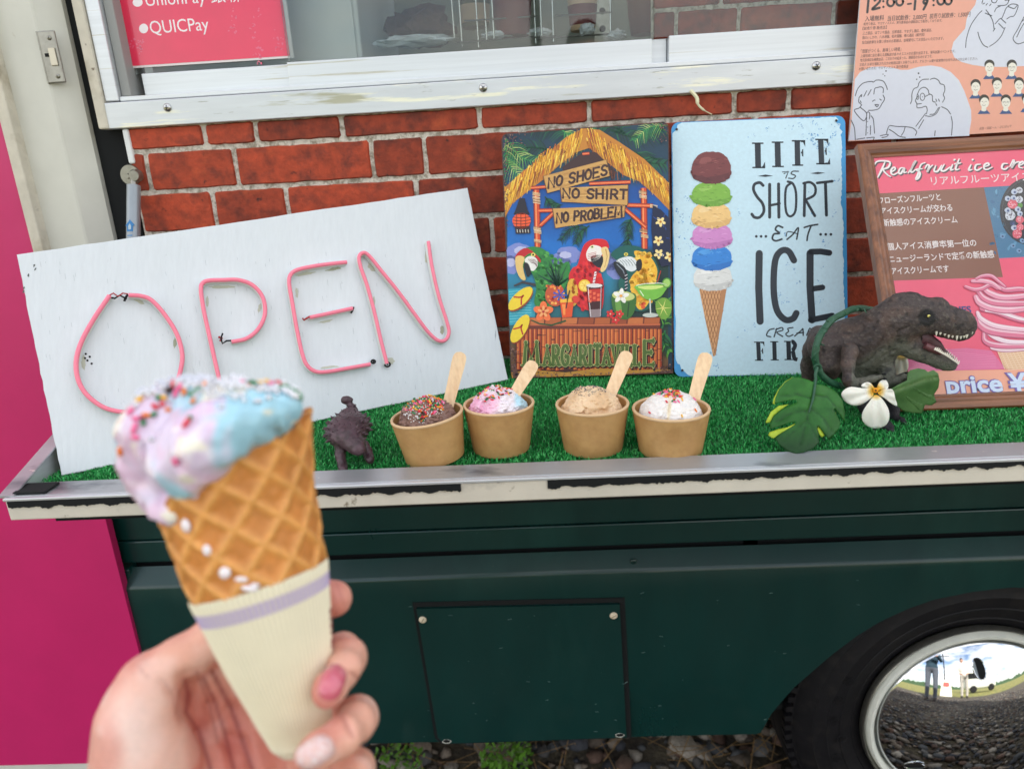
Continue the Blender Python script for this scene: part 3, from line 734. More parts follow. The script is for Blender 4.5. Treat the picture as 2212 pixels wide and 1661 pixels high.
# raised lettering rings and shoulder blocks on the tyre
b = MB()
for k in range(96):
    a = 2 * math.pi * k / 96; u = Vector((math.cos(a), 0, math.sin(a))); t = Vector((-math.sin(a), 0, math.cos(a)))
    b.obox(Vector((WX, .0345, WZ)) + u * .277, u, (0, 1, 0), t, (.010, .016, .0095))
o = P('tread_blocks', b, M_tyre, parent=wheel); o['kind'] = 'stuff'
for k, (a, r) in enumerate(((2.92, .214), (3.10, .214), (3.28, .20), (3.45, .213), (2.74, .214))):
    b = MB(); c = Vector((WX + r * math.cos(a), .0105, WZ + r * math.sin(a)))
    b.tube([c + Vector((.0075 * math.cos(t), -.0006, .0075 * math.sin(t))) for t in np.linspace(0, 2 * math.pi, 20, endpoint=False)], .0007, 6, True)
    b.tube([c + Vector((.0035 * math.cos(t), -.0006, .0045 * math.sin(t))) for t in np.linspace(0, 2 * math.pi, 14, endpoint=False)], .0005, 5, True); P('raised_mark', b, M_tyre, parent=wheel)
M_rim = mat('off white rim paint', srgb((236, 238, 228)), .35, var=.06, vscale=20, coat=.3, spots=[(srgb((110, 80, 60)), 90, .70, .74)])
b = MB(); b.lathe([(.150, .04), (.1600, .012), (.1625, .004), (.1650, .000), (.1668, .002), (.1668, .012)], 128, (WX, .012, WZ), (0, 1, 0)); P('rim_lip', b, M_steel, True, wheel, 50)
b = MB(); b.lathe([(.1605, .016), (.1595, .006), (.156, .001), (.151, .0015), (.1485, .006), (.147, .018), (.146, .03), (.05, .06)], 128, (WX, .008, WZ), (0, 1, 0)); P('rim', b, M_rim, True, wheel, 60)
M_chrome = bpy.data.materials.new('chrome'); M_chrome.use_nodes = True
_b = M_chrome.node_tree.nodes['Principled BSDF']; _b.inputs['Base Color'].default_value = (.74, .76, .78, 1); _b.inputs['Metallic'].default_value = 1; _b.inputs['Roughness'].default_value = .03
Rs = .25; prof = []
for r in np.linspace(.0005, .1425, 60):
    prof.append((r, -(math.sqrt(Rs * Rs - r * r) - math.sqrt(Rs * Rs - .1425 ** 2))))
prof = prof + [(.1432, .001), (.1425, .006)]
b = MB(); b.lathe(prof, 160, (WX, .014, WZ), (0, 1, 0)); hub = P('hubcap', b, M_chrome, True, wheel, 60)
# oval hand holes pressed into the hubcap
for a in (R_(97.5), R_(217.5), R_(337.5)):
    u = Vector((math.cos(a), 0, math.sin(a))); t = Vector((-math.sin(a), 0, math.cos(a))); nn = (Vector((0, -1, 0)) * .86 + u * .5).normalized(); tt = nn.cross(t).normalized()
    c0 = Vector((WX, .014, WZ)) + u * .112 + Vector((0, -(math.sqrt(Rs * Rs - .112 ** 2) - math.sqrt(Rs * Rs - .1425 ** 2)), 0))
    loop = [c0 + t * (.0085 * math.cos(q)) + tt * (.0155 * math.sin(q)) + nn * .0006 for q in np.linspace(0, 2 * math.pi, 28, endpoint=False)]
    b = MB(); b.prism(loop, -nn * .002); P('vent_hole', b, M_gap, parent=hub)
    b = MB(); b.tube(loop, .0009, 6, True); P('vent_lip', b, M_chrome, True, parent=hub)
    b = MB(); b.prism([c0 + t * (.0066 * math.cos(q) + .0015) + tt * (.0128 * math.sin(q)) + nn * .0012 for q in np.linspace(-1.2, 1.2, 14)], -nn * .0004); P('vent_flange', b, mat('dull inner steel', srgb((120, 128, 132)), .4, metal=.7), parent=hub)
# things behind the glass are in the interior file
# ------------------------------------------------------------------ things seen through the panes
def pn(x, y, yy): return onY(605 + .3381 * x, .3381 * y, yy)
M_wire = mat('chromed wire', srgb((200, 200, 196)), .25, metal=.9)
zf = 1.345
b = MB(); b.box((-.50, .60, .96), (2.2, .62, 2.14)); b.build('partition', M_dark_in, truck)
pL = pn(500, 100, .078)
cab = thing('white_cabinet', 'pale grey cabinet standing behind the left pane', 'cabinet', (-.36, .26, .96))
b = MB(); b.box((-.48, .078, 1.34), (pL[0], .36, 1.95), .003); b.build('carcass', M_white_in, cab); b = MB(); b.box((pL[0] - .16, .0740, 1.36), (pL[0] - .006, .0775, 1.93), .001); b.build('door', M_white_in, cab)
rack = thing('wire_rack', 'chromed wire cone rack behind the middle pane', 'wire rack', tuple(pn(1450, 260, .13)))
for (x0, y0, y1) in ((1115, -300, 250), (1165, -300, 300), (1270, -300, 305), (1322, -300, 270), (1368, -300, 250), (1635, -300, 280), (1672, -300, 240), (1748, -300, 270), (2112, -300, 245)):
    b = MB(); p, q = pn(x0, y1, .13), pn(x0 + 8, y0, .13); b.tube([(p[0], .13, p[2]), (p[0], .13, q[2])], .0011, 7); b.build('wire', M_wire, rack, True)
for (x0, x1, y) in ((1175, 1640, 130), (1755, 2120, 98), (1120, 1760, 268), (1640, 2130, 244)):
    b = MB(); p, q = pn(x0, y + 6, .128), pn(x1, y - 8, .128); b.tube([p, (q[0], .128, p[2])], .0011, 7); b.build('wire', M_wire, rack, True)
b = MB(); p = pn(2060, 230, .16); b.box((p[0] - .011, .158, p[2] - .01), (p[0] + .011, .162, 1.9)); up_ = b.build('perforated_upright', M_steel, rack)
for k in range(8): b = MB(); b.lathe([(.0001, 0), (.0042, 0)], 14, (p[0], .1575, p[2] + .008 + .0215 * k), (0, 1, 0)); b.build('hole', M_gap, up_)
b = MB(); q = pn(300, 300, .25); b.box((-.36, .14, 1.325), (.14, .34, 1.334), .002); b.build('inner_counter', M_steel, truck)
def conecup(x, y0, yy, r, cols, label):
    p = pn(x, y0, yy); t = thing('cone_sleeve_stack', label, 'cone sleeves', tuple(p), 'stacked cone sleeves in the rack')
    b = MB(); b.lathe([(.0001, 0), (r * .62, 0), (r * 1.25, .16)], 28, p); b.build('sleeves', cols[0], t, True, 60)
    b = MB(); b.lathe([(r * .66, .006), (r * .76, .030)], 28, p); b.build('band', cols[1], t, True)
M_burg = mat('burgundy paper', srgb((110, 38, 42)), .5, var=.1); M_tan = mat('beige paper', srgb((214, 182, 150)), .5, var=.05)
conecup(1490, 235, .15, .034, (M_burg, M_burg), 'burgundy cone sleeves in the middle of the rack'); conecup(1935, 200, .15, .026, (M_tan, M_burg), 'beige cone sleeves with a burgundy foot at the right of the rack'); conecup(2330, 225, .24, .032, (M_burg, M_burg), 'dark red cone sleeves half hidden beside the brick printed board'); conecup(1250, 180, .30, .032, (mat('olive paper', srgb((110, 104, 70)), .6), M_tan), 'olive cone sleeves standing at the back behind the rack')
M_film = mat('crumpled clear film', srgb((216, 222, 228)), .18, var=.1, vscale=60, coat=.6)
def crumple(c, size, seed, label, m):
    rng = np.random.RandomState(seed); bmx = bmesh.new(); bmesh.ops.create_icosphere(bmx, subdivisions=3, radius=1)
    for v in bmx.verts: n = mnoise.noise(v.co * 2.6 + Vector((seed, 0, 0))); n2 = abs(mnoise.noise(v.co * 6 + Vector((0, seed, 0)))); v.co = Vector((v.co.x * size[0], v.co.y * size[1], v.co.z * size[2])) * (1 + .35 * n - .45 * n2)
    me = bpy.data.meshes.new('crumpled_film'); bmx.to_mesh(me); bmx.free(); o = link('crumpled_film', me, None, m, loc=c); tag(o, label, 'plastic film'); return o
crumple(pn(860, 265, .11), (.052, .02, .008), 1, 'flat crumpled clear plastic bag on the inner counter', M_film); crumple(pn(1380, 225, .14), (.022, .01, .005), 2, 'twist of clear film at the left foot of the rack', M_film); crumple(pn(1660, 210, .14), (.016, .01, .006), 3, 'twist of clear film in the middle of the rack', M_film); crumple(pn(1960, 190, .125), (.012, .01, .008), 4, 'clear film around the foot of the beige sleeves', M_film); crumple(pn(2150, 225, .13), (.012, .01, .007), 5, 'small ball of clear film at the right end of the rack', M_film)
o = crumple(pn(905, 180, .22), (.052, .03, .030), 8, 'dark red cloth bundle on the inner counter', mat('dark maroon cloth', srgb((84, 58, 54)), .8, var=.3, vscale=60)); o.name = 'cloth_bundle'; o['category'] = 'cloth'

# ------------------------------------------------------------------ what stands behind the viewer and shows in the chrome
def figure(x, y, h, yaw, top, legs, label, pose='phone'):
    s_ = h / 1.7; F = Field((-.42 * s_, -.42 * s_, -.02), (.42 * s_, .42 * s_, h + .05), .020)
    P = lambda a, b_, c, r: (a * s_, b_ * s_, c * s_, r * s_)
    F.chain([P(-.10, 0, .04, .05), P(-.10, 0, .48, .062), P(-.09, 0, .86, .085)], .02); F.chain([P(.10, 0, .04, .05), P(.10, 0, .48, .062), P(.09, 0, .86, .085)], .02)
    F.chain([P(-.10, -.03, .04, .042), P(-.10, -.15, .03, .032)], .02); F.chain([P(.10, -.03, .04, .042), P(.10, -.15, .03, .032)], .02)
    F.ell((0, 0, .95 * s_), (.17 * s_, .12 * s_, .14 * s_), .04); F.ell((0, 0, 1.22 * s_), (.19 * s_, .12 * s_, .26 * s_), .04); F.chain([P(0, 0, 1.4, .06), P(0, -.01, 1.5, .05)], .03); F.ell((0, -.01 * s_, 1.60 * s_), (.078 * s_, .098 * s_, .115 * s_), .01)
    for sx in (-1, 1): F.chain([P(sx * .19, 0, 1.40, .055), P(sx * .26, -.03, 1.15, .045), P(sx * .16, -.24, 1.22 if pose == 'phone' else .98, .035), P(sx * .07, -.32, 1.30 if pose == 'phone' else .92, .032)], .02)
    V, Q = F.mesh(2); z = V[:, 2] / s_; sk, hair = np.array(srgb((206, 160, 140))), np.array(srgb((30, 26, 26)))
    C = np.tile(np.array(srgb(top)), (len(V), 1)); C[z < .92] = srgb(legs); C[z < .09] = srgb((60, 54, 50)); C[z > 1.47] = sk; C[(z > 1.62) | ((z > 1.52) & (V[:, 1] > .02 * s_))] = hair; C[(V[:, 1] < -.26 * s_) & (z > .8)] = sk
    ca, sa = math.cos(yaw), math.sin(yaw); W = np.stack([V[:, 0] * ca - V[:, 1] * sa + x, V[:, 0] * sa + V[:, 1] * ca + y, V[:, 2] + GZ + .01], -1)
    t = thing('person', label, 'person', (x, y, GZ)); link('body', mesh_np('body', W, Q, True, col=C), t, M_cloth)
M_cloth = mat('clothing', (1, 1, 1), .85, vcol=True, var=.1, vscale=30)
figure(.22, -2.0, 1.62, R_(175) , (40, 66, 80), (96, 102, 112), 'person in a dark blue jacket and grey trousers mirrored in the hubcap')
figure(-2.6, -2.9, 1.6, R_(150), (190, 180, 190), (120, 112, 120), 'person in a pale striped dress holding up a phone, small in the hubcap mirror')
figure(1.25, -3.3, 1.68, R_(185), (226, 220, 210), (190, 184, 172), 'person in a white shirt carrying a dark bag, mirrored at the right of the hubcap', 'low')
def sandwich():
    t = thing('sandwich_board', 'white and red sandwich board standing on the sunny grass', 'sandwich board', (.55, -3.9, GZ))
    for sg in (-1, 1):
        b = MB(); b.prism([(.30, -3.9 + sg * .25, GZ), (.80, -3.9 + sg * .25, GZ), (.74, -3.9 + sg * .03, GZ + .80), (.36, -3.9 + sg * .03, GZ + .80)], (0, .02 * sg, 0)); b.build('board', mat('white board', srgb((232, 226, 206)), .5), t)
    b = MB(); b.prism([(.42, -3.9 + .17, GZ + .5), (.68, -3.9 + .17, GZ + .5), (.66, -3.9 + .10, GZ + .68), (.44, -3.9 + .10, GZ + .68)], (0, .02, 0)); b.build('red_panel', mat('red print', srgb((214, 60, 50)), .5), t)
sandwich()
pole = thing('utility_pole', 'dark utility pole with wires far off across the field', 'pole', (.2, -14, GZ)); b = MB(); b.tube([(.2, -14, GZ - .1), (.2, -14, 7)], .10, 10); b.build('pole', M_gap, pole); b = MB(); b.box((-.9, -14.05, 6.3), (1.3, -13.95, 6.42)); b.build('crossarm', M_gap, pole)
van = thing('parked_van', 'white van parked on the sunny grass, mirrored in the hubcap', 'van', (3.4, -8, GZ)); b = MB(); b.box((2.2, -9, GZ + .35), (5.2, -7.2, 2.1), .15); b.build('body', M_cream, van)
for (x, y) in ((2.8, -7.2), (4.6, -7.2)): b = MB(); b.lathe([(.0001, 0), (.3, 0), (.33, -.1), (.33, -.2)], 24, (x, y + .05, GZ + .33), (0, 1, 0)); b.build('wheel', M_tyre, van)
b = MB(); b.box((2.4, -7.19, 1.35), (4.0, -7.17, 1.85), .02); b.build('window', M_gap, van)
hg = ground_mesh(-120, 140, -70, -60, GZ, 60, 3, 0, 1)
rng = random.Random(8); V = []; F = []
for i in range(120):
    x = -130 + 260 * i / 119; h = rng.uniform(2, 5); k = len(V); V += [(x - 2.6, -70, GZ - .5), (x + 2.6, -70, GZ - .5), (x + 2, -70 - 1, h * .7), (x, -70 - 1.5, h), (x - 2, -70 - 1, h * .7), (x - 2.6, -73, GZ), (x + 2.6, -73, GZ)]; F += [(k, k + 1, k + 2, k + 3, k + 4), (k + 5, k, k + 4), (k + 1, k + 6, k + 2), (k + 2, k + 6, k + 3), (k + 3, k + 6, k + 5), (k + 3, k + 5, k + 4)]
o = link('distant_trees', mesh_np('distant_trees', V, F, smooth=False), None, mat('far tree green', srgb((60, 84, 56)), .9, var=.3, vscale=.5)); tag(o, 'low line of distant trees beyond the field', kind='stuff')
# ------------------------------------------------------------------ flat print: thin coloured shapes laid on a plate
LET = {  # capital strokes in a unit box, y up
 'A': [[(0, 0), (.5, 1), (1, 0)], [(.2, .36), (.8, .36)]],
 'B': [[(0, 0), (0, 1), (.55, 1), (.85, .85), (.8, .62), (.5, .52), (0, .52)], [(.5, .52), (.9, .4), (.95, .15), (.6, 0), (0, 0)]],
 'C': [[(.95, .8), (.75, .97), (.45, 1), (.15, .8), (0, .5), (.12, .2), (.45, 0), (.75, .03), (1, .22)]],
 'D': [[(0, 0), (0, 1), (.5, 1), (.9, .75), (1, .45), (.8, .12), (.45, 0), (0, 0)]],
 'E': [[(1, 1), (0, 1), (0, 0), (1, 0)], [(0, .52), (.75, .52)]],
 'F': [[(1, 1), (0, 1), (0, 0)], [(0, .52), (.75, .52)]],
 'G': [[(.95, .82), (.7, 1), (.3, .95), (.02, .6), (.05, .25), (.4, 0), (.8, .05), (.97, .2), (.97, .45), (.6, .45)]],
 'H': [[(0, 0), (0, 1)], [(1, 0), (1, 1)], [(0, .5), (1, .5)]],
 'I': [[(.5, 0), (.5, 1)]],
 'L': [[(0, 1), (0, 0), (1, 0)]],
 'M': [[(0, 0), (.1, 1), (.5, .25), (.9, 1), (1, 0)]],
 'N': [[(0, 0), (0, 1), (1, 0), (1, 1)]],
 'O': [[(.5, 1), (.12, .82), (0, .5), (.12, .15), (.5, 0), (.88, .15), (1, .5), (.88, .82), (.5, 1)]],
 'P': [[(0, 0), (0, 1), (.6, 1), (.95, .8), (.85, .55), (.5, .45), (0, .45)]],
 'R': [[(0, 0), (0, 1), (.6, 1), (.95, .8), (.85, .55), (.5, .46), (0, .46)], [(.45, .46), (1, 0)]],
 'S': [[(.95, .85), (.65, 1), (.25, .97), (.05, .75), (.25, .56), (.7, .45), (.95, .22), (.7, .02), (.3, 0), (0, .16)]],
 'T': [[(0, 1), (1, 1)], [(.5, 1), (.5, 0)]],
 'V': [[(0, 1), (.5, 0), (1, 1)]],
}
M_print = mat('printed sheet', (1, 1, 1), 0.42, vcol=True, var=0.05, vscale=120, coat=0.1)
M_paper = mat('laminated paper print', (1, 1, 1), 0.35, vcol=True, var=0.02, vscale=60, coat=0.3)
class Sheet:
    """a flat print on the plane through O spanned by e (right) and u (up); n points at the viewer"""
    dw = 0.00005; lim = None
    def __init__(s, O, e, u, base=0.0002):
        s.O, s.e, s.u = [np.array(v, float) for v in (O, e, u)]
        s.n = np.cross(s.e, s.u); s.base = base
        if s.n @ (CAM - s.O) < 0: s.n = -s.n
        s.s, s.ox, s.oy = 1.0, 0.0, 0.0; s.lv = 0
        s.V = []; s.F = []; s.C = []
    def map(s, sc, ox, oy): s.s, s.ox, s.oy = sc, ox, oy; return s
    def loc(s, x, y):
        """picture measurement -> (a, b) on the plate"""
        d = ray(s.ox + x * s.s, s.oy + y * s.s)
        p = CAM + d * (((s.O - CAM) @ s.n) / (d @ s.n)) - s.O
        return np.array([p @ s.e, p @ s.u])
    def scale(s, x, y): return np.linalg.norm(s.loc(x + 1, y) - s.loc(x, y))
    def _add(s, ab, cols, w):
        k = len(s.V)
        if s.lim: x0, y0, x1, y1 = s.lim; ab = [(min(max(a, x0), x1), min(max(b, y0), y1)) for a, b in ab]
        for (a, b) in ab: s.V.append(s.O + s.e * a + s.u * b + s.n * w)
        s.C += cols
        return k
    def up(s, k=1): s.lv += k; return s
    def W(s): return s.base + s.lv * s.dw
    def raw(s, ab, col):
        if len(ab) < 3: return
        c = srgb(col) if len(np.shape(col)) == 1 or isinstance(col, str) else None
        cols = [c] * len(ab) if c else [srgb(q) for q in col]
        k = s._add(ab, cols, s.W()); s.F.append(list(range(k, k + len(ab))))
    def poly(s, pts, col, smooth=0):
        if smooth: pts = spline(pts, smooth, True)
        s.raw([s.loc(*p) for p in pts], col)
    def blob(s, x, y, rx, ry, col, rot=0, n=20, jag=0.0, rng=None):
        rng = rng or random
        P = []
        for k in range(n):
            t = 2 * math.pi * k / n; q = 1 + (rng.uniform(-jag, jag) if jag else 0)
            a, b = rx * q * math.cos(t), ry * q * math.sin(t)
            P.append((x + a * math.cos(rot) - b * math.sin(rot), y + a * math.sin(rot) + b * math.cos(rot)))
        s.poly(P, col)
    def stroke(s, pts, w, col, taper=(1, 1), smooth=0, cap=True, ab=False):
        """pts in picture px, w width in px (of the current map)"""
        if smooth: pts = spline(pts, smooth)
        q = [np.array(p, float) for p in pts] if ab else [s.loc(*p) for p in pts]
        ww = (w if ab else w * s.scale(*pts[len(pts) // 2])) / 2
        L, Rr = [], []; n = len(q)
        for i in range(n):
            t = q[min(i + 1, n - 1)] - q[max(i - 1, 0)]; t = t / (np.linalg.norm(t) + 1e-12); m = np.array([-t[1], t[0]])
            f = i / max(1, n - 1)
            k = (taper(f) if callable(taper) else taper[0] + (taper[1] - taper[0]) * f) * ww
            L.append(q[i] + m * k); Rr.append(q[i] - m * k)
        c = srgb(col); k0 = s._add(L + Rr, [c] * (2 * n), s.W())
        for i in range(n - 1): s.F.append([k0 + i, k0 + i + 1, k0 + n + i + 1, k0 + n + i])
        if cap:
            for p, tt in ((q[0], taper(0) if callable(taper) else taper[0]), (q[-1], taper(1) if callable(taper) else taper[1])):
                r = ww * tt
                if r > ww * .35: 
                    s.lv += .02; s.raw([p + r * np.array([math.cos(a), math.sin(a)]) for a in np.linspace(0, 2 * math.pi, 12, endpoint=False)], col); s.lv -= .02
    def grid(s, x0, y0, x1, y1, nx, ny, fn, clip=None):
        ab = []; cols = []
        for j in range(ny + 1):
            for i in range(nx + 1):
                x = x0 + (x1 - x0) * i / nx; y = y0 + (y1 - y0) * j / ny; ab.append(s.loc(x, y)); cols.append(srgb(fn(x, y)))
        k = s._add(ab, cols, s.W())
        for j in range(ny):
            for i in range(nx): s.F.append([k + j * (nx + 1) + i, k + j * (nx + 1) + i + 1, k + (j + 1) * (nx + 1) + i + 1, k + (j + 1) * (nx + 1) + i])
    def letters(s, txt, p0, p1, h, w, col, gap=.28, widths=None, jit=0.0, smooth=4, slant=0, serif=0, first=1.0, curved='BCDGOPRSU'):
        """stroke lettering from baseline start p0 to baseline end p1 (px), cap height h px, stroke w px"""
        rng = random.Random(len(txt) * 7 + int(p0[0]))
        widths = widths or {}
        ws = [(.35 if ch == ' ' else widths.get(ch, .3 if ch == 'I' else 1.15 if ch == 'M' else .8)) for ch in txt]
        tot = sum(ws) + gap * (len(txt) - 1); x = 0
        for i, ch in enumerate(txt):
            if ch != ' ':
                hh = h * (first if i == 0 else 1); jy = rng.uniform(-jit, jit) * h; jr = rng.uniform(-jit, jit) * .6
                def T(q):
                    xx = (x + q[0] * ws[i] if ch != 'I' else x + ws[i] * .5 + (q[0] - .5) * ws[i]) / tot
                    bx = p0[0] + (p1[0] - p0[0]) * xx; by = p0[1] + (p1[1] - p0[1]) * xx
                    return (bx + slant * q[1] * hh + jr * q[1] * hh, by - q[1] * hh + jy)
                for st in LET[ch]:
                    pts = [T(q) for q in st]
                    cur = ch in 'CGOS'
                    if cur: s.stroke(pts, w, col, smooth=smooth)
                    else: s.stroke(pts if ch not in 'BDPR' else pts, w, col)
                    if not cur:
                        for p in pts[1:-1]:
                            s.lv += .04; s.raw([s.loc(*p) + (w / 2 * s.scale(*p)) * np.array([math.cos(a), math.sin(a)]) for a in np.linspace(0, 6.283, 12, endpoint=False)], col); s.lv -= .04
                    if serif:
                        for q, p in ((st[0], pts[0]), (st[-1], pts[-1])):
                            if q[1] in (0, 1) or ch in 'EFTCGS': s.stroke([(p[0] - serif * .5, p[1]), (p[0] + serif * .5, p[1])] if q[1] in (0, 1) and not (ch in 'EFL' and q[0] == 1) and not (ch == 'T' and q[1] == 1) else [(p[0], p[1] - serif * .5), (p[0], p[1] + serif * .5)], w * .45, col)
            x += ws[i] + gap
    def text(s, txt, p0, p1, h, col, bold=0.0, shear=0.0, lift=0):
        cu = bpy.data.curves.new('t', 'FONT'); cu.body = txt; cu.size = 1.0; cu.shear = shear; cu.offset = bold; cu.resolution_u = 3
        ob = bpy.data.objects.new('t', cu); COL.objects.link(ob)
        bpy.context.view_layer.update(); dg = bpy.context.evaluated_depsgraph_get()
        me = bpy.data.meshes.new_from_object(ob.evaluated_get(dg))
        n = len(me.vertices)
        if n == 0: bpy.data.objects.remove(ob); return
        co = np.empty(n * 3, dtype=np.float32); me.vertices.foreach_get('co', co); co = co.reshape(-1, 3)[:, :2]
        A, B = s.loc(*p0), s.loc(*p1); d = B - A; Lw = np.linalg.norm(d); d /= Lw; up = np.array([-d[1], d[0]])
        if up[1] < 0: up = -up
        hh = h * s.scale(*p0); x0, x1 = co[:, 0].min(), co[:, 0].max(); yh = 0.73
        k = len(s.V); c = srgb(col)
        for v in co:
            q = A + d * ((v[0] - x0) / (x1 - x0) * Lw) + up * (v[1] / yh * hh); s.V.append(s.O + s.e * q[0] + s.u * q[1] + s.n * s.W()); s.C.append(c)
        for f in me.polygons: s.F.append([k + i for i in f.vertices])
        bpy.data.objects.remove(ob); bpy.data.curves.remove(cu); bpy.data.meshes.remove(me)
    def build(s, name, parent, mtl):
        return link(name, mesh_np(name, s.V, s.F, smooth=False, col=np.array(s.C)), parent, mtl)
def rounded_rect(W, H, r, n=6):
    P = []
    for cx_, cy_, a0 in ((W - r, r, -90), (W - r, H - r, 0), (r, H - r, 90), (r, r, 180)):
        for k in range(n + 1):
            a = R_(a0 + 90 * k / n); P.append((cx_ + r * math.cos(a), cy_ + r * math.sin(a)))
    return P
def plate(name, O, e, u, W, H, r, th, m, parent, bev=0.0):
    O, e, u = [np.array(v, float) for v in (O, e, u)]; n = np.cross(e, u)
    if n @ (CAM - O) < 0: n = -n
    b = MB(); b.prism([O + e * a + u * c - n * th for a, c in rounded_rect(W, H, r)], n * th, bev)
    return b.build(name, m, parent, True, 40)
TZ = 0.9925
def frame_of(BL, yaw, lean, roll, z=TZ):
    e = np.array([math.cos(yaw) * math.cos(roll), math.sin(yaw) * math.cos(roll), math.sin(roll)])
    nh = np.array([-math.sin(yaw), math.cos(yaw), 0]); u = nh * math.sin(lean) + np.array([0, 0, 1]) * math.cos(lean)
    u = u - e * (u @ e); u /= np.linalg.norm(u)
    return np.array(BL, float), e, u

# ---------------- artificial turf on the tray
M_turfbase = mat('turf backing', srgb((16, 84, 40)), 0.9, var=.3, vscale=200)
M_blade = mat('artificial turf blade', (1, 1, 1), 0.45, vcol=True)
def turf(n):
    rng = np.random.RandomState(11)
    x = rng.uniform(-.446, .66, n); y = rng.uniform(-.3435, -.004, n)
    # tufts in rows
    x = np.round(x / .0042) * .0042 + rng.normal(0, .0011, n); y = np.round(y / .0042) * .0042 + rng.normal(0, .0011, n)
    y = np.clip(y, -.3435, -.004)
    a = rng.uniform(0, 2 * np.pi, n); h = rng.uniform(.0030, .0054, n); ln = rng.uniform(.0008, .0028, n); w = .00036
    base = np.stack([x, y, np.full(n, SZ + .0008)], 1)
    d = np.stack([np.cos(a), np.sin(a), np.zeros(n)], 1); s = np.stack([-np.sin(a + rng.uniform(-.8, .8, n)), np.cos(a), np.zeros(n)], 1) * w
    d2 = np.roll(d, 7, 0); mid = base + d2 * (ln * .45)[:, None] + np.array([0, 0, 1]) * (h * .65)[:, None]; tip = base + d * ln[:, None] + np.array([0, 0, 1]) * h[:, None]
    V = np.stack([base - s, base + s, mid - s, mid + s, tip], 1).reshape(-1, 3); k = np.arange(n)[:, None] * 5
    F = np.concatenate([k + np.array([0, 1, 3]), k + np.array([0, 3, 2]), k + np.array([2, 3, 4])], 0)
    g1, g2, g3 = np.array(srgb((26, 152, 68))), np.array(srgb((84, 200, 108))), np.array(srgb((8, 104, 44)))
    t = rng.rand(n, 1); c = np.where(t < .55, g1, np.where(t < .8, g2, g3)) * rng.uniform(.8, 1.2, (n, 1))
    return mesh_np('artificial_turf', V, F, smooth=False, col=np.repeat(c, 5, 0))
o = link('artificial_turf', turf(170000), None, M_blade); tag(o, 'bright green artificial turf lining the counter shelf', kind='stuff')
b = MB(); b.box((-.446, -.3438, SZ + .0003), (2.15, -.003, SZ + .0014)); o = b.build('turf_backing', M_turfbase); tag(o, 'green backing sheet of the artificial turf', kind='stuff')

# ---------------- white OPEN board
M_board = mat('white brushed paint on plywood', srgb((216, 222, 226)), 0.55, var=0.03, vscale=40, bump=.35, bscale=90, bdist=.0015, stretch=(3.2, 1, .35), spots=[(srgb((150, 160, 165)), 55, .70, .78)])
M_ply = mat('raw plywood edge', srgb((176, 168, 150)), .7, var=.15, vscale=80)
BL = onZ(133, 1027, TZ); BR = onZ(1098, 820, TZ); e0 = (BR - BL) / np.linalg.norm(BR - BL); nh = np.array([-e0[1], e0[0], 0]); ln_ = R_(22.5)
u0 = nh * math.sin(ln_) + np.array([0, 0, 1]) * math.cos(ln_)
openb = thing('open_sign_board', 'white painted plywood board with pink neon-style OPEN lettering leaning on the shelf', 'sign board', tuple(BL))
S = Sheet(BL, e0, u0); bq = [np.array([0, 0]), np.array([np.linalg.norm(BR - BL), 0.0]), S.map(1, 0, 0).loc(1010, 406), S.loc(36, 550)]
P3 = lambda ab, w=0.0: S.O + S.e * ab[0] + S.u * ab[1] + S.n * w
edge = []
for i in range(4):
    a, c = bq[i], bq[(i + 1) % 4]
    for t in np.linspace(0, 1, 26, endpoint=False):
        p = a + (c - a) * t; j = random.uniform(-.0005, .0003); edge.append(p + np.array([j, j]) * (1 if 0 < t else 0))
b = MB(); b.prism([P3(p, -.009) for p in edge], S.n * .009, .0006); ob = b.build('board', M_board, openb)
S.map(.50783, 0, 388.8)
def poly3(pts, w, sm=8):
    T = Sheet(BL + S.n * w, e0, u0).map(.50783, 0, 388.8)
    return [T.O + T.e * q[0] + T.u * q[1] for q in (T.loc(*p) for p in (spline(pts, sm) if sm else pts))]
M_tube = mat('pink silicone tube', srgb((248, 132, 156)), .3, var=.03, vscale=30, sss=.15, sss_s=.002)
M_tubew = mat('white silicone base', srgb((222, 224, 220)), .5)
tubes = {'O': [[(466, 492), (400, 590), (348, 685), (325, 765), (330, 840), (362, 905), (425, 958), (490, 982), (560, 985), (640, 960), (705, 915), (748, 862), (768, 810), (775, 740), (752, 655), (700, 572), (645, 512), (600, 494), (547, 490)]],
 'P': [[(985, 689), (1050, 674), (1100, 632), (1127, 570), (1118, 500), (1075, 448), (1015, 426), (950, 426), (890, 428), (862, 440), (855, 470), (866, 550), (890, 660), (917, 780), (938, 870), (956, 940)]],
 'E': [[(1475, 350), (1400, 358), (1330, 368), (1268, 382), (1237, 402), (1230, 440), (1243, 520), (1262, 630), (1286, 740), (1308, 790), (1345, 815), (1400, 815), (1480, 801), (1575, 784)], [(1318, 585), (1400, 568), (1500, 546)]],
 'N': [[(1822, 262), (1838, 370), (1868, 500), (1900, 600), (1910, 650), (1893, 682), (1862, 682), (1820, 645), (1760, 565), (1690, 470), (1625, 390), (1575, 328), (1548, 310), (1528, 326), (1534, 370), (1562, 450), (1592, 560), (1620, 680), (1646, 782)]]}
for ch, strokes in tubes.items():
    for st in strokes:
        b = MB(); c = poly3(st, .0082, 7); b.tube(c, .0021, 12); b.build('neon_letter', M_tube, openb, True, 60)
        b = MB(); b.tube([p - S.n * .0020 for p in c], .0021, 8); b.tube([p - S.n * .0040 for p in c], .0021, 8); b.tube([p - S.n * .0060 for p in c], .0024, 8); b.build('letter_base', M_tubew, openb, True, 60)
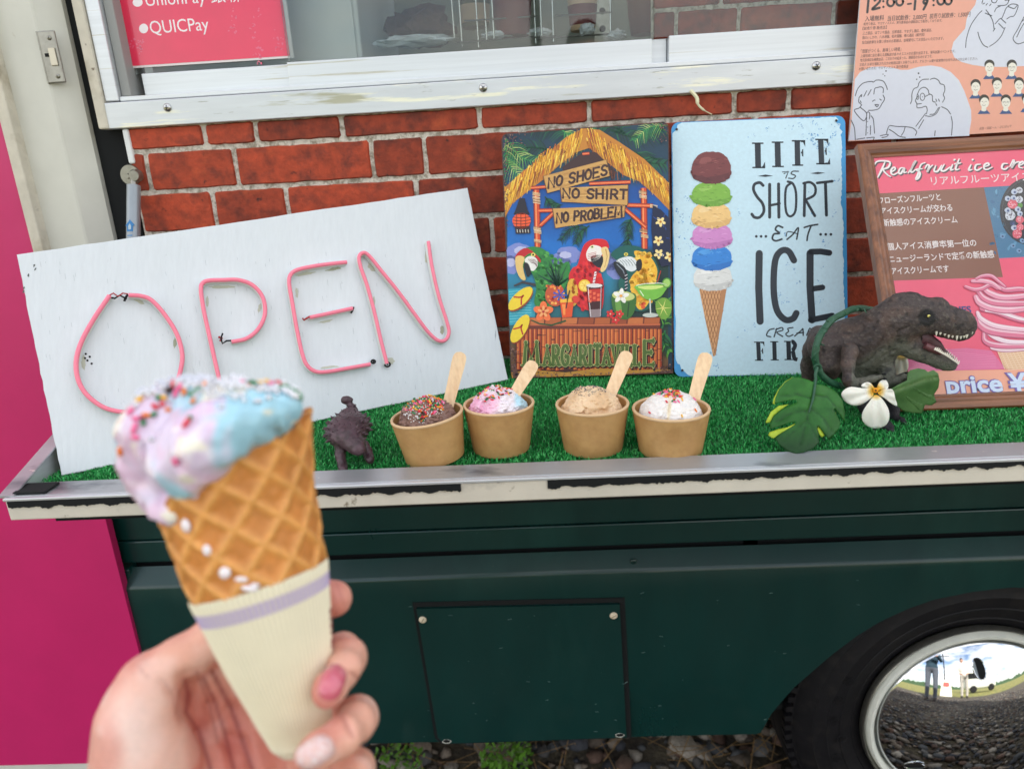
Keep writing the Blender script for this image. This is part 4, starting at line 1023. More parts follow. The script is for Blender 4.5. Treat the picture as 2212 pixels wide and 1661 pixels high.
# solder joints, wires, glue traces
M_redwire = mat('red wire', srgb((170, 30, 34)), .4)
M_glue = mat('old beige glue', srgb((196, 196, 182)), .45, var=.1, vscale=100)
def wires(pts, m, r=.0007): 
    b = MB(); b.tube([P3(S.loc(x, y), z) for x, y, z in pts], r, 6); b.build('wire', m, openb, True, 70)
wires([(468, 498, .006), (485, 492, .009), (505, 505, .008), (525, 492, .009), (545, 492, .006)], M_redwire); wires([(470, 505, .005), (490, 512, .007), (512, 500, .008), (540, 512, .005)], M_gap, .0009); wires([(530, 520, .004), (538, 505, .006), (545, 495, .006)], M_gap, .0011)
wires([(985, 688, .006), (962, 690, .007), (945, 700, .005), (938, 680, .007), (945, 660, .009)], M_gap, .0009); wires([(935, 690, .005), (942, 678, .006), (930, 672, .004)], M_redwire, .0012)
wires([(1318, 585, .006), (1303, 592, .006), (1290, 600, .004), (1284, 592, .005)], M_redwire, .0010); wires([(1500, 546, .006), (1496, 560, .004), (1490, 570, .003)], M_gap, .0010)
def ring(x, y, r, nm='end_cap'):
    q = P3(S.loc(x, y), .005); b = MB(); b.tube([q + S.e * r * math.cos(t) + S.u * r * .8 * math.sin(t) for t in np.linspace(0, 6.283, 14, endpoint=False)], .0010, 6, True); b.ball(q, .0010, 1); b.build(nm, M_gap, openb, True, 60)
ring(1583, 776, .0022); ring(1643, 788, .0030)
b = MB()
for (x, y) in ((365, 740), (382, 752), (372, 768), (390, 781), (362, 758)): 
    q = P3(S.loc(x, y), .0002); b.ball(q, .0011, 1)
o = b.build('drill_holes', M_gap, openb); o['kind'] = 'stuff'
G = Sheet(BL, e0, u0, .00025).map(.50783, 0, 388.8)
for (x, y, rx, ry, rt) in ((590, 515, 26, 7, .5), (745, 690, 7, 24, .1), (355, 775, 9, 32, 0), (940, 456, 50, 7, 0), (882, 520, 6, 22, 0), (1105, 545, 7, 20, .2), (1300, 400, 40, 6, -.2), (1420, 380, 34, 6, -.2), (1385, 602, 30, 5, -.2), (1400, 796, 44, 5, -.1), (1262, 480, 6, 22, 0), (1813, 330, 7, 26, 0), (1580, 372, 12, 22, -.7), (1870, 520, 6, 26, 0), (1880, 640, 8, 20, 0), (1590, 520, 6, 26, 0), (1730, 520, 12, 7, .9), (1660, 770, 20, 12, 0)):
    G.blob(x, y, rx, ry, (188, 190, 172) if random.random() < .7 else (160, 164, 140), rt, 18, .25)
for (x, y, L, a) in [(random.uniform(90, 2050), random.uniform(300, 960), random.uniform(4, 26), 1.45) for _ in range(150)]:
    yl = 320 - (x - 80) * .145; yb = 1240 - (x - 250) * .215
    if y < yl + 30 or y > yb - 30 or x < 80 + (y - 310) * .2 + 20: continue
    G.stroke([(x, y), (x + L * .15, y + L)], 1.2, (176, 184, 188), cap=False)
for (x, y) in ((145, 365), (122, 405), (102, 460), (100, 475), (150, 380)): G.blob(x, y, 4, 7, (80, 86, 84), .3, 9, .4)
o = G.build('paint_marks', openb, M_print); o['kind'] = 'stuff'

# ---------------- tin sign: beach bar with parrots
O1, e1, u1 = frame_of((-.0358, -.0904, .9923), -.0866, .2228, .0107)
sign1 = thing('tin_sign', 'colourful tin sign with three parrots at a thatched beach bar', 'tin sign', tuple(O1), 'tin signs leaning on the brick cladding')
M_tin = mat('rusty tin edge', srgb((84, 58, 54)), .5, metal=.3, var=.3, vscale=120)
plate('plate', O1, e1, u1, .1907, .285, .008, .0012, M_tin, sign1)
S = Sheet(O1, e1, u1).map(.36939, 1036.9, 233.3); S.lim = (.0012, .0012, .1895, .2838)
rng = random.Random(5)
def mixc(a, b, t): t = min(1, max(0, t)); return tuple(a[i] + (b[i] - a[i]) * t for i in range(3))
def bg(x, y):
    nz = mnoise.noise(Vector((x * .008, y * .008, 1))); 
    if y < 430: c = mixc((22, 44, 52), (20, 66, 96), (y - 80) / 300 + nz * .5)
    elif y < 900: c = mixc((4, 70, 146), (20, 112, 196), (y - 430) / 400 + nz * .3)
    else: c = mixc((40, 140, 190), (30, 110, 120), (y - 900) / 300)
    if x > 760 and y > 820: c = mixc(c, (16, 56, 50), (x - 760) / 120)
    if y > 1280: c = mixc(c, (120, 84, 52), (y - 1280) / 120)
    return c
inset = .0016
ab0 = rounded_rect(.1907 - 2 * inset, .285 - 2 * inset, .0065, 5)
S.raw([(a + inset, c + inset) for a, c in ab0], (20, 60, 80)); S.up()
S.grid(160, 150, 1100, 1535, 22, 30, bg); S.up()
for (x, y, rx, ry) in ((230, 850, 85, 60), (180, 920, 60, 55), (300, 900, 60, 60), (520, 860, 70, 50), (470, 900, 60, 60), (760, 900, 60, 50), (800, 950, 60, 50)):
    S.blob(x, y, rx, ry, (128, 140, 204), 0, 20, .1, rng); 
S.up()
for (x, y, rx, ry) in ((240, 835, 40, 24), (180, 905, 28, 24), (500, 860, 35, 20)): S.blob(x, y, rx, ry, (188, 190, 226), 0, 20, .12, rng)
S.up(); S.poly([(160, 1060), (330, 1050), (320, 1260), (170, 1270)], (48, 168, 190)); S.up()
for k in range(12): S.stroke([(170, 1075 + k * 16), (230, 1070 + k * 16), (300, 1078 + k * 15)], 3, (130, 214, 220), cap=False)
S.up()
def frond(p0, p1, L, n, cols, w=5, bend=.5, spread=1.0):
    a = np.array(p0, float); c = np.array(p1, float); mid = (a + c) / 2 + np.array([-(c - a)[1], (c - a)[0]]) * bend * .3
    sp = spline([a, mid, c], n)
    S.stroke(sp, w * 1.2, cols[0], taper=(1, .3), cap=False)
    for i in range(2, len(sp) - 1):
        t = sp[i + 1] - sp[i - 1]; t /= np.linalg.norm(t) + 1e-9; m = np.array([-t[1], t[0]]); f = i / len(sp)
        for sg in (-1, 1):
            l = L * (1 - .55 * f) * rng.uniform(.75, 1.1); d = (t * .75 + m * sg * spread); d /= np.linalg.norm(d)
            q = sp[i] + d * l + np.array([0, l * .25]); mm = sp[i] + d * l * .5
            S.stroke([sp[i], mm, q], w, rng.choice(cols), taper=(1, .15), cap=False)
dk = [(18, 70, 52), (28, 98, 62), (14, 52, 44)]; lt = [(60, 150, 84), (120, 180, 90), (36, 116, 70), (180, 205, 120)]
for a, c, L in (((420, 250), (150, 300), 110), ((560, 180), (300, 130), 110), ((600, 250), (380, 330), 100), ((850, 150), (640, 110), 90), ((900, 250), (1090, 330), 110), ((760, 130), (1080, 120), 110)): frond(a, c, L, 9, dk, 10)
S.up()
for a, c, L in (((150, 180), (390, 330), 120), ((150, 190), (250, 420), 130), ((1100, 100), (900, 200), 90), ((700, 100), (560, 220), 90), ((480, 130), (640, 190), 80)): frond(a, c, L, 9, lt, 6)
S.up()
# thatched roof
S.poly([(600, 104), (500, 175), (380, 280), (250, 372), (136, 470), (146, 640), (190, 560), (260, 505), (370, 420), (470, 330), (560, 262), (640, 235), (720, 300), (840, 395), (930, 430), (1010, 500), (1108, 600), (1106, 440), (960, 300), (820, 205), (700, 130), (620, 104)], (196, 128, 40)); S.up()
for k in range(760):
    t = rng.random()
    if rng.random() < .5: x = 136 + (600 - 136) * t; top = 470 + (104 - 470) * (t ** .95) + 12 * math.sin(t * 9); dx = -.28
    else: x = 620 + (1106 - 620) * t; top = 104 + (440 - 104) * (t ** 1.05) + 8 * math.sin(t * 7); dx = .28
    y = top + rng.uniform(0, 105) - 12; L = rng.uniform(40, 85)
    S.stroke([(x, y), (x + dx * L * .45, y + L * .5), (x + dx * L * .8, y + L)], rng.uniform(3, 7), rng.choice([(250, 200, 60), (232, 160, 40), (255, 222, 96), (200, 100, 34), (140, 66, 30), (246, 184, 44)]), taper=(1, .2), cap=False)
    if k % 150 == 0: S.up()
S.up()
S.poly([(600, 262), (680, 262), (800, 380), (700, 420), (500, 400), (480, 350)], (60, 34, 32)); S.up()
for k in range(40): x = rng.uniform(500, 830); S.stroke([(x, 330 + abs(x - 640) * .3), (x + rng.uniform(-6, 6), 400 + rng.uniform(0, 30))], 4, rng.choice([(110, 60, 40), (160, 92, 48), (70, 40, 40)]), cap=False)
S.up()
for a, c, L in (((600, 690), (470, 780), 60), ((640, 690), (560, 800), 60), ((870, 760), (880, 860), 60), ((890, 640), (870, 770), 70), ((380, 520), (470, 580), 60)): frond(a, c, L, 8, dk, 7)
S.up()
def bamboo(p, q, w):
    S.stroke([p, q], w, (120, 40, 26), cap=False); S.up(.3); S.stroke([p, q], w * .72, (214, 74, 36), cap=False); S.up(.3)
    S.stroke([(p[0] - w * .12, p[1]), (q[0] - w * .12, q[1])], w * .22, (250, 150, 90), cap=False); S.up(.3)
for p, q, w in (((330, 480), (338, 815), 38), ((957, 470), (962, 825), 38), ((345, 602), (440, 600), 24), ((640, 445), (880, 435), 22), ((600, 272), (640, 268), 18), ((860, 570), (1010, 574), 26), ((352, 690), (440, 606), 24), ((845, 590), (972, 700), 24), ((300, 470), (400, 462), 20)): bamboo(p, q, w)
S.up()
for (x, y) in ((330, 500), (330, 525), (332, 545), (335, 700), (338, 720), (338, 775), (950, 490), (953, 515), (955, 715), (962, 745), (1015, 572)):
    for k in range(3): S.stroke([(x - 22, y + k * 7 - 5), (x + 22, y + k * 7 + 3)], 4, rng.choice([(226, 200, 150), (170, 140, 100), (240, 220, 180)]), cap=False)
S.up()
# lantern
S.poly([(232, 530), (262, 530), (280, 600), (292, 625), (196, 625), (208, 600)], (34, 30, 40)); S.blob(244, 662, 54, 46, (245, 92, 40)); S.poly([(204, 695), (292, 690), (296, 735), (210, 738)], (44, 30, 34)); S.up()
for k in range(4): S.stroke([(193, 640 + k * 18), (244, 646 + k * 18), (297, 638 + k * 18)], 4, (96, 40, 30), cap=False)
for x in (215, 240, 268): S.stroke([(x, 622), (x, 700)], 4, (120, 50, 30), cap=False)
for k in range(5): S.stroke([(218 + k * 16, 712), (220 + k * 16, 730)], 4, (220, 215, 200), cap=False)
S.up()
# planks and their words
for P_, txt, a, c, h in (([(368, 402), (742, 304), (762, 400), (392, 502)], 'NO SHOES', (400, 470), (742, 392), 56), ([(468, 470), (868, 452), (866, 572), (476, 552)], 'NO SHIRT', (486, 528), (856, 536), 52), ([(422, 590), (852, 572), (846, 640), (438, 706)], 'NO PROBLEM', (448, 672), (828, 636), 54)):
    S.poly(P_, (112, 74, 40)); S.up(.5); cc = np.mean(P_, 0); S.poly([tuple(cc + (np.array(p) - cc) * .975) for p in P_], (206, 158, 88)); S.up(.5)
    for k in range(16):
        f = (k + .5) / 16; p = np.array(P_[0]) * (1 - f) + np.array(P_[3]) * f; q = np.array(P_[1]) * (1 - f) + np.array(P_[2]) * f; t0, t1 = sorted((rng.random(), rng.random()))
        S.stroke([tuple(p + (q - p) * t0), tuple(p + (q - p) * (t0 + t1) / 2 + np.array([0, 3])), tuple(p + (q - p) * t1)], 2.6, rng.choice([(236, 196, 124), (164, 112, 56), (180, 130, 70)]), cap=False)
    S.up(.5); S.letters(txt, a, c, h, 13.5, (62, 36, 34), gap=.34, jit=.05, slant=.05); S.up()
# ginger lily cluster on the right, dark leaves
S.poly([(1010, 570), (1060, 600), (1110, 650), (1115, 920), (1060, 930), (1010, 820), (1000, 700)], (16, 28, 62)); S.up()
for (x, y) in ((1055, 668), (1042, 778), (1108, 870), (1045, 855)):
    for k in range(5): a = k * 1.257 + .3; S.blob(x + 17 * math.cos(a), y + 17 * math.sin(a), 14, 9, (246, 222, 150), a, 10)
S.up()
for (x, y) in ((1055, 668), (1042, 778), (1108, 870)): S.blob(x, y, 7, 7, (190, 120, 40))
for k in range(14): x, y = rng.uniform(1005, 1105), rng.uniform(600, 920); S.stroke([(x, y), (x + rng.uniform(-25, 25), y + rng.uniform(-25, 25))], 6, (36, 74, 150), taper=(1, .3), cap=False)
S.up()
# right bottom foliage
for a, c, L in (((1060, 1290), (1100, 1110), 70), ((1080, 1300), (1110, 1430), 80), ((1040, 1180), (1000, 1060), 60)): frond(a, c, L, 8, [(30, 110, 60), (90, 160, 60), (24, 70, 46)], 10)
S.up(); S.poly([(1030, 1130), (1080, 1110), (1120, 1150), (1105, 1220), (1060, 1235), (1030, 1190)], (120, 170, 60), 3); S.up()
for k in range(6): S.stroke([(1070, 1170), (1070 + 45 * math.cos(k), 1170 + 50 * math.sin(k))], 6, (236, 232, 130), taper=(1, .2), cap=False)
S.up()
# green parrot
S.poly([(215, 860), (270, 820), (340, 815), (400, 850), (440, 930), (520, 900), (520, 1000), (470, 1100), (400, 1180), (320, 1150), (330, 1050), (300, 960), (250, 930)], (46, 132, 56), 4); S.up()
for k in range(150):
    x, y = rng.uniform(320, 500), rng.uniform(840, 1150)
    if (x - 400) ** 2 / 90 ** 2 + (y - 990) ** 2 / 170 ** 2 < 1: S.blob(x, y, 13, 9, rng.choice([(58, 146, 60), (44, 126, 54), (84, 166, 74), (36, 112, 52)]), .6, 8)
S.up(); S.poly([(206, 880), (230, 840), (280, 822), (350, 880), (350, 905), (300, 850), (250, 880)], (196, 30, 36), 3); S.poly([(262, 890), (296, 866), (332, 884), (338, 922), (314, 954), (285, 940)], (236, 234, 228), 3); S.up()
S.poly([(208, 880), (235, 865), (262, 880), (252, 920), (258, 960), (268, 1006), (240, 1000), (215, 950)], (232, 196, 120), 4); S.poly([(262, 905), (285, 915), (300, 965), (280, 990), (268, 960), (258, 930)], (30, 26, 30), 3); S.up()
S.blob(312, 860, 13, 11, (240, 226, 110)); S.up(.5); S.blob(312, 860, 6, 6, (20, 20, 20)); S.up()
for k in range(5): S.stroke([(285 + k * 8, 885), (300 + k * 9, 905), (330, 915 + k * 4)], 2.5, (120, 70, 70), cap=False)
S.stroke([(205, 1040), (250, 1020), (320, 1035)], 26, (60, 56, 60), taper=(.4, .6)); S.up()
# pineapple
S.blob(440, 1095, 58, 66, (200, 84, 44)); S.up()
for k in range(40): x, y = rng.uniform(390, 490), rng.uniform(1035, 1155); S.blob(x, y, 8, 8, rng.choice([(250, 140, 60), (220, 70, 60), (255, 190, 90), (180, 60, 50)]), 0, 7)
S.up()
for k in range(22): a = -1.57 + rng.uniform(-1.1, 1.1); L = rng.uniform(60, 160); S.stroke([(455, 1040), (455 + L * .5 * math.cos(a), 1040 + L * .5 * math.sin(a)), (455 + L * math.cos(a * .98), 1040 + L * math.sin(a))], 16, rng.choice(dk + [(36, 90, 50)]), taper=(1, .1), cap=False)
S.up(); 
for k in range(7): S.stroke([(468, 1095), (468 + 42 * math.cos(k * .9), 1095 + 32 * math.sin(k * .9))], 12, (36, 92, 190), taper=(.2, 1), cap=False)
S.up()
# red parrot
S.poly([(590, 850), (615, 795), (670, 768), (735, 775), (755, 815), (745, 830), (700, 900), (690, 950), (720, 1010), (722, 1130), (700, 1190), (620, 1180), (560, 1140), (520, 1000), (540, 940), (570, 920)], (216, 26, 34), 4); S.up()
for k in range(110):
    x, y = rng.uniform(540, 720), rng.uniform(900, 1180)
    if (x - 630) ** 2 / 88 ** 2 + (y - 1040) ** 2 / 150 ** 2 < 1: S.blob(x, y, 14, 9, rng.choice([(240, 50, 44), (186, 20, 34), (230, 36, 50), (150, 16, 36)]), 1.2, 8)
S.poly([(520, 1010), (560, 1010), (575, 1120), (540, 1160), (510, 1080)], (232, 180, 60), 3); S.up()
S.poly([(622, 850), (650, 806), (700, 812), (718, 840), (700, 880), (660, 900), (630, 890)], (244, 236, 228), 4); S.poly([(650, 870), (700, 862), (722, 880), (715, 920), (690, 935), (655, 905)], (30, 26, 34), 3); S.up()
S.poly([(708, 825), (740, 815), (757, 850), (752, 900), (735, 945), (712, 962), (704, 945), (720, 900), (716, 860)], (240, 208, 140), 4); S.up(.5); S.stroke([(735, 830), (744, 870), (728, 935)], 7, (200, 150, 80), taper=(1, .3)); S.blob(656, 815, 12, 10, (236, 236, 180)); S.up(.5); S.blob(656, 815, 5, 5, (20, 20, 20))
for k in range(4): S.stroke([(630, 858 + k * 9), (650, 852 + k * 9), (680, 845 + k * 8)], 2.5, (190, 60, 60), cap=False)
S.up()
# teal and yellow parrot
S.poly([(768, 870), (790, 830), (850, 805), (930, 815), (1000, 860), (1040, 930), (1045, 1010), (1000, 1160), (920, 1190), (850, 1150), (810, 1050), (820, 990), (860, 930)], (14, 92, 84), 4); S.up()
S.poly([(900, 840), (980, 860), (1030, 930), (1030, 1000), (985, 1140), (930, 1180), (890, 1100), (880, 1000), (930, 930)], (244, 186, 48), 4); S.up()
for k in range(150):
    x, y = rng.uniform(880, 1030), rng.uniform(850, 1170)
    if (x - 955) ** 2 / 72 ** 2 + (y - 1000) ** 2 / 165 ** 2 < 1: S.blob(x, y, 13, 11, rng.choice([(250, 196, 56), (240, 170, 40), (255, 216, 96), (236, 160, 40), (230, 90, 40) if y > 1060 else (250, 200, 70)]), 0, 8)
S.up(); S.poly([(795, 900), (835, 876), (885, 872), (915, 900), (918, 940), (880, 958), (830, 930)], (226, 230, 232), 4); S.up()
S.poly([(780, 905), (810, 905), (850, 940), (862, 985), (850, 1005), (825, 995), (795, 955)], (26, 30, 36), 4); S.poly([(912, 905), (935, 885), (946, 905), (942, 945), (918, 955)], (24, 24, 30), 3); S.up()
S.stroke([(800, 915), (835, 950), (850, 985)], 5, (140, 150, 160)); S.blob(853, 858, 12, 10, (240, 220, 90)); S.up(.5); S.blob(853, 858, 5, 5, (10, 10, 10))
for k in range(6): S.stroke([(800 + k * 16, 895 - k * 2), (815 + k * 17, 905), (826 + k * 17, 925)], 2.5, (90, 110, 110), cap=False)
S.up()
# counter top and bamboo front
S.poly([(280, 1225), (1052, 1222), (1052, 1288), (280, 1290)], (112, 46, 26)); S.up(.5)
for k in range(8): x = 290 + k * 96; S.poly([(x, 1228), (x + 88, 1227), (x + 84, 1262), (x - 4, 1264)], rng.choice([(186, 96, 46), (160, 76, 38), (206, 116, 60)]))
S.stroke([(280, 1268), (660, 1270), (1052, 1266)], 10, (206, 104, 62), cap=False); S.up()
S.poly([(212, 1290), (1062, 1288), (1066, 1530), (212, 1545)], (70, 28, 20)); S.up()
x = 216
while x < 1055:
    w = rng.uniform(17, 25); j = rng.uniform(-10, 6); S.poly([(x, 1292), (x + w, 1292), (x + w, 1530 + j), (x, 1532 + j)], rng.choice([(188, 78, 34), (170, 64, 30), (206, 96, 44)])); S.up(.2); S.poly([(x + w * .2, 1293), (x + w * .5, 1293), (x + w * .5, 1528 + j), (x + w * .2, 1528 + j)], (232, 136, 66)); S.lv -= .2
    for k in range(2): y = rng.uniform(1300, 1500); S.lv += .4; S.stroke([(x, y), (x + w, y)], 4, (90, 34, 22), cap=False); S.lv -= .4
    x += w + 4
S.up()
# sand and worn border
S.poly([(180, 1545), (300, 1530), (500, 1545), (700, 1520), (900, 1532), (1040, 1525), (1130, 1530), (1128, 1552), (620, 1572), (190, 1588)], (196, 142, 58)); S.up()
S.poly([(196, 1585), (190, 1500), (205, 1490), (230, 1560), (400, 1575), (700, 1570), (1000, 1545), (1130, 1530), (1132, 1552), (640, 1572)], (112, 78, 66)); S.up()
# drinks, fruit and flowers on the counter
for k in range(5): a = k * 1.257 - .3; S.blob(372 + 28 * math.cos(a), 1192 + 30 * math.sin(a), 32, 21, (250, 120, 62), a, 14)
S.up(); 
for k in range(5): a = k * 1.257 - .3; S.blob(372 + 20 * math.cos(a), 1192 + 20 * math.sin(a), 15, 8, (255, 176, 110), a, 10)
S.blob(372, 1192, 8, 8, (190, 30, 40)); S.stroke([(300, 1240), (350, 1262), (420, 1270), (500, 1245)], 26, (30, 80, 40), taper=(.3, .4))
S.poly([(468, 1130), (550, 1125), (538, 1222), (482, 1226)], (236, 84, 30)); S.up(.5); S.poly([(470, 1120), (548, 1115), (548, 1135), (470, 1140)], (250, 190, 60)); S.poly([(480, 1150), (500, 1148), (500, 1210), (488, 1212)], (255, 150, 70)); S.stroke([(505, 1170), (515, 1110), (525, 1070)], 7, (40, 30, 34)); S.blob(560, 1120, 24, 22, (226, 60, 46)); S.up(.5)
S.stroke([(660, 1050), (668, 1010), (676, 965)], 13, (240, 236, 236)); S.up(.3)
for k in range(5): S.stroke([(655 + k * 4, 1045 - k * 18), (671 + k * 4, 1037 - k * 18)], 5, (180, 40, 60), cap=False)
S.blob(612, 1040, 36, 36, (246, 196, 50)); S.up(.3); S.blob(612, 1040, 28, 28, (255, 224, 110)); S.up(.3)
for k in range(6): S.stroke([(612, 1040), (612 + 26 * math.cos(k), 1040 + 26 * math.sin(k))], 2.5, (236, 170, 40), cap=False)
S.poly([(622, 1042), (716, 1038), (708, 1222), (640, 1226)], (64, 20, 24)); S.up(.4); S.poly([(628, 1062), (712, 1058), (708, 1130), (632, 1134)], (200, 44, 32)); S.blob(669, 1040, 47, 12, (232, 226, 224)); S.poly([(638, 1180), (708, 1176), (704, 1222), (644, 1226)], (150, 130, 132)); S.up(.4)
for k in range(7): S.poly([(636 + (k % 3) * 24, 1070 + k * 9), (652 + (k % 3) * 24, 1068 + k * 9), (652 + (k % 3) * 24, 1084 + k * 9), (638 + (k % 3) * 24, 1086 + k * 9)], (244, 110, 70))
S.stroke([(632, 1050), (640, 1140), (648, 1218)], 4, (236, 226, 226), cap=False); S.stroke([(708, 1050), (704, 1218)], 4, (200, 190, 196), cap=False); S.up()
S.poly([(768, 1100), (800, 1080), (880, 1080), (912, 1100), (905, 1180), (870, 1232), (815, 1230), (778, 1180)], (56, 110, 40), 4); S.up(.4); S.blob(838, 1100, 66, 28, (206, 214, 130), .1); S.poly([(790, 1130), (800, 1200), (830, 1226), (820, 1130)], (110, 160, 70), 3); S.stroke([(870, 1140), (862, 1220)], 8, (30, 72, 30)); S.up(.4)
for k in range(5): a = k * 1.257 - .2; S.blob(824 + 24 * math.cos(a), 1100 + 22 * math.sin(a), 24, 13, (250, 246, 236), a, 12)
S.up(.3); S.blob(824, 1100, 9, 8, (250, 170, 60)); S.stroke([(850, 1070), (858, 1000), (850, 970)], 12, (36, 34, 44)); S.up(.3)
for k in range(5): S.stroke([(846, 1060 - k * 19), (862, 1052 - k * 19)], 4, (226, 220, 226), cap=False)
for (cx_, cy_) in ((762, 1205), (792, 1240), (815, 1205)):
    for k in range(5): a = k * 1.257; S.blob(cx_ + 12 * math.cos(a), cy_ + 12 * math.sin(a), 14, 9, (226, 44, 44), a, 8)
    S.lv += .3; S.blob(cx_, cy_, 5, 5, (250, 190, 160)); S.lv -= .3
S.up()
S.poly([(912, 1040), (1085, 1034), (1078, 1075), (1050, 1108), (1010, 1124), (975, 1122), (940, 1100), (918, 1070)], (120, 190, 66), 3); S.up(.4); S.poly([(925, 1045), (1075, 1040), (1030, 1060), (960, 1062)], (214, 234, 130), 3); S.stroke([(992, 1120), (996, 1200)], 7, (220, 226, 220)); S.blob(995, 1212, 46, 13, (200, 206, 196)); S.stroke([(935, 1070), (955, 1100)], 5, (230, 244, 210)); S.blob(1090, 1025, 27, 30, (80, 150, 50), .2); S.up(.3); S.blob(1090, 1025, 20, 23, (170, 214, 110), .2); S.stroke([(1035, 1020), (1055, 955)], 5, (190, 50, 40)); S.stroke([(914, 1040), (960, 1030), (1000, 1028), (1050, 1026), (1086, 1034)], 5, (226, 240, 214), smooth=3); S.up()
# sandals
for (cx_, cy_, rt, L) in ((238, 1115, -.75, 92), (236, 1290, -1.05, 92)):
    S.blob(cx_ + 3, cy_ + 8, L, 40, (150, 60, 30), rt); S.up(.4); S.blob(cx_, cy_, L, 38, (246, 214, 50), rt); S.up(.4)
    d = np.array([math.cos(rt), math.sin(rt)]); m = np.array([-d[1], d[0]]); c = np.array([cx_, cy_])
    S.stroke([tuple(c - d * 20 + m * 30), tuple(c + d * 5 + m * 5), tuple(c + d * 25)], 9, (190, 50, 36), smooth=4); S.stroke([tuple(c - d * 20 - m * 30), tuple(c + d * 5 - m * 5), tuple(c + d * 25)], 9, (190, 50, 36), smooth=4); S.up(.5)
# big lettering across the bamboo: dark shadow, pale outline, green face
W_ = {'M': 1.25, 'I': .3, 'A': .82, 'R': .75, 'G': .8, 'T': .75, 'V': .8, 'L': .62, 'E': .7}
for (dx, dy, w, c) in ((5, 6, 40, (40, 20, 16)), (0, 0, 33, (196, 192, 122)), (0, 0, 25, (84, 110, 48))):
    S.letters('M', (262 + dx, 1502 + dy), (340 + dx, 1500 + dy), 132, w * .82, c, widths=W_, serif=w * 1.15)
    S.letters('ARGARITAVILL', (376 + dx, 1502 + dy), (930 + dx, 1500 + dy), 112, w * .74, c, gap=.40, widths=W_, serif=w * .95)
    S.letters('E', (960 + dx, 1500 + dy), (1012 + dx, 1500 + dy), 138, w * .82, c, widths=W_, serif=w * 1.1); S.up()
# speckled rust at the corners and edges, nail holes
for k in range(900):
    q = rng.random()
    if q < .25: x, y = 120 + rng.gauss(26, 20), rng.uniform(140, 700)
    elif q < .4: x, y = rng.gauss(180, 45), rng.gauss(180, 35)
    elif q < .55: x, y = rng.gauss(1075, 30), rng.gauss(110, 60)
    elif q < .75: x, y = rng.uniform(180, 1130), 1572 - (rng.uniform(0, 30))
    elif q < .9: x, y = rng.gauss(195, 14), rng.uniform(1400, 1580)
    else: x, y = rng.gauss(1080, 30), rng.gauss(1535, 18)
    ab = S.loc(x, y)
    if not (.002 < ab[0] < .1887 and .002 < ab[1] < .283): continue
    r = rng.uniform(1.5, 5); S.blob(x, y, r, r * rng.uniform(.6, 1.3), rng.choice([(92, 60, 58), (120, 80, 74), (76, 50, 52), (150, 116, 104)]), 0, 6)
S.up()
for (x, y) in ((156, 170), (1068, 92), (215, 1556), (1103, 1520)): S.blob(x, y, 8, 8, (16, 14, 16), 0, 12)
o = S.build('printed_picture', sign1, M_print); o['kind'] = 'stuff'

# ---------------- tin sign: six scoops and lettering
O2, e2, u2 = frame_of((.1535, -.114, .9929), -.0441, .3054, -.0201)
sign2 = thing('tin_sign', 'pale blue tin sign with a six-scoop ice cream cone and LIFE IS SHORT lettering', 'tin sign', tuple(O2), 'tin signs leaning on the brick cladding')
M_tin2 = mat('blue painted tin', srgb((66, 150, 205)), .4, metal=.1, var=.06)
plate('plate', O2, e2, u2, .1935, .2922, .009, .0012, M_tin2, sign2)
S = Sheet(O2, e2, u2).map(.36945, 1417.1, 233.3); S.lim = (.0008, .0008, .1927, .2914)
rng = random.Random(9)
# pale field with a chipped, uneven edge
ed = []
def chip(x0, y0, x1, y1, n, a, k):
    for i in range(n):
        t = i / n; j = (mnoise.noise(Vector((t * 9 + k, k, 0))) + 1) * .5
        nx_, ny_ = (y1 - y0), -(x1 - x0); l = math.hypot(nx_, ny_); off = -a * (j ** 2) - rng.uniform(0, a * .25)
        ed.append((x0 + (x1 - x0) * t + nx_ / l * off, y0 + (y1 - y0) * t + ny_ / l * off))
chip(150, 72, 1060, 50, 90, 16, 1); ed += [(1066, 70), (1050, 84), (1078, 96), (1072, 120), (1090, 140)]
chip(1090, 160, 1118, 1540, 110, 26, 2); ed.append((1100, 1556)); chip(1090, 1560, 190, 1572, 70, 4, 3); ed += [(186, 1560), (165, 1540), (150, 1536), (140, 1500), (126, 1495)]
chip(112, 1470, 92, 210, 80, 9, 4); ed += [(96, 150), (120, 128), (126, 100)]
S.poly(ed, (196, 224, 236)); S.up()
for k in range(90):
    q = rng.random()
    if q < .4: x, y = rng.gauss(960, 110), rng.gauss(150, 90)
    elif q < .6: x, y = rng.gauss(170, 70), rng.uniform(600, 1000)
    elif q < .8: x, y = rng.uniform(480, 1050), rng.uniform(600, 1500)
    else: x, y = rng.uniform(120, 1080), rng.uniform(80, 1550)
    for j in range(rng.randint(2, 8)):
        xx, yy = x + rng.gauss(0, 12), y + rng.gauss(0, 12); ab = S.loc(xx, yy)
        if .004 < ab[0] < .189 and .004 < ab[1] < .288: r = rng.uniform(1.2, 4.2); S.blob(xx, yy, r * rng.uniform(.6, 2), r, rng.choice([(128, 176, 214), (96, 156, 206), (150, 192, 222), (120, 160, 196)]), rng.uniform(0, 3), 6, .3, rng)
S.up()
DKC = (34, 42, 50)
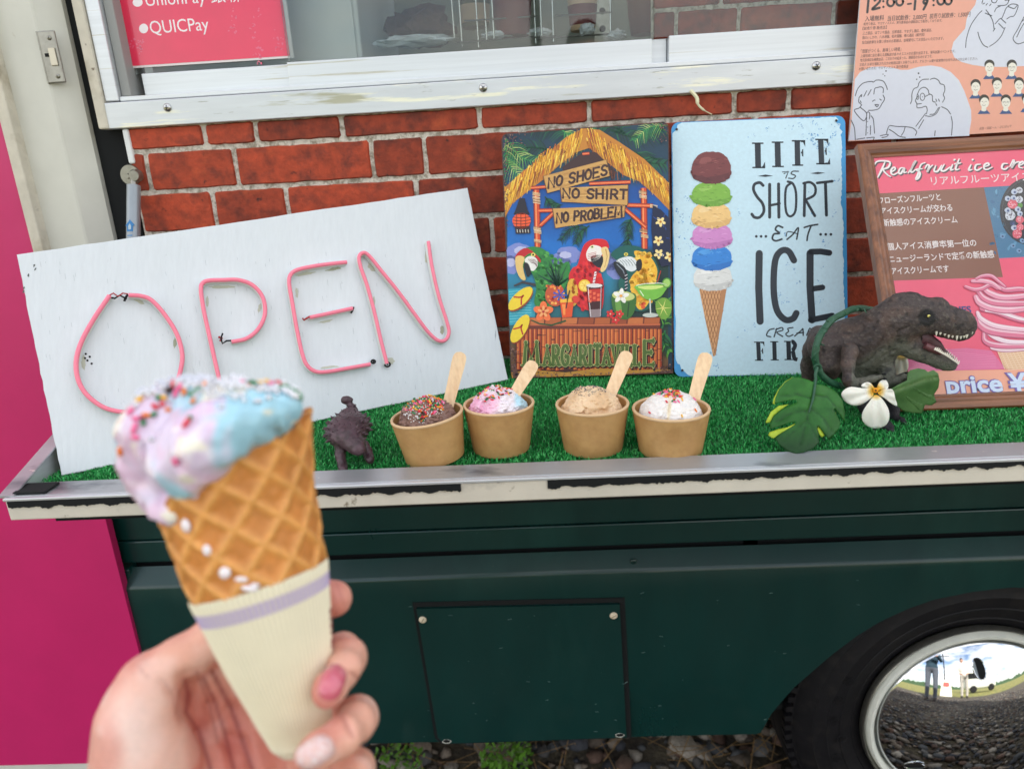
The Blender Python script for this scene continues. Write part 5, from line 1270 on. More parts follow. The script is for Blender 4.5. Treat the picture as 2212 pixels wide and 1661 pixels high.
# stencil slab serif words
def slab(ch, x, y, w, h, t, lean=0.0):
    def L(a, b): return (x + a + lean * b, y - b)
    def q(x0, y0, x1, y1): S.poly([L(x0, y0), L(x1, y0), L(x1, y1), L(x0, y1)], DKC)
    def ser(cx_, b): q(cx_ - t * 1.0, b, cx_ + t * 1.0, b + h * .055)
    q(0, 0, t, h); ser(t / 2, 0); ser(t / 2, h - h * .055)
    if ch == 'L': q(t * 1.15, 0, w, h * .07); S.poly([L(w - t * .5, h * .05), L(w, 0), L(w, h * .26)], DKC)
    if ch in 'FE':
        q(t * 1.15, h - h * .08, w * .92, h); S.poly([L(w * .92 - t * .6, h), L(w * .92, h), L(w * .92, h * .74)], DKC); q(t * 1.15, h * .48, w * .62, h * .55); S.poly([L(w * .62, h * .38), L(w * .74, h * .36), L(w * .74, h * .66), L(w * .62, h * .62)], DKC)
    if ch == 'E': q(t * 1.15, 0, w, h * .07); S.poly([L(w - t * .5, h * .05), L(w, 0), L(w, h * .26)], DKC)
    if ch in 'R':
        S.stroke([L(t * 1.2, h * .96), L(w * .6, h * .95), L(w * .78, h * .78), L(w * .62, h * .56), L(t * 1.2, h * .52)], t * .9, DKC, smooth=5, cap=False); S.stroke([L(t * 1.4, h * .48), L(w * .6, h * .35), L(w * .7, h * .08), L(w * .95, h * .03)], t * .9, DKC, smooth=5, cap=False)
slab('L', 580, 354, 58, 150, 34, -.02); slab('I', 696, 348, 34, 150, 34, -.02); slab('F', 812, 340, 68, 150, 32, -.02); slab('E', 952, 332, 66, 150, 32, -.04)
slab('F', 590, 1478, 52, 112, 24, -.05); slab('I', 682, 1476, 24, 112, 24, -.03); slab('R', 764, 1474, 66, 112, 26, -.03)
S.stroke([(748, 385), (772, 377), (758, 412)], 6.5, DKC); S.stroke([(738, 376), (775, 373)], 4.5, DKC); S.stroke([(832, 372), (800, 372), (790, 386), (815, 398), (802, 414), (775, 412)], 7, DKC, smooth=4)
S.poly([(592, 400), (640, 391), (684, 398), (640, 405)], DKC); S.poly([(900, 384), (945, 376), (990, 381), (945, 389)], DKC)
ST = dict(cap=True)
S.stroke([(626, 455), (606, 438), (576, 448), (570, 480), (590, 520), (622, 560), (630, 605), (606, 640), (575, 640), (560, 622)], 17, DKC, smooth=6); S.stroke([(664, 448), (664, 640)], 18, DKC); S.stroke([(716, 446), (718, 640)], 18, DKC); S.stroke([(662, 572), (722, 560)], 15, DKC)
S.stroke([(790, 440), (760, 470), (755, 560), (765, 620), (790, 634), (815, 600), (818, 500), (800, 445), (770, 432)], 14, DKC, smooth=6); S.stroke([(870, 440), (866, 632)], 17, DKC); S.stroke([(862, 442), (900, 436), (930, 462), (925, 510), (870, 540)], 15, DKC, smooth=5); S.stroke([(878, 545), (928, 632)], 16, DKC); S.stroke([(942, 440), (1030, 430)], 16, DKC); S.stroke([(990, 436), (996, 628)], 18, DKC)
S.up(.5)
S.stroke([(740, 700), (712, 690), (698, 712), (722, 734), (690, 738), (680, 765), (700, 778), (735, 768)], 11, DKC, smooth=5); S.stroke([(765, 770), (800, 740), (832, 700), (822, 768)], 9, DKC, smooth=4); S.stroke([(760, 752), (772, 724), (830, 738)], 6, DKC, smooth=4); S.stroke([(866, 700), (900, 690), (945, 682)], 10, DKC, smooth=4); S.stroke([(906, 690), (888, 740), (882, 776)], 10, DKC, smooth=4)
for x in (586, 614, 642): S.blob(x, 752, 8, 8, DKC, 0, 12)
for x in (962, 992, 1022): S.blob(x, 740, 8, 8, DKC, 0, 12)
S.stroke([(603, 852), (600, 1050), (608, 1248)], 42, DKC); S.stroke([(806, 892), (775, 840), (735, 835), (700, 880), (688, 980), (690, 1100), (710, 1190), (755, 1238), (800, 1232), (820, 1200)], 38, DKC, smooth=6)
S.stroke([(900, 850), (900, 1050), (912, 1240)], 42, DKC); S.stroke([(905, 842), (960, 840), (1012, 848)], 36, DKC); S.stroke([(900, 1060), (972, 1050)], 34, DKC); S.stroke([(905, 1240), (1030, 1215)], 36, DKC)
sc = 7.5
S.stroke([(690, 1290), (660, 1300), (646, 1330), (670, 1338)], sc, DKC, smooth=4); S.stroke([(705, 1290), (690, 1338)], sc, DKC); S.stroke([(700, 1296), (735, 1284), (740, 1300), (705, 1312), (740, 1336)], sc, DKC, smooth=3); S.stroke([(800, 1284), (770, 1290), (775, 1306), (758, 1322), (775, 1336), (800, 1326)], sc, DKC, smooth=4); S.stroke([(810, 1334), (850, 1300), (858, 1290), (860, 1330)], sc, DKC, smooth=3); S.stroke([(880, 1330), (900, 1286), (912, 1315), (935, 1280), (925, 1330)], sc, DKC, smooth=3); S.stroke([(822, 1318), (862, 1312)], sc, DKC)
slab('F', 590, 1478, 52, 112, 24, -.05)
S.up()
# printed cone and scoops
S.poly([(252, 1060), (412, 1056), (378, 1250), (348, 1445), (340, 1452), (332, 1445), (290, 1250)], (214, 160, 108)); S.up()
def inside(x, y): 
    t = (y - 1058) / 394; return 0 <= t <= 1 and (252 + 80 * t) < x < (412 - 64 * t)
for k in range(-10, 24):
    for sg in (1, -1):
        pts = []
        for t in np.linspace(0, 1, 30):
            y = 1058 + 394 * t; x = 240 + k * 18 + sg * (y - 1058) * .28 + (0 if sg > 0 else 60)
            if inside(x, y): pts.append((x, y))
        if len(pts) > 2: S.stroke(pts, 4.5, (168, 112, 70), cap=False); 
    if k == 6: S.up(.3)
S.up(); S.poly([(380, 1062), (412, 1056), (348, 1445), (344, 1448)], (186, 130, 84)); S.up()
scoops = [(332, 992, 116, 84, (222, 222, 218), (176, 176, 172), (244, 244, 240)), (326, 878, 120, 80, (44, 130, 210), (24, 92, 170), (96, 170, 232)), (328, 750, 120, 80, (206, 136, 196), (164, 94, 158), (228, 172, 220)),
          (322, 630, 118, 80, (236, 196, 128), (196, 150, 88), (248, 220, 168)), (322, 508, 118, 76, (126, 178, 66), (88, 138, 44), (164, 206, 104)), (322, 355, 118, 98, (118, 58, 58), (72, 34, 38), (156, 92, 88))]
for (x, y, rx, ry, c, cd, cl) in scoops:
    rs = random.Random(int(x + y)); S.poly([(x + (rx + rs.uniform(-2, 3)) * (abs(math.cos(t)) ** (.9 if math.sin(t) < .2 else .62)) * math.copysign(1, math.cos(t)) * (.96 if math.sin(t) < .15 else 1.03), y + ry * (1 if math.sin(t) < 0 else .86) * math.sin(t) + rs.uniform(-3, 3)) for t in np.linspace(0, 6.283, 46, endpoint=False)], c); S.up(.5)
    S.poly([(x - rx * .98, y + ry * .35), (x - rx * .3, y + ry * .55), (x + rx * .4, y + ry * .42), (x + rx * .99, y + ry * .22), (x + rx * .9, y + ry * .6), (x + rx * .4, y + ry * .9), (x - rx * .3, y + ry * .93), (x - rx * .88, y + ry * .62)], mixc(c, cd, .45)); S.up(.5)
    for k in range(26):
        a = rs.uniform(-.85, .85) * rx; b_ = rs.uniform(-.7, .75) * ry
        if (a / rx) ** 2 + (b_ / ry) ** 2 > .8: continue
        L = rs.uniform(10, 44); S.stroke([(x + a - L / 2, y + b_ + rs.uniform(-3, 3)), (x + a, y + b_ - L * .1), (x + a + L / 2, y + b_ + rs.uniform(-5, 5))], rs.uniform(2, 5), cd if rs.random() < .6 else cl, taper=lambda f: math.sin(math.pi * min(1, max(0, f)) * .9 + .15), cap=False)
    S.blob(x - rx * .3, y - ry * .45, rx * .35, ry * .2, mixc(c, cl, .6), -.2, 12, .2, rs); S.up(.5)
    for k in range(16):
        t = rs.uniform(.1, 3.04); S.blob(x + rx * 1.0 * math.cos(t), y + ry * .86 * math.sin(t), rs.uniform(5, 12), rs.uniform(4, 8), mixc(c, cd, rs.random() * .6), t, 8, .3, rs)
    S.up(.5)
for (x, y) in ((120, 128), (1052, 77), (153, 1534)): S.blob(x, y, 7.5, 7.5, (16, 14, 18), 0, 12)
o = S.build('printed_picture', sign2, M_print); o['kind'] = 'stuff'
# ---------------- red payment notice taped inside the left pane
def quadplane(y): return np.array([0, y, 0.]), np.array([1., 0, 0]), np.array([0, 0, 1.])
_O, _e, _u = quadplane(.0230)
n0 = thing('payment_notice', 'laminated red notice listing payment services behind the left pane', 'notice', (-.37, .023, 1.367))
def pt3(x, y, yy): return onY(x, y, yy)
q = [onY(*p, .0232) for p in ((272.2, 150.5), (635.6, 124.4))]
xl, xr, zb = q[0][0], q[1][0], (q[0][2] + q[1][2]) / 2
b = MB(); b.box((xl, .0222, zb), (xr, .0234, zb + .24)); sh = b.build('laminate', mat('laminate edge', srgb((222, 214, 214)), .3, coat=.4), n0)
S = Sheet((xl, .0222, zb), (1, 0, 0), (0, 0, 1)); W_n = xr - xl
M_lam = mat('laminated red print', (1, 1, 1), .22, vcol=True, var=.04, vscale=14, coat=.6)
S.raw([(.0022, .0024), (W_n - .0045, .0024), (W_n - .0045, .238), (.0022, .238)], (228, 40, 80)); S.up()
S.map(.3381, 0, 0)
S.blob(918, 185, 29, 31, (240, 232, 234)); S.blob(880, 18, 32, 28, (240, 232, 234)); S.text('QUICPay', (965, 218), (1338, 194), 76, (240, 232, 234)); S.text('UnionPay 銀聯', (936, 42), (1545, 4), 74, (240, 232, 234))
S.up(.5); rng = random.Random(3)
for (cx_, cy_, sx_, sy_) in ((900, 290, 22, 34), (1490, 150, 14, 40), (1640, 230, 18, 80), (1780, 290, 22, 40), (1660, 350, 10, 40), (830, 300, 14, 12)):
    for k in range(16): S.blob(rng.gauss(cx_, sx_), rng.gauss(cy_, sy_), rng.uniform(2, 7), rng.uniform(3, 10), (232, 96, 128), rng.uniform(0, 3), 7, .3, rng)
S.build('printed_notice', n0, M_lam)

# ---------------- peach event poster fixed beside the window
PB, PZ, PX = -.015, 1.2395, .3708
post = thing('event_poster', 'peach poster with line drawings of people, fixed above the wood framed menu', 'poster', (.45, PB, PZ))
b = MB(); b.box((PX, PB, PZ), (.668, PB + .0022, 1.66)); b.build('poster_board', mat('poster edge', srgb((220, 222, 226)), .5), post)
b = MB(); b.box((.42, PB + .0023, 1.30), (.62, -.0065, 1.325)); b.build('fixing_strip', M_gap, post)
S = Sheet((PX, PB, PZ), (1, 0, 0), (0, 0, 1)); PEACH = (240, 172, 150); PALE = (218, 222, 236); INK = (70, 74, 84)
S.raw([(0, 0), (.297, 0), (.297, .42), (0, .42)], PEACH); S.up()
S.map(.1953, 1780, 0)
S.poly([(270, 1556), (305, 1330), (340, 880), (400, 800), (520, 745), (640, 740), (750, 752), (850, 778), (930, 776), (1050, 742), (1180, 728), (1290, 745), (1400, 800), (1490, 890), (1550, 1010), (1590, 1120), (1625, 1220), (1628, 1330), (1610, 1440), (1605, 1505), (900, 1536)], PALE)
S.poly([(1690, -20), (1670, 60), (1600, 150), (1575, 220), (1560, 320), (1490, 400), (1430, 470), (1408, 560), (1440, 640), (1520, 690), (1640, 722), (1780, 742), (2000, 745), (2300, 730), (2300, -30)], PALE); S.up()
def inkl(pts, w=9, c=INK, sm=5): S.stroke(pts, w, c, smooth=sm if len(pts) > 2 else 0)
# two talking heads
for L in ([(345, 1065), (370, 990), (430, 925), (520, 905), (545, 912), (580, 890), (650, 900), (685, 950), (700, 995)], [(385, 1085), (415, 1050), (410, 1075)], [(440, 1070), (470, 1010)], [(485, 1058), (520, 995)], [(550, 1045), (560, 985), (590, 972), (630, 965), (655, 985), (652, 1030)], [(652, 1055), (668, 1100), (640, 1150), (605, 1205), (550, 1222), (490, 1225)], [(385, 1095), (382, 1130), (410, 1160)], [(400, 1120), (410, 1140)],
          [(415, 1165), (385, 1200), (335, 1230), (435, 1340), (470, 1260), (400, 1190)], [(470, 1300), (462, 1500)], [(520, 1285), (545, 1330), (558, 1478)], [(512, 1395), (512, 1490)], [(300, 1335), (335, 1420), (345, 1552)], [(535, 1125), (550, 1112), (562, 1112)], [(615, 1100), (632, 1112)], [(562, 1162), (600, 1162), (585, 1185), (562, 1162)], [(470, 1260), (485, 1240), (505, 1262), (500, 1320)],
          [(955, 1150), (970, 1110), (970, 1050), (990, 990), (1035, 965), (1050, 920), (1090, 885), (1155, 880)], [(1175, 882), (1220, 870), (1265, 895), (1285, 930), (1325, 945), (1335, 1000), (1318, 1050), (1332, 1090), (1310, 1135)], [(1030, 1050), (1060, 990), (1110, 970), (1150, 1000), (1160, 1040), (1195, 1060), (1200, 1120), (1230, 1135)], [(1120, 1070), (1165, 1048)], [(1035, 1070), (1010, 1115), (1025, 1150), (1030, 1195), (1080, 1192), (1125, 1180), (1140, 1220), (1130, 1265)], [(1030, 1155), (1075, 1150)], [(1235, 1150), (1245, 1170)], [(1235, 1100), (1245, 1125)], [(1265, 1100), (1275, 1125)],
          [(1280, 1190), (1240, 1260), (1180, 1290), (1120, 1285)], [(1265, 1195), (1220, 1260), (1170, 1270)], [(1120, 1260), (1015, 1400)], [(1100, 1330), (1045, 1425)], [(1300, 1185), (1360, 1215), (1398, 1265)], [(1405, 1290), (1418, 1370), (1408, 1500)], [(1228, 1450), (1222, 1505)],
          [(690, 1480), (700, 1440), (725, 1395), (800, 1402), (895, 1405), (980, 1420), (1022, 1460), (1010, 1500)], [(895, 1410), (880, 1460), (855, 1500)], [(720, 1435), (770, 1465), (830, 1510), (900, 1525)], [(620, 1505), (705, 1490), (690, 1515), (640, 1525)], [(470, 1530), (550, 1522), (545, 1545)], [(360, 1545), (450, 1530)]):
    inkl(L)
S.stroke([(1087 + 26 * math.cos(t), 1075 + 40 * math.sin(t)) for t in np.linspace(0, 6.3, 18)], 8, INK); S.stroke([(1034 + 10 * math.cos(t), 1078 + 28 * math.sin(t)) for t in np.linspace(0, 6.3, 14)], 7, INK)
for (x, y, r) in ((684, 790, 9), (651, 825, 6), (671, 843, 7), (1044, 815, 10), (1057, 857, 8), (1024, 882, 8), (482, 1348, 5), (482, 1410, 5), (480, 1475, 5), (1088, 1075, 5)): S.blob(x, y, r, r, INK, 0, 10)
# drinker at the top
for L in ([(1565, 530), (1575, 430), (1620, 290), (1700, 170), (1745, 125)], [(1700, 360), (1720, 430), (1760, 500), (1810, 528)], [(1830, 518), (1900, 470), (1960, 400), (2000, 310)], [(1790, 115), (1830, 170), (1865, 240), (1880, 330)], [(1780, 150), (1855, 180)], [(1885, 135), (1905, 95), (1950, 72)], [(1920, 70), (2010, 60), (2040, 20), (2050, -10)], [(1870, 350), (1890, 320)], [(1890, 270), (1940, 215), (1965, 205), (1990, 150), (2010, 100), (2040, 70)], [(1930, 265), (1985, 320)], [(1960, 215), (2010, 260)], [(2035, 70), (2080, 50), (2140, 62), (2135, 110), (2100, 180), (2060, 190), (2020, 215)], [(2040, 80), (2100, 100), (2130, 70)], [(1760, -10), (1745, 40)], [(1755, 50), (1775, 40)], [(1790, 62), (1805, 45)], [(1830, 68), (1845, 50)], [(1850, 5), (1860, 30), (1895, 35), (1915, 5)], [(2000, 12), (2030, 5), (2040, 15)], [(2212, 190), (2180, 250), (2140, 330), (2090, 420), (2110, 470), (2150, 490), (2212, 470)], [(2212, 260), (2170, 330), (2130, 415)], [(2212, 220), (2190, 240)]): inkl(L)
# small faces with dark blue collars
for i, (x, y, gl) in enumerate(((1828, 745, 0), (2075, 745, 1), (1675, 960, 0), (1910, 940, 0), (2155, 940, 0), (1768, 1130, 0), (2010, 1130, 1), (2240, 1110, 0), (2310, 750, 1), (2380, 950, 0))):
    S.lv = 3; S.poly([(x - 72, y + 135), (x - 40, y + 92), (x + 30, y + 88), (x + 70, y + 132)], (56, 88, 140)); S.up(.3); S.poly([(x - 26, y + 40), (x + 22, y + 40), (x + 26, y + 98), (x, y + 106), (x - 30, y + 100)], (240, 236, 224)); S.up(.3); S.blob(x, y - 26, 56, 56, (52, 48, 44)); S.up(.3); S.blob(x + (6 if i % 2 else 0), y + 10, 49, 58, (240, 236, 224)); S.up(.3)
    S.stroke([(x - 20, y + 34), (x, y + 42), (x + 20, y + 34)], 4, (120, 100, 90)); S.stroke([(x - 28, y - 2), (x - 12, y - 4)], 4, (110, 96, 90)); S.stroke([(x + 12, y - 4), (x + 28, y - 2)], 4, (110, 96, 90)); S.stroke([(x, y), (x - 4, y + 18)], 3, (170, 150, 140))
    if gl: S.stroke([(x - 36, y - 2), (x - 8, y - 2), (x - 8, y + 12), (x - 32, y + 12), (x - 36, y - 2)], 3, (110, 110, 110)); S.stroke([(x + 36, y - 2), (x + 8, y - 2), (x + 8, y + 12), (x + 32, y + 12), (x + 36, y - 2)], 3, (110, 110, 110))
S.lv = 3
TX = (92, 78, 78)
S.letters  # the times in brush strokes
BK = (62, 58, 58)
for L in ([(492, -10), (478, 140)], [(560, 10), (600, -20), (618, 15), (580, 60), (530, 108), (612, 92)], [(1010, -8), (1000, 108)], [(1145, 8), (1115, 0), (1098, 25), (1115, 45), (1140, 25)], [(1150, -10), (1130, 50), (1100, 108)]): S.stroke(L, 26, BK, smooth=4 if len(L) > 2 else 0)
for (x, y) in ((735, 30), (835, 22), (1290, 12), (1372, 10)): S.stroke([(x + 38 * math.cos(t), y + 44 * math.sin(t)) for t in np.linspace(0, 6.3, 20)], 24, BK)
for (x, y) in ((655, 18), (655, 82), (1210, 10), (1210, 62)): S.blob(x, y, 13, 13, BK)
S.stroke([(925, 50), (962, 46)], 18, BK)
S.text('入場無料', (450, 238), (660, 225), 44, TX, .008); S.text('当日試飲券：2,000円', (700, 232), (1128, 212), 42, TX, .006); S.text('前売り試飲券：1,500円', (1165, 208), (1615, 184), 42, TX, .004)
for t, x0, y0, x1, y1, h in (('前売り券は、サカヤノススメ、実行委員会の酒販店にて販売しております。', 435, 285, 1305, 244, 24), ('【前売り券 販売店】', 425, 336, 690, 322, 28), ('三上酒店、ほていや酒店、立原酒店、やまぎし酒店、櫻井酒店、', 425, 388, 1190, 352, 26), ('酒のいしかわ、八木酒舗、松井酒舗、横川酒店（順不同）', 420, 438, 1108, 402, 26), ('当日試飲券をお買い求めのお客様は、会場受付にてお支払いいただきます。', 418, 490, 1322, 442, 26),
                           ('「酒屋がつくる、美味しい時間」', 405, 590, 850, 566, 32), ('上越地域に店を構える酒販店が各々オススメのお酒を出店する、有料試飲イベントです。', 402, 638, 1448, 584, 26), ('地元飲食店も複数出店、こだわりの詰まった、酒屋街のおみせまつり。', 398, 686, 1195, 640, 26), ('注意点 お車を運転される方の飲酒は固くお断りします。アルコール類や飲食物のお持ち込みはお止めください。', 390, 734, 1695, 664, 25), ('お問い合わせ先：サカヤノススメ 実行委員会', 385, 782, 930, 752, 26)):
    S.text(t, (x0, y0), (x1, y1), h, TX if x1 < 1600 else (110, 96, 98))
S.text('長野・信越 ～ん・ぷじほんや', (1715, 1440), (2070, 1410), 24, (150, 110, 104))
S.build('printed_sheet', post, M_paper)

# ---------------- wood framed menu leaning on the shelf
FBL = np.array([.3376, -.2548, .9925]); fe = np.array([1.0, -.0174, 0]); fe /= np.linalg.norm(fe); FTL = np.array([.3376, -.114, 1.235]); fu = (FTL - FBL); FH = np.linalg.norm(fu); fu /= FH; FW = .215
menu = thing('framed_menu', 'brown wood framed pink ice cream menu leaning at the right', 'framed menu', tuple(FBL))
S = Sheet(FBL, fe, fu, .0); fn = S.n
M_wood = mat('brown stained wood', srgb((134, 84, 52)), .38, var=.18, vscale=26, stretch=(1, 1, 1), coat=.25, spots=[(srgb((190, 150, 110)), 160, .70, .74)], base2=srgb((98, 56, 32)), thr=(.42, .66), bump=.3, bscale=160, bdist=.0008)
def rail_piece(p, q, inward, w=.0205, m=M_wood):
    """moulded frame side from outer corner p to q with mitred ends"""
    d = (q - p); L = np.linalg.norm(d); d /= L
    prof = [(0, -.006), (0, .0024), (.0012, .0040), (.0045, .0044), (.0070, .0032), (.0086, .0038), (.0112, .0028), (.0130, .0012), (.0150, .0008), (.0150, -.006)]
    rings = []
    for end in (0, 1):
        rings.append([ (p if end == 0 else q) + inward * a + d * (a if end == 0 else -a) + fn * h for a, h in prof])
    V = rings[0] + rings[1]; n = len(prof); F = [(i, (i + 1) % n, n + (i + 1) % n, n + i) for i in range(n)]
    F += [tuple(range(n)), tuple(range(2 * n - 1, n - 1, -1))]
    me = mesh_np('frame_side', V, F, smooth=False)
    return link('frame_side', me, menu, m)
c_ = [FBL, FBL + fe * FW, FBL + fe * FW + fu * FH, FBL + fu * FH]
M_woodh = M_wood.copy(); M_woodh.name = 'brown stained wood horizontal'
def setstretch(m, s): 
    for n in m.node_tree.nodes:
        if n.type == 'MAPPING': n.inputs['Scale'].default_value = s
setstretch(M_wood, (5, 5, .35)); setstretch(M_woodh, (.35, 5, 5))
rail_piece(c_[0], c_[1], fu, m=M_woodh); rail_piece(c_[1], c_[2], -fe); rail_piece(c_[2], c_[3], -fu, m=M_woodh); rail_piece(c_[3], c_[0], fe)
b = MB(); b.prism([FBL + fe * a + fu * c + fn * -.004 for a, c in ((.017, .017), (FW - .017, .017), (FW - .017, FH - .017), (.017, FH - .017))], fn * .003); b.build('backing_board', mat('menu backing', srgb((200, 60, 90)), .5), menu)
b = MB(); st = FBL + fe * .03 - fn * .012; b.prism([st, st + fe * .012, st + fe * .012 + fu * .2 , st + fu * .2], -fn * .002); b.prism([st - fn * .002 + fu * .14, st + fe * .012 - fn * .002 + fu * .14, st + fe * .012 - fn * .13 + fu * .03, st - fn * .13 + fu * .03], fu * .002); b.build('prop', M_gap, menu)
S = Sheet(FBL, fe, fu, -.0006); PK = (240, 92, 122)
S.lim = (.0142, .0142, FW - .0142, FH - .0142); S.raw([(.0142, .0142), (FW - .0142, .0142), (FW - .0142, FH - .0142), (.0142, FH - .0142)], PK); S.up()
SA = lambda: S.map(.18209, 1814.6, 302.4); SB = lambda: S.map(.20814, 1944.2, 561.7)
SA(); S.poly([(470, 632), (1735, 548), (1948, 1612), (640, 1665), (480, 640)], (140, 92, 70)); 
S.poly([(1732, 548), (2300, 510), (2400, 1360), (1905, 1390)], (70, 124, 160)); S.up()
rng = random.Random(2)
for k in range(40): x, y = rng.uniform(1790, 2180), rng.uniform(560, 1360); S.blob(x, y, rng.uniform(10, 40), rng.uniform(6, 20), rng.choice([(96, 156, 190), (52, 100, 140), (110, 170, 200), (60, 110, 150)]), rng.uniform(0, 3), 10, .3, rng)
S.blob(2270, 830, 352, 400, (44, 44, 50), 0, 40); S.up(.5); S.blob(2275, 830, 335, 385, (60, 60, 66), 0, 40); S.up(.5); S.blob(2280, 832, 322, 372, (38, 38, 42), 0, 40); S.up()
for (x, y, r, c) in ((2090, 600, 36, 0), (2012, 680, 34, 0), (2080, 672, 34, 0), (2070, 745, 60, 1), (2010, 820, 36, 0), (2130, 805, 36, 0), (2040, 880, 62, 2), (2150, 580, 40, 2), (2150, 690, 44, 2), (2155, 930, 50, 1), (2070, 975, 36, 3), (2155, 1020, 46, 1), (2085, 1025, 36, 0), (2120, 1100, 58, 1), (2160, 760, 30, 4), (2155, 860, 34, 0)):
    cc = [(196, 206, 224), (226, 96, 112), (214, 218, 226), (44, 60, 100), (90, 150, 60)][c]; S.blob(x, y, r, r * .95, cc, 0, 16, .06, rng); S.lv += .5
    if c in (0, 3): S.blob(x + 6, y + 4, r * .4, r * .4, (70, 90, 140), 0, 10)
    if c in (1, 2):
        for k in range(14): a = rng.uniform(0, 6.3); d = r * rng.uniform(.1, .8); S.blob(x + d * math.cos(a), y + d * math.sin(a), r * .14, r * .12, mixc(cc, (60, 40, 60), .6) if c == 2 else (246, 180, 190), 0, 6)
    S.lv -= .5
for (x, y) in ((1945, 1130), (2070, 1240), (2140, 1300), (2180, 1180)): S.blob(x, y, 32, 26, (120, 160, 196), .5, 14); S.lv += .5; S.blob(x + 4, y, 12, 10, (40, 60, 100)); S.lv -= .5
S.up()
WH = (246, 238, 236)
for t, a, c, h, bo in (('フローズンフルーツと', (488, 752), (1222, 700), 76, .012), ('アイスクリームが交わる', (510, 876), (1358, 826), 76, .012), ('新触感のアイスクリーム', (535, 1016), (1418, 968), 76, .012), ('個人アイス消費率第一位の', (580, 1300), (1640, 1242), 76, .012), ('ニュージーランドで定番の新触感', (600, 1448), (1850, 1376), 76, .012), ('アイスクリームです', (628, 1590), (1312, 1552), 76, .012), ('リアルフルーツアイス', (1112, 522), (2290, 458), 96, .004)): S.text(t, a, c, h, WH, bo)
# script title, shadow then white
title = [[(475, 440), (520, 350), (560, 262)], [(430, 300), (470, 252), (560, 245), (620, 262), (600, 320), (540, 350), (590, 410), (625, 432)], [(640, 375), (680, 345), (672, 320), (640, 340), (632, 385), (660, 408), (710, 385)],
         [(790, 325), (745, 330), (722, 375), (745, 395), (790, 330), (785, 380), (815, 375)], [(835, 385), (880, 320), (925, 245), (905, 270), (865, 360), (885, 375), (920, 345)], [(1035, 262), (985, 290), (950, 400), (925, 460), (960, 440), (975, 380), (930, 345), (1000, 335)], [(1035, 330), (1060, 290), (1085, 300), (1060, 375), (1085, 330), (1125, 290)],
         [(1162, 295), (1142, 358), (1185, 362), (1232, 292)], [(1262, 280), (1226, 350), (1268, 356), (1330, 312)], [(1362, 282), (1338, 345), (1370, 340)], [(1440, 215), (1405, 300), (1400, 342), (1440, 335)], [(1385, 275), (1460, 262)],
         [(1580, 280), (1552, 345), (1590, 340)], [(1690, 275), (1640, 285), (1628, 335), (1660, 345), (1705, 318)], [(1730, 310), (1790, 285), (1782, 262), (1742, 280), (1735, 325), (1770, 338), (1830, 310)], [(2010, 265), (1960, 270), (1945, 320), (1985, 332), (2020, 305)], [(2040, 300), (2080, 225), (2090, 250), (2060, 318), (2100, 260), (2150, 240)], [(2150, 290), (2200, 262), (2190, 240), (2155, 262), (2150, 305), (2190, 318)]]
for (dx, dy, c, w) in ((14, 12, (70, 66, 70), 24), (0, 0, (248, 244, 242), 20)):
    for L in title: S.stroke([(x + dx, y + dy) for x, y in L], w, c, smooth=6, taper=lambda f: .7 + .5 * math.sin(math.pi * min(1, max(0, f))))
    for (x, y) in ((1385, 225), (1600, 222)): S.blob(x + dx, y + dy, 15, 11, c, -.5)
    S.up()
# lower half: soft serve, berry name, price strip
SB(); S.poly([(0, 1010), (200, 960), (480, 920), (700, 905), (950, 930), (1100, 1120), (0, 1160)], (228, 116, 160)); S.up()
for k in range(8): S.stroke([(60, 1060 + k * 10), (500, 960 + k * 22), (1000, 990 + k * 16)], 5, (236, 140, 180), smooth=5, cap=False)
S.poly([(0, 1158), (1400, 1118), (1400, 1350), (480, 1385), (0, 1420)], (246, 176, 146)); S.up()
S.text('BERRIES', (392, 552), (752, 536), 74, (52, 60, 130), .03)
cone = [(1012, 930), (1400, 880), (1400, 1118), (1100, 1122)]
S.poly(cone, (232, 190, 148)); S.up(.5)
for k in range(9): S.stroke([(1020 + k * 40, 945), (1090 + k * 44, 1120)], 8, (246, 216, 182), cap=False); S.stroke([(1040 + k * 10, 970 + k * 20), (1390, 900 + k * 26)], 8, (246, 216, 182), cap=False)
S.up()
def fold(pts, w, c): 
    S.stroke(pts, w, mixc(c, (150, 50, 84), .55), smooth=6, taper=lambda f: .75 + .3 * math.sin(math.pi * min(1, max(0, f)))); S.up(.25)
    S.stroke([(x - 2, y - w * .05) for x, y in pts], w * .84, c, smooth=6, taper=lambda f: .7 + .3 * math.sin(math.pi * min(1, max(0, f)))); S.up(.25); S.stroke([(x - 3, y - w * .22) for x, y in pts], w * .28, mixc(c, (255, 244, 246), .62), smooth=6, taper=lambda f: .5 + .5 * math.sin(math.pi * min(1, max(0, f)))); S.up(.25)
P1, P2 = (226, 122, 152), (238, 160, 182)
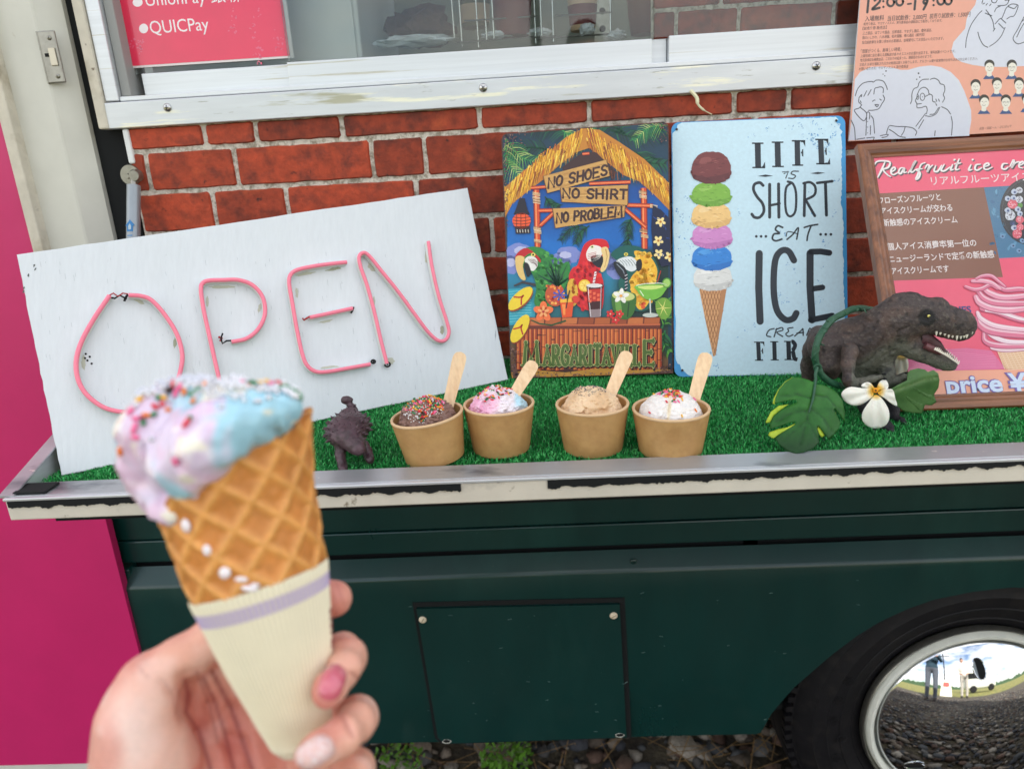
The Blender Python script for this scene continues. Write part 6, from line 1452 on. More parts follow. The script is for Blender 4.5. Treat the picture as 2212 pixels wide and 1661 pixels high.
for L, w, c in (([(960, 905), (1100, 920), (1400, 900)], 60, (240, 214, 222)), ([(880, 760), (900, 840), (1050, 880), (1400, 880)], 70, P1), ([(900, 735), (1000, 800), (1150, 840), (1400, 840)], 56, (244, 222, 230)), ([(820, 600), (860, 680), (1000, 740), (1400, 780)], 96, P1), ([(815, 540), (850, 600), (980, 670), (1200, 705), (1400, 715)], 62, (244, 206, 218)), ([(860, 500), (1000, 520), (1200, 590), (1400, 640)], 84, P1), ([(900, 520), (1050, 540), (1250, 600), (1400, 620)], 36, (246, 226, 232)),
                ([(800, 380), (840, 440), (960, 490), (1150, 510), (1400, 480)], 84, P2), ([(830, 330), (900, 400), (1050, 440), (1400, 440)], 80, P1), ([(880, 290), (950, 340), (1100, 380), (1400, 350)], 74, P2), ([(1000, 250), (1100, 300), (1250, 290), (1400, 310)], 62, P1), ([(690, 272), (780, 300), (860, 290), (950, 250), (1020, 290)], 50, P1), ([(760, 215), (860, 210), (960, 230), (1050, 290)], 52, P2), ([(800, 190), (870, 160), (960, 160), (1040, 220), (1100, 270)], 44, P1)): fold(L, w, c)
S.up()
for (bo, c) in ((.062, (120, 96, 170)), (.028, (214, 230, 250))):
    S.text('price ¥', (488 if bo < .05 else 482, 1375), (1330, 1340), 190, c, bo); S.up()
S.poly([(788, 1336), (802, 1322), (822, 1338), (808, 1352)], (60, 52, 60))
S.build('printed_sheet', menu, M_paper)
S = Sheet(FBL, fe, fu, .0002)
M_acr = M_glass.copy(); M_acr.name = 'clear cover sheet'
for _n in M_acr.node_tree.nodes:
    if _n.type == 'FRESNEL': _n.inputs['IOR'].default_value = 1.18
    if _n.type == 'BSDF_TRANSPARENT': _n.inputs['Color'].default_value = (.98, .98, .98, 1)
b = MB(); b.prism([FBL + fe * a + fu * c + fn * .0006 + fn * .0004 for a, c in ((.0145, .0145), (FW - .0145, .0145), (FW - .0145, FH - .0145), (.0145, FH - .0145))], fn * .0003); b.build('cover_sheet', M_acr, menu)
# the price strip runs down behind the lower frame side
# ------------------------------------------------------------------ paper cups with scoops, sprinkles and wooden spoons
M_kraft = mat('kraft paper', srgb((188, 148, 94)), 0.55, var=0.06, vscale=60, base2=srgb((178, 136, 84)), bump=.1, bscale=300, bdist=.0005)
M_kraftrim = mat('pale kraft rim', srgb((218, 184, 142)), 0.5, var=0.04, vscale=80)
M_birch = mat('birch wood', srgb((236, 206, 166)), 0.55, var=0.06, vscale=30, stretch=(6, 6, .6), base2=srgb((226, 190, 148)), bump=.1, bscale=300)
M_ice = mat('ice cream', (1, 1, 1), 0.42, vcol=True, var=.05, vscale=160, bump=.35, bscale=420, bdist=.0012, sss=.25, sss_r=(1, .8, .7), sss_s=.003)
SPK = [mat('sugar sprinkle', srgb(c), .35, sss=.2, sss_s=.001) for c in ((222, 40, 60), (240, 128, 30), (30, 128, 74), (244, 110, 160), (246, 190, 60), (60, 30, 26), (244, 242, 236))]
M_pearl = mat('white sugar pearl', srgb((236, 236, 236)), .2, coat=.5)
M_silver = mat('silver sugar pearl', srgb((226, 226, 230)), .15, metal=.5, coat=.5)
def rods(pts, L, r, mats, name, parent, kind='stuff'):
    """pts: (position, normal) pairs; short rods lying on the surface, one mesh with several colours"""
    V = []; F = []; MI = []; n = 6
    for (p, nn) in pts:
        nn = Vector(tuple(nn)); a = Vector((random.uniform(-1, 1), random.uniform(-1, 1), random.uniform(-1, 1))); t = (a - nn * a.dot(nn)).normalized(); t = (t + nn * random.uniform(-.25, .35)).normalized(); u = t.orthogonal().normalized(); w = t.cross(u); c = Vector(tuple(p)) + nn * r * .7
        k = len(V); ll = L * random.uniform(.75, 1.15) / 2; mi = random.randrange(len(mats))
        for (s_, rr) in ((-1, .55), (-.86, 1), (.86, 1), (1, .55)):
            for j in range(n): a_ = 6.283 * j / n; V.append(c + t * ll * s_ + (u * math.cos(a_) + w * math.sin(a_)) * r * rr)
        for q in range(3):
            for j in range(n): F.append((k + q * n + j, k + q * n + (j + 1) % n, k + (q + 1) * n + (j + 1) % n, k + (q + 1) * n + j)); MI.append(mi)
        F.append(tuple(k + j for j in reversed(range(n)))); MI.append(mi); F.append(tuple(k + 3 * n + j for j in range(n))); MI.append(mi)
    o = link(name, mesh_np(name, V, F, True, MI), parent, mats); o['kind'] = kind; return o
def pearls(pts, r, m, name, parent):
    b = MB()
    for (p, nn) in pts: b.ball(np.array(p) + np.array(nn) * r * .5, r * random.uniform(.8, 1.15), 1)
    o = b.build(name, m, parent, True); o['kind'] = 'stuff'; return o
def cup(rim, rx, low, base_r, tilt, colour, label, seed):
    """rim: picture centre of the rim; low: lowest picture point of the base"""
    f = onZ(low[0], low[1], TZ - .0005); yc = f[1] + base_r; xc = onZ(low[0], low[1], TZ)[0] + .0
    rc = onY(rim[0], rim[1], yc); dep = (ROT.T @ (rc - CAM))[2]; R = rx * dep / FPX; H = rc[2] - TZ
    xb = xc if abs(tilt) > 0 else (xc * .5 + rc[0] * .5)
    c0 = np.array([xb, yc, TZ - .0008]); ax = np.array([rc[0] - xb if abs(tilt) > 0 else 0, 0, H]); ax /= np.linalg.norm(ax)
    if tilt: ax = np.array([-math.sin(R_(tilt)), 0, math.cos(R_(tilt))]); c0 = rc - ax * H; c0[2] = max(c0[2], TZ - .001)
    t = thing('paper_cup', label, 'paper cup', tuple(c0), 'kraft paper cups in a row on the turf')
    b = MB(); th = .0006
    b.lathe([(.0001, .003), (base_r - .002, .003), (base_r - .0015, 0), (base_r, 0), (base_r + (R - base_r) * .97, H - .001), (R - .0008, H - .0006)], 64, c0, ax)
    b.lathe([(R - .0022, H - .001), (base_r - th, .004), (.0001, .004)], 64, c0, ax); b.build('cup_wall', M_kraft, t, True, 50)
    b = MB(); ring = []; q = Vector((0, 0, 1)).rotation_difference(Vector(tuple(ax)))
    for k in range(64): a = 6.2832 * k / 64; ring.append(Vector(tuple(c0)) + q @ Vector(((R - .0011) * math.cos(a), (R - .0011) * math.sin(a), H - .0007)))
    b.tube(ring, .00135, 8, True); b.build('rolled_rim', M_kraftrim, t, True, 60)
    return c0, ax, R, H
def scoop(c0, ax, R, H, name_label, colfn, r, up, off, seed, groove=(), rough=1.0):
    c = c0 + ax * (H - up) + np.array([off[0], off[1], 0]); h = .0006
    F = Field(c - r * 1.35, c + r * 1.35, h); F.ell(c, (r, r * .97, r * .92), 0)
    rs = np.random.RandomState(seed)
    F.ell(c - ax * r * .55, (r * 1.12, r * 1.10, r * .45), .004)
    for g in groove:     # folds: curved cuts across the scoop
        pts = [c + np.array(p) * r for p in g]
        for a, b_ in zip(pts, pts[1:]): F.cap(a, b_, .0017, .0013, .0024, sub=True)
    F.disp(lambda P: .0009 * rough * vnoise(P, 160, seed) + .0006 * rough * vnoise(P * np.array([1, 1, 2.2]), 380, seed + 1) + .00035 * rough * vnoise(P, 900, seed + 2))
    # keep inside the cup wall
    V, Q = F.mesh(1)
    q = V - c0; hgt = q @ ax; rad = q - hgt[:, None] * ax; rr = np.linalg.norm(rad, axis=1); base = R * .78
    lim = (base + (R - base) * np.clip(hgt / H, 0, 1)) - .0025; m = (rr > lim) & (hgt < H); V[m] = (c0 + hgt[m][:, None] * ax + rad[m] * (lim[m] / rr[m])[:, None])
    t = thing('ice_cream_scoop', name_label, 'ice cream', tuple(c), 'scoops of ice cream in paper cups')
    link('scoop', mesh_np('scoop', V, Q, True, col=colfn(V, c, r)), t, M_ice)
    return t, F, c
def on_surface(F, c, r, n, spread, seed, centre=(0, 0), d=(0, .25, -1)):
    rs = np.random.RandomState(seed); out = []
    for _ in range(n):
        a = rs.uniform(0, 6.28); q = spread * r * math.sqrt(rs.rand()); p = c + np.array([centre[0] * r + q * math.cos(a), centre[1] * r + q * math.sin(a) - .25 * r, r * 1.3])
        s_ = F.march(p, d, r * 2.6)
        if s_ is not None: out.append((s_, F.grad(s_)))
    return out
def spoon(top, bot, ytop, ybot, w, label):
    a, b_ = onY(*top, ytop), onY(*bot, ybot); d = b_ - a; L = np.linalg.norm(d); d /= L; b2 = b_ + d * .02; L += .02
    view = a - CAM; s_ = np.cross(d, view); s_ /= np.linalg.norm(s_); nn = np.cross(s_, d); P = []
    prof = [(0, 0), (.0012, .30), (.0030, .42), (.006, .49), (.012, .5), (.022, .46), (L * .7, .40), (L, .42)]
    pts = [(l, k * w) for l, k in prof] + [(l, -k * w) for l, k in reversed(prof[1:])]
    b = MB(); b.prism([a + d * (l) + s_ * k - nn * .0007 for l, k in pts], nn * .0014, .0003)
    o = b.build('wooden_spoon', M_birch, None, True, 40); tag(o, label, 'spoon', 'wooden spoons standing in the scoops'); recentre(o)
C1 = cup((921.8, 894), 79, (932, 1013), .0262, 5.5, 0, 'kraft paper cup with the chocolate scoop, leaning slightly, leftmost of the row', 1)
C2 = cup((1074, 868.5), 77, (1084, 990), .0258, 0, 0, 'kraft paper cup with the pink and blue swirled scoop, touching the chocolate cup', 2)
C3 = cup((1282, 868), 79, (1284, 989.5), .0262, 0, 0, 'kraft paper cup with the tan caramel scoop', 3)
C4 = cup((1456, 878), 83, (1455, 996), .0272, 0, 0, 'kraft paper cup with the white scoop, rightmost of the row', 4)
def flat(c, c2, s_, seed):
    return lambda V, cc, r: lerp3(srgb(c), srgb(c2), smoothstep(-.3, .5, vnoise(V, s_, seed)))
t, F, c = scoop(*C1, 'chocolate ice cream scoop heaped with coloured sprinkles and white pearls', flat((132, 100, 88), (92, 62, 54), 120, 1), .0262, .010, (-.0005, -.001), 3,
    groove=[[(-.05, -1, .1), (.0, -.85, .5), (-.05, -.6, .75)], [(.35, -.95, .1), (.42, -.75, .5)], [(-.6, -.8, .1), (-.5, -.6, .6)]], rough=2.3)
s_ = on_surface(F, c, .0262, 150, .66, 4, (-.05, -.05)); rods(s_, .0038, .00068, SPK[:5] + [SPK[2], SPK[0]], 'sprinkles', t)
pearls(on_surface(F, c, .0262, 170, .7, 5, (-.05, -.1)) + on_surface(F, c, .0262, 30, .25, 6, (-.25, -.55)) + on_surface(F, c, .0262, 12, .2, 7, (.3, -.5)), .00058, M_pearl, 'sugar_pearls', t)
def swirl(V, cc, r):
    n = vnoise(V * np.array([1, 1, .6]), 90, 5) + (V[:, 0] - cc[0]) / r * .8
    a = lerp3(srgb((240, 178, 208)), srgb((240, 230, 236)), smoothstep(-.9, -.2, n)); return a * (1 - smoothstep(.1, .7, n))[:, None] + np.array(srgb((186, 222, 236))) * smoothstep(.1, .7, n)[:, None]
t, F, c = scoop(*C2, 'pink white and blue swirled scoop with sprinkles', swirl, .0258, .010, (-.001, 0), 8, groove=[[(-.6, -.8, .0), (-.45, -.6, .55), (-.3, -.3, .9)], [(.3, -.95, .1), (.35, -.6, .7)]], rough=1.9)
s_ = on_surface(F, c, .0258, 70, .62, 9, (-.05, .1)); rods(s_, .0038, .00068, SPK[:6], 'sprinkles', t); pearls(on_surface(F, c, .0258, 170, .66, 10, (-.05, .1)), .0006, M_pearl, 'sugar_pearls', t)
t, F, c = scoop(*C3, 'tan caramel scoop with a deep fold and silver pearls on top', flat((234, 204, 166), (220, 184, 142), 90, 2), .0268, .0105, (-.001, .0), 13,
    groove=[[(-.95, -.3, -.05), (-.75, -.62, .12), (-.45, -.85, .22), (-.3, -.85, .35), (-.2, -.75, .5)], [(-.1, -.9, .35), (.2, -.85, .42), (.5, -.7, .35)]], rough=1.4)
pearls(on_surface(F, c, .0268, 190, .55, 14, (-.05, .15)), .00042, mat('fine silver pearl', srgb((120, 120, 126)), .25, metal=.4), 'sugar_pearls', t)
t, F, c = scoop(*C4, 'smooth white scoop with a few bright sprinkles', lambda V, cc, r: lerp3(srgb((236, 232, 228)), srgb((226, 206, 150)), .6 * smoothstep(.86, .99, 1 - np.abs((V[:, 0] - cc[0]) / r + .35 - .3 * (V[:, 2] - cc[2]) / r) * 2) * (V[:, 2] > cc[2] - .3 * r)), .0278, .0115, (0, .0), 17,
    groove=[[(-.45, -.9, .0), (-.4, -.8, .35), (-.2, -.55, .72)]], rough=1.0)
s_ = on_surface(F, c, .0278, 46, .32, 18, (-.05, .15)) + on_surface(F, c, .0278, 14, .2, 19, (.1, -.25)) + on_surface(F, c, .0278, 9, .9, 20); rods(s_, .0038, .0007, SPK[:6] + [SPK[3]], 'sprinkles', t)
spoon((996, 760), (966, 884), -.285, -.303, .0125, 'wooden spoon standing in the chocolate scoop'); spoon((1155, 781), (1112, 850), -.272, -.295, .0125, 'wooden spoon standing in the pink and blue scoop')
spoon((1357, 759), (1317, 855), -.270, -.292, .0128, 'wooden spoon standing in the tan caramel scoop'); spoon((1527, 762), (1499, 862), -.280, -.300, .0130, 'wooden spoon standing in the white scoop')
# ------------------------------------------------------------------ waffle cone held in front of the camera
M_waffle = mat('waffle', (1, 1, 1), 0.5, vcol=True, var=.12, vscale=120, bump=.3, bscale=500, bdist=.0008, sss=.12, sss_r=(1, .5, .2), sss_s=.002)
M_sleeve = mat('ribbed paper sleeve', (1, 1, 1), 0.6, vcol=True, var=.02, vscale=60)
CD = 0.285; K = CD / FPX
A0 = kc(564, 1257, CD); ad = np.array([.25, 1.0, .03]); ad /= np.linalg.norm(ad)       # downwards along the cone
fwd = -A0 / np.linalg.norm(A0); fwd = fwd - ad * (fwd @ ad); fwd /= np.linalg.norm(fwd); rgt = np.cross(ad, fwd); 
if rgt[0] < 0: rgt = -rgt
def cone_r(t):   # t in picture px below A0
    return np.interp(t, [-420, -335, -171, -100, 0, 160, 255, 348, 370, 380], [206, 203, 165, 160, 150, 116, 90, 66, 50, 22]) * K * .92
def cone_pt(th, t, dr=0.0):
    r = cone_r(t) + dr; return A0 + ad * (t * K) + (fwd * np.cos(th) + rgt * np.sin(th)) * r
conet = thing('ice_cream_cone', 'melting pastel ice cream in a waffle cone with a cream and purple paper sleeve', 'ice cream cone', tuple(cam2w(cone_pt(0, 380))))
def sleeve_top(th): return -8 - 9 * math.cos(th)
TOPX = [R_(a) for a in (-180, -140, -110, -90, -60, -30, -8, 0, 10, 20, 35, 48, 55, 68, 80, 100, 140, 180)]
TOPY = [-300, -240, -195, -180, -215, -258, -286, -297, -309, -313, -297, -306, -322, -328, -337, -340, -330, -300]
def waffle():
    nt, nth = 190, 420; V = []; C = []
    ths = np.linspace(-math.pi, math.pi, nth, endpoint=False); base = np.array(srgb((206, 132, 62))); dark = np.array(srgb((170, 96, 36))); lite = np.array(srgb((236, 172, 94)))
    G = []
    for th in ths:
        top = np.interp(th, TOPX, TOPY) + 6 * mnoise.noise(Vector((th * 9, 0, 1))) + 3 * mnoise.noise(Vector((th * 30, 4, 1)))
        ts = top + (300 - top) * np.linspace(0, 1, nt); r = cone_r(ts); u = (th + .35) * r; tt = ts * K
        d = .0118; w = .0018
        def ridge(x): 
            m = np.abs((x / d + .5) % 1 - .5) * d; return np.exp(-(m / w) ** 2)
        s1, s2 = ridge((u + tt) * .7071 + .003), ridge((u - tt) * .7071 + .001); rg = np.maximum(s1, s2)
        edge = np.exp(-((ts - top) * K / .0016) ** 2)
        dr = .0012 * rg + .0006 * edge + .0003 * np.array([mnoise.noise(Vector((th * 8, t * .05, 2))) for t in ts])
        uc = smoothstep(2, 12, ts - sleeve_top(th)); dr = dr * (1 - uc) - .0012 * uc
        P = A0 + ad * tt[:, None] + (fwd * math.cos(th) + rgt * math.sin(th)) * (r + dr)[:, None]
        G.append(P); c = base + (lite - base) * (rg * .75)[:, None] + (dark - base) * (edge * .6)[:, None]
        c = c * (1 + .12 * np.array([mnoise.noise(Vector((th * 3, t * .012, 5))) for t in ts]))[:, None]; C.append(c)
    G = np.array(G); C = np.array(C); inner = np.array([[G[i, 0] - (fwd * math.cos(ths[i]) + rgt * math.sin(ths[i])) * .0022] for i in range(nth)])
    inner2 = np.array([[A0 + ad * (-60 * K) + (fwd * math.cos(ths[i]) + rgt * math.sin(ths[i])) * (cone_r(-60) - .0026)] for i in range(nth)])
    G = np.concatenate([inner2, inner, G], 1); C = np.concatenate([C[:, :1], C[:, :1], C], 1); m = nt + 2
    idx = np.arange(nth * m).reshape(nth, m); nx_ = np.roll(idx, -1, 0); Fq = np.stack([idx[:, :-1], idx[:, 1:], nx_[:, 1:], nx_[:, :-1]], -1).reshape(-1, 4)
    return mesh_np('waffle', cam2w(G.reshape(-1, 3)), Fq, True, col=C.reshape(-1, 3))
link('waffle_shell', waffle(), conet, M_waffle)
def sleeve():
    nth, nt = 832, 170; G = []; C = []; cream = np.array(srgb((238, 230, 204))); pur = np.array(srgb((176, 158, 204)))
    for k in range(nth):
        th = -math.pi + 2 * math.pi * k / nth; top = sleeve_top(th); ts = top + (380 - top) * np.linspace(0, 1, nt) ** .9
        ribs = .00036 * math.cos(th * 80) * np.clip((360 - ts) / 60, 0, 1); P = A0 + ad * (ts * K)[:, None] + (fwd * math.cos(th) + rgt * math.sin(th)) * (cone_r(ts) + .0010 + ribs)[:, None]
        G.append(P); q = ts - top; b = ((q > 27) & (q < 56)).astype(float); sh = 1 + (.13 * math.cos(th * 80)); C.append((cream + (pur - cream) * b[:, None] * (.62 + .38 * math.cos(th * 80))) * sh)
    G = np.array(G); C = np.array(C); idx = np.arange(nth * nt).reshape(nth, nt); nx_ = np.roll(idx, -1, 0); Fq = np.stack([idx[:, :-1], idx[:, 1:], nx_[:, 1:], nx_[:, :-1]], -1).reshape(-1, 4)
    return mesh_np('paper_sleeve', cam2w(G.reshape(-1, 3)), Fq, True, col=C.reshape(-1, 3))
sl_ = link('paper_sleeve', sleeve(), conet, M_sleeve)
# a small vertical run of dark red print wrapping out of sight at the right
b = MB()
for i, (t, hgt) in enumerate(((96, 12), (112, 9), (126, 13), (143, 9), (158, 12), (172, 7))):
    for j in range(3): 
        th = R_(72 + j * 4); p = cam2w(cone_pt(th, t + j * 1.2, .0013)); q = cam2w(cone_pt(th, t + hgt - j, .0013)); b.tube([p, q], .00035, 5)
b.build('sleeve_print', mat('dark red print', srgb((150, 70, 66)), .6), sl_)['kind'] = 'stuff'
# ice cream
lo = kc(215, 780, .23); hi = kc(700, 1180, .36); lo = np.minimum(kc(215, 780, .36), kc(215, 780, .22)); hi = np.maximum(kc(700, 1170, .36), kc(700, 1170, .22)); lo[2] = .225; hi[2] = .345
IC = Field(lo, hi, .0011)
def B(px, py, d, r, k=.008): IC.ell(kc(px, py, d), (r * d / FPX * offax(px, py) ** .9,) * 3, k)
IC.ell(kc(462, 935, .283), (168 * K, 96 * K, 150 * K), .0)
IC.ell(kc(500, 1010, .285), (126 * K, 116 * K, 120 * K), .01)
for (x, y, d, r) in ((340, 950, .268, 74), (318, 1010, .270, 56), (332, 1052, .268, 44), (362, 1082, .266, 34), (400, 990, .256, 78), (400, 1045, .258, 40), (450, 955, .252, 70), (508, 905, .255, 56), (560, 892, .260, 50), (612, 880, .267, 44), (360, 885, .270, 52), (430, 862, .268, 44), (520, 862, .266, 46), (600, 868, .274, 46), (430, 1025, .252, 30), (462, 985, .250, 34), (385, 1105, .262, 20)): B(x, y, d, r)
IC.disp(lambda P: .0022 * vnoise(P * np.array([1, 1.5, 1]), 75, 3) + .0022 * (np.abs(vnoise(P * np.array([1.5, .8, 1]), 120, 4)) - .3) + .0006 * vnoise(P * np.array([1.5, .9, 1]), 300, 7) + .0003 * vnoise(P, 620, 6), .007)
V, Q = IC.mesh(1)
px_ = V[:, 0] / V[:, 2] * FPX + CX; py_ = V[:, 1] / V[:, 2] * FPX + CY
blue, lav, crm = np.array(srgb((168, 214, 230))), np.array(srgb((222, 206, 228))), np.array(srgb((246, 240, 220)))
wv = V + .006 * np.stack([vnoise(V, 60, 21), vnoise(V, 60, 22), vnoise(V, 60, 23)], -1); n1 = .6 * vnoise(wv * np.array([1.2, .55, 1]), 85, 8) + .4 * vnoise(wv * np.array([1.3, .6, 1]), 230, 9); n2 = .6 * vnoise(wv * np.array([1, .6, 1]), 95, 12) + .4 * vnoise(wv, 260, 13)
bl = smoothstep(-.2, .35, (px_ - 465) / 150 - (py_ - 950) / 400 + .9 * n1) ; bl = np.maximum(bl, smoothstep(.0, .3, n1) * smoothstep(1000, 1070, py_)); bl = np.maximum(bl, smoothstep(.15, .35, n1) * .75); lav = lerp3(lav, srgb((240, 232, 240)), smoothstep(-.1, .25, n2)); lav = lerp3(lav, srgb((232, 186, 214)), smoothstep(.1, .4, -n1) * .45)
col = lav * (1 - bl)[:, None] + blue * bl[:, None]; cr = smoothstep(.12, .30, n2) * .85; col = col * (1 - cr)[:, None] + crm * cr[:, None]
M_icebig = mat('melting ice cream', (1, 1, 1), 0.28, vcol=True, var=.03, vscale=60, bump=.2, bscale=260, bdist=.001, sss=.35, sss_r=(1, .8, .8), sss_s=.005, coat=.2)
icn = link('melting_scoop', mesh_np('melting_scoop', cam2w(V), Q, True, col=col), conet, M_icebig)
def ic_pt(px, py, r=0.0):
    o = kc(px, py, .215); s_ = IC.march(o, kc(px, py, .3) - o, .15)
    if s_ is None: return None
    g = IC.grad(s_); return cam2w(s_ + g * r), ROT @ g
# bright candy sprinkles, each one its own piece
SL = [(300, 905, 3, 17), (292, 925, 3, 16), (285, 890, 3, 13), (296, 945, 3, 14), (308, 905, 5, 12), (318, 898, 1, 13), (333, 897, 2, 10), (362, 845, 5, 15), (372, 842, 5, 11), (352, 876, 0, 12), (336, 880, 0, 12), (405, 915, 0, 15), (412, 905, 2, 8), (378, 830, 0, 14), (392, 838, 3, 12), (384, 850, 3, 15), (400, 848, 1, 10), (428, 845, 2, 14), (417, 852, 2, 12), (355, 862, 4, 10), (302, 866, 4, 12), (263, 975, 1, 14), (378, 995, 3, 12), (548, 825, 2, 14), (560, 830, 4, 10), (575, 828, 4, 11), (586, 832, 3, 10), (612, 838, 2, 17), (632, 846, 2, 17), (645, 858, 2, 13), (540, 838, 1, 10), (420, 868, 1, 9), (312, 915, 2, 9), (445, 832, 1, 9), (520, 828, 3, 9), (365, 888, 1, 8), (342, 862, 2, 9), (600, 826, 0, 9)]
def rod_mesh(L, r):
    b = MB(); b.lathe([(.0002, -L / 2), (r * .7, -L / 2 + r * .25), (r, -L / 2 + r * .8), (r, L / 2 - r * .8), (r * .7, L / 2 - r * .25), (.0002, L / 2)], 8, (0, 0, 0), (0, 0, 1)); return b.mesh('sprinkle', True, 60)
sm = {}
for (x, y, ci, L) in SL:
    h_ = None; yy = y
    for dy_ in range(0, 60, 4):
        h_ = ic_pt(x + (14 if x < 275 else 0) * (dy_ > 0), y + dy_)
        if h_ is not None: break
    if h_ is None: continue
    p, nn = h_; key = (ci, L)
    if key not in sm: me = rod_mesh(L * 1.5 * K * .95, .00085); me.materials.append(SPK[ci]); sm[key] = me
    a = Vector((random.uniform(-1, 1), random.uniform(-.4, .4), random.uniform(-1, 1))); nn = Vector(tuple(nn)); t = (a - nn * a.dot(nn)).normalized()
    if x < 275: t = Vector((.05, 0, 1))
    o = bpy.data.objects.new('sprinkle', sm[key]); COL.objects.link(o); o.parent = conet; o.location = Vector(tuple(p)) + nn * .0008 - world_loc(conet); o.rotation_mode = 'QUATERNION'; o.rotation_quaternion = Vector((0, 0, 1)).rotation_difference(t)
pp = []; rs = np.random.RandomState(4)
for _ in range(1500):
    x = rs.uniform(290, 655); y = 815 + rs.exponential(14) + 30 * max(0, (380 - x) / 90) ** 1.3 + (20 if x > 620 else 0)
    if len(pp) > 260: break
    h_ = ic_pt(x, y)
    if h_ is not None and rs.rand() < np.exp(-max(0, y - 850) / 30): pp.append(h_)
for (x, y) in ((508, 862), (480, 880), (560, 868), (597, 852), (330, 950), (512, 856)): 
    h_ = ic_pt(x, y)
    if h_: pp.append(h_)
pearls(pp, .00108, M_silver, 'sugar_pearls', icn)
# drips on the waffle
M_drip = mat('white melted drip', srgb((244, 236, 240)), .15, coat=.4, sss=.3, sss_s=.002)
def cone_hit(px, py):
    o = np.zeros(3); d = kc(px, py, 1.0); d /= np.linalg.norm(d)
    for t in np.linspace(.22, .34, 600):
        p = d * t; q = p - A0; tt = (q @ ad) / K; r = np.linalg.norm(q - ad * (tt * K))
        if r < cone_r(tt) + .0006: nn = (q - ad * (tt * K)); return p, nn / np.linalg.norm(nn)
    return None
for (x, y, r, sx, sy) in ((404, 1134, 11, 1, 1.3), (449, 1187, 10, .9, 1.2), (487, 1236, 11, 1.1, 1.15), (522, 1250, 7, 1.9, .8), (540, 1270, 9, 1.9, .7), (552, 1262, 6, 1.6, .6)):
    h_ = cone_hit(x, y)
    if h_ is None: continue
    p, nn = h_; w = cam2w(p); nw = Vector(tuple(ROT @ nn)); b = MB(); b.ball((0, 0, 0), r * K, 2, (sx, sy, .55)); me = b.mesh('drip', True, 80); me.materials.append(M_drip)
    o = bpy.data.objects.new('drip', me); COL.objects.link(o); o.parent = conet; o.location = Vector(tuple(w)) + nw * .0006 - world_loc(conet); o.rotation_mode = 'QUATERNION'; o.rotation_quaternion = Vector((0, 0, 1)).rotation_difference(nw)
# ------------------------------------------------------------------ the hand holding the cone: one continuous surface
HF = Field((-.195, .06, .235), (-.03, .27, .405), .0012)
thumb = [kr(300, 1560, .302, 100), kr(330, 1478, .304, 74), kr(395, 1425, .306, 52), kr(470, 1372, .311, 47), kr(585, 1325, .3215, 44), kr(680, 1296, .3235, 42), kr(722, 1292, .321, 40)]
HF.chain(thumb, .006)
HF.chain([kr(318, 1530, .304, 92), kr(318, 1640, .306, 122), kr(330, 1760, .315, 135), kr(330, 1900, .33, 130)], .008)
# palm and heel
HF.chain([kr(450, 1500, .338, 60), kr(520, 1640, .338, 105), kr(560, 1780, .335, 125), kr(480, 1920, .338, 140)], .012)
HF.chain([kr(400, 1520, .330, 60), kr(430, 1650, .332, 100), kr(450, 1800, .335, 130)], .010)
HF.chain([kr(560, 1520, .350, 70), kr(650, 1600, .350, 80), kr(690, 1720, .345, 85), kr(640, 1820, .342, 90)], .010)
HF.chain([kr(440, 1420, .326, 50), kr(470, 1480, .334, 62), kr(520, 1560, .342, 70)], .010)
# fingers: knuckle behind the cone, bending round its right side, tips pressed on the front
def finger(pts, k=.0035): HF.chain([kr(*p) for p in pts], k)
finger([(600, 1480, .345, 48), (690, 1430, .337, 44), (738, 1408, .318, 42), (752, 1420, .298, 41), (742, 1446, .283, 38), (716, 1484, .272, 36.5), (706, 1497, .270, 34)])
finger([(660, 1590, .348, 50), (740, 1560, .332, 47), (772, 1548, .305, 46), (768, 1560, .285, 44), (738, 1590, .270, 43), (690, 1620, .261, 40), (668, 1634, .259, 37)])
finger([(680, 1720, .345, 50), (745, 1690, .328, 46), (768, 1662, .305, 45), (766, 1676, .285, 44), (738, 1712, .272, 43), (690, 1752, .262, 40), (665, 1775, .262, 36)])
finger([(680, 1820, .345, 44), (740, 1800, .325, 40), (755, 1790, .300, 38), (745, 1820, .280, 37), (700, 1862, .268, 35), (680, 1880, .267, 32)])
# creases
def crease(pts, r=.0009, k=.0035):
    for a, b_ in zip(pts, pts[1:]):
        q = []
        for p in (a, b_):
            o = kc(p[0], p[1], .24); s_ = HF.march(o, kc(p[0], p[1], .3) - o, .2); q.append(s_)
        if q[0] is not None and q[1] is not None: HF.cap(q[0], q[1], r, r, k, sub=True)
crease([(400, 1468), (407, 1500), (401, 1538)], .0024, .006); crease([(404, 1536), (430, 1580), (455, 1650)], .0017, .005)
crease([(440, 1470), (466, 1520), (488, 1590), (505, 1655)], .0016); crease([(462, 1460), (500, 1530), (524, 1600), (545, 1660)], .0019, .004); crease([(425, 1452), (452, 1520), (470, 1600)], .0007)
crease([(756, 1452), (775, 1466)], .0006, .002); crease([(742, 1548), (760, 1590)], .0006, .002); crease([(418, 1466), (404, 1480)], .0010)
crease([(500, 1590), (512, 1650)], .0007); crease([(350, 1470), (372, 1500)], .0005)
HF.disp(lambda P: .00035 * vnoise(P, 150, 2) + .00012 * vnoise(P * np.array([1, 2.5, 1]), 500, 3))
V, Q = HF.mesh(2)
px_ = V[:, 0] / V[:, 2] * FPX + CX; py_ = V[:, 1] / V[:, 2] * FPX + CY
skin, pink, pale, red = [np.array(srgb(c)) for c in ((236, 178, 156), (212, 128, 114), (243, 214, 204), (188, 88, 84))]
n1 = vnoise(V, 45, 3); n2 = vnoise(V, 110, 5)
col = np.tile(skin, (len(V), 1))
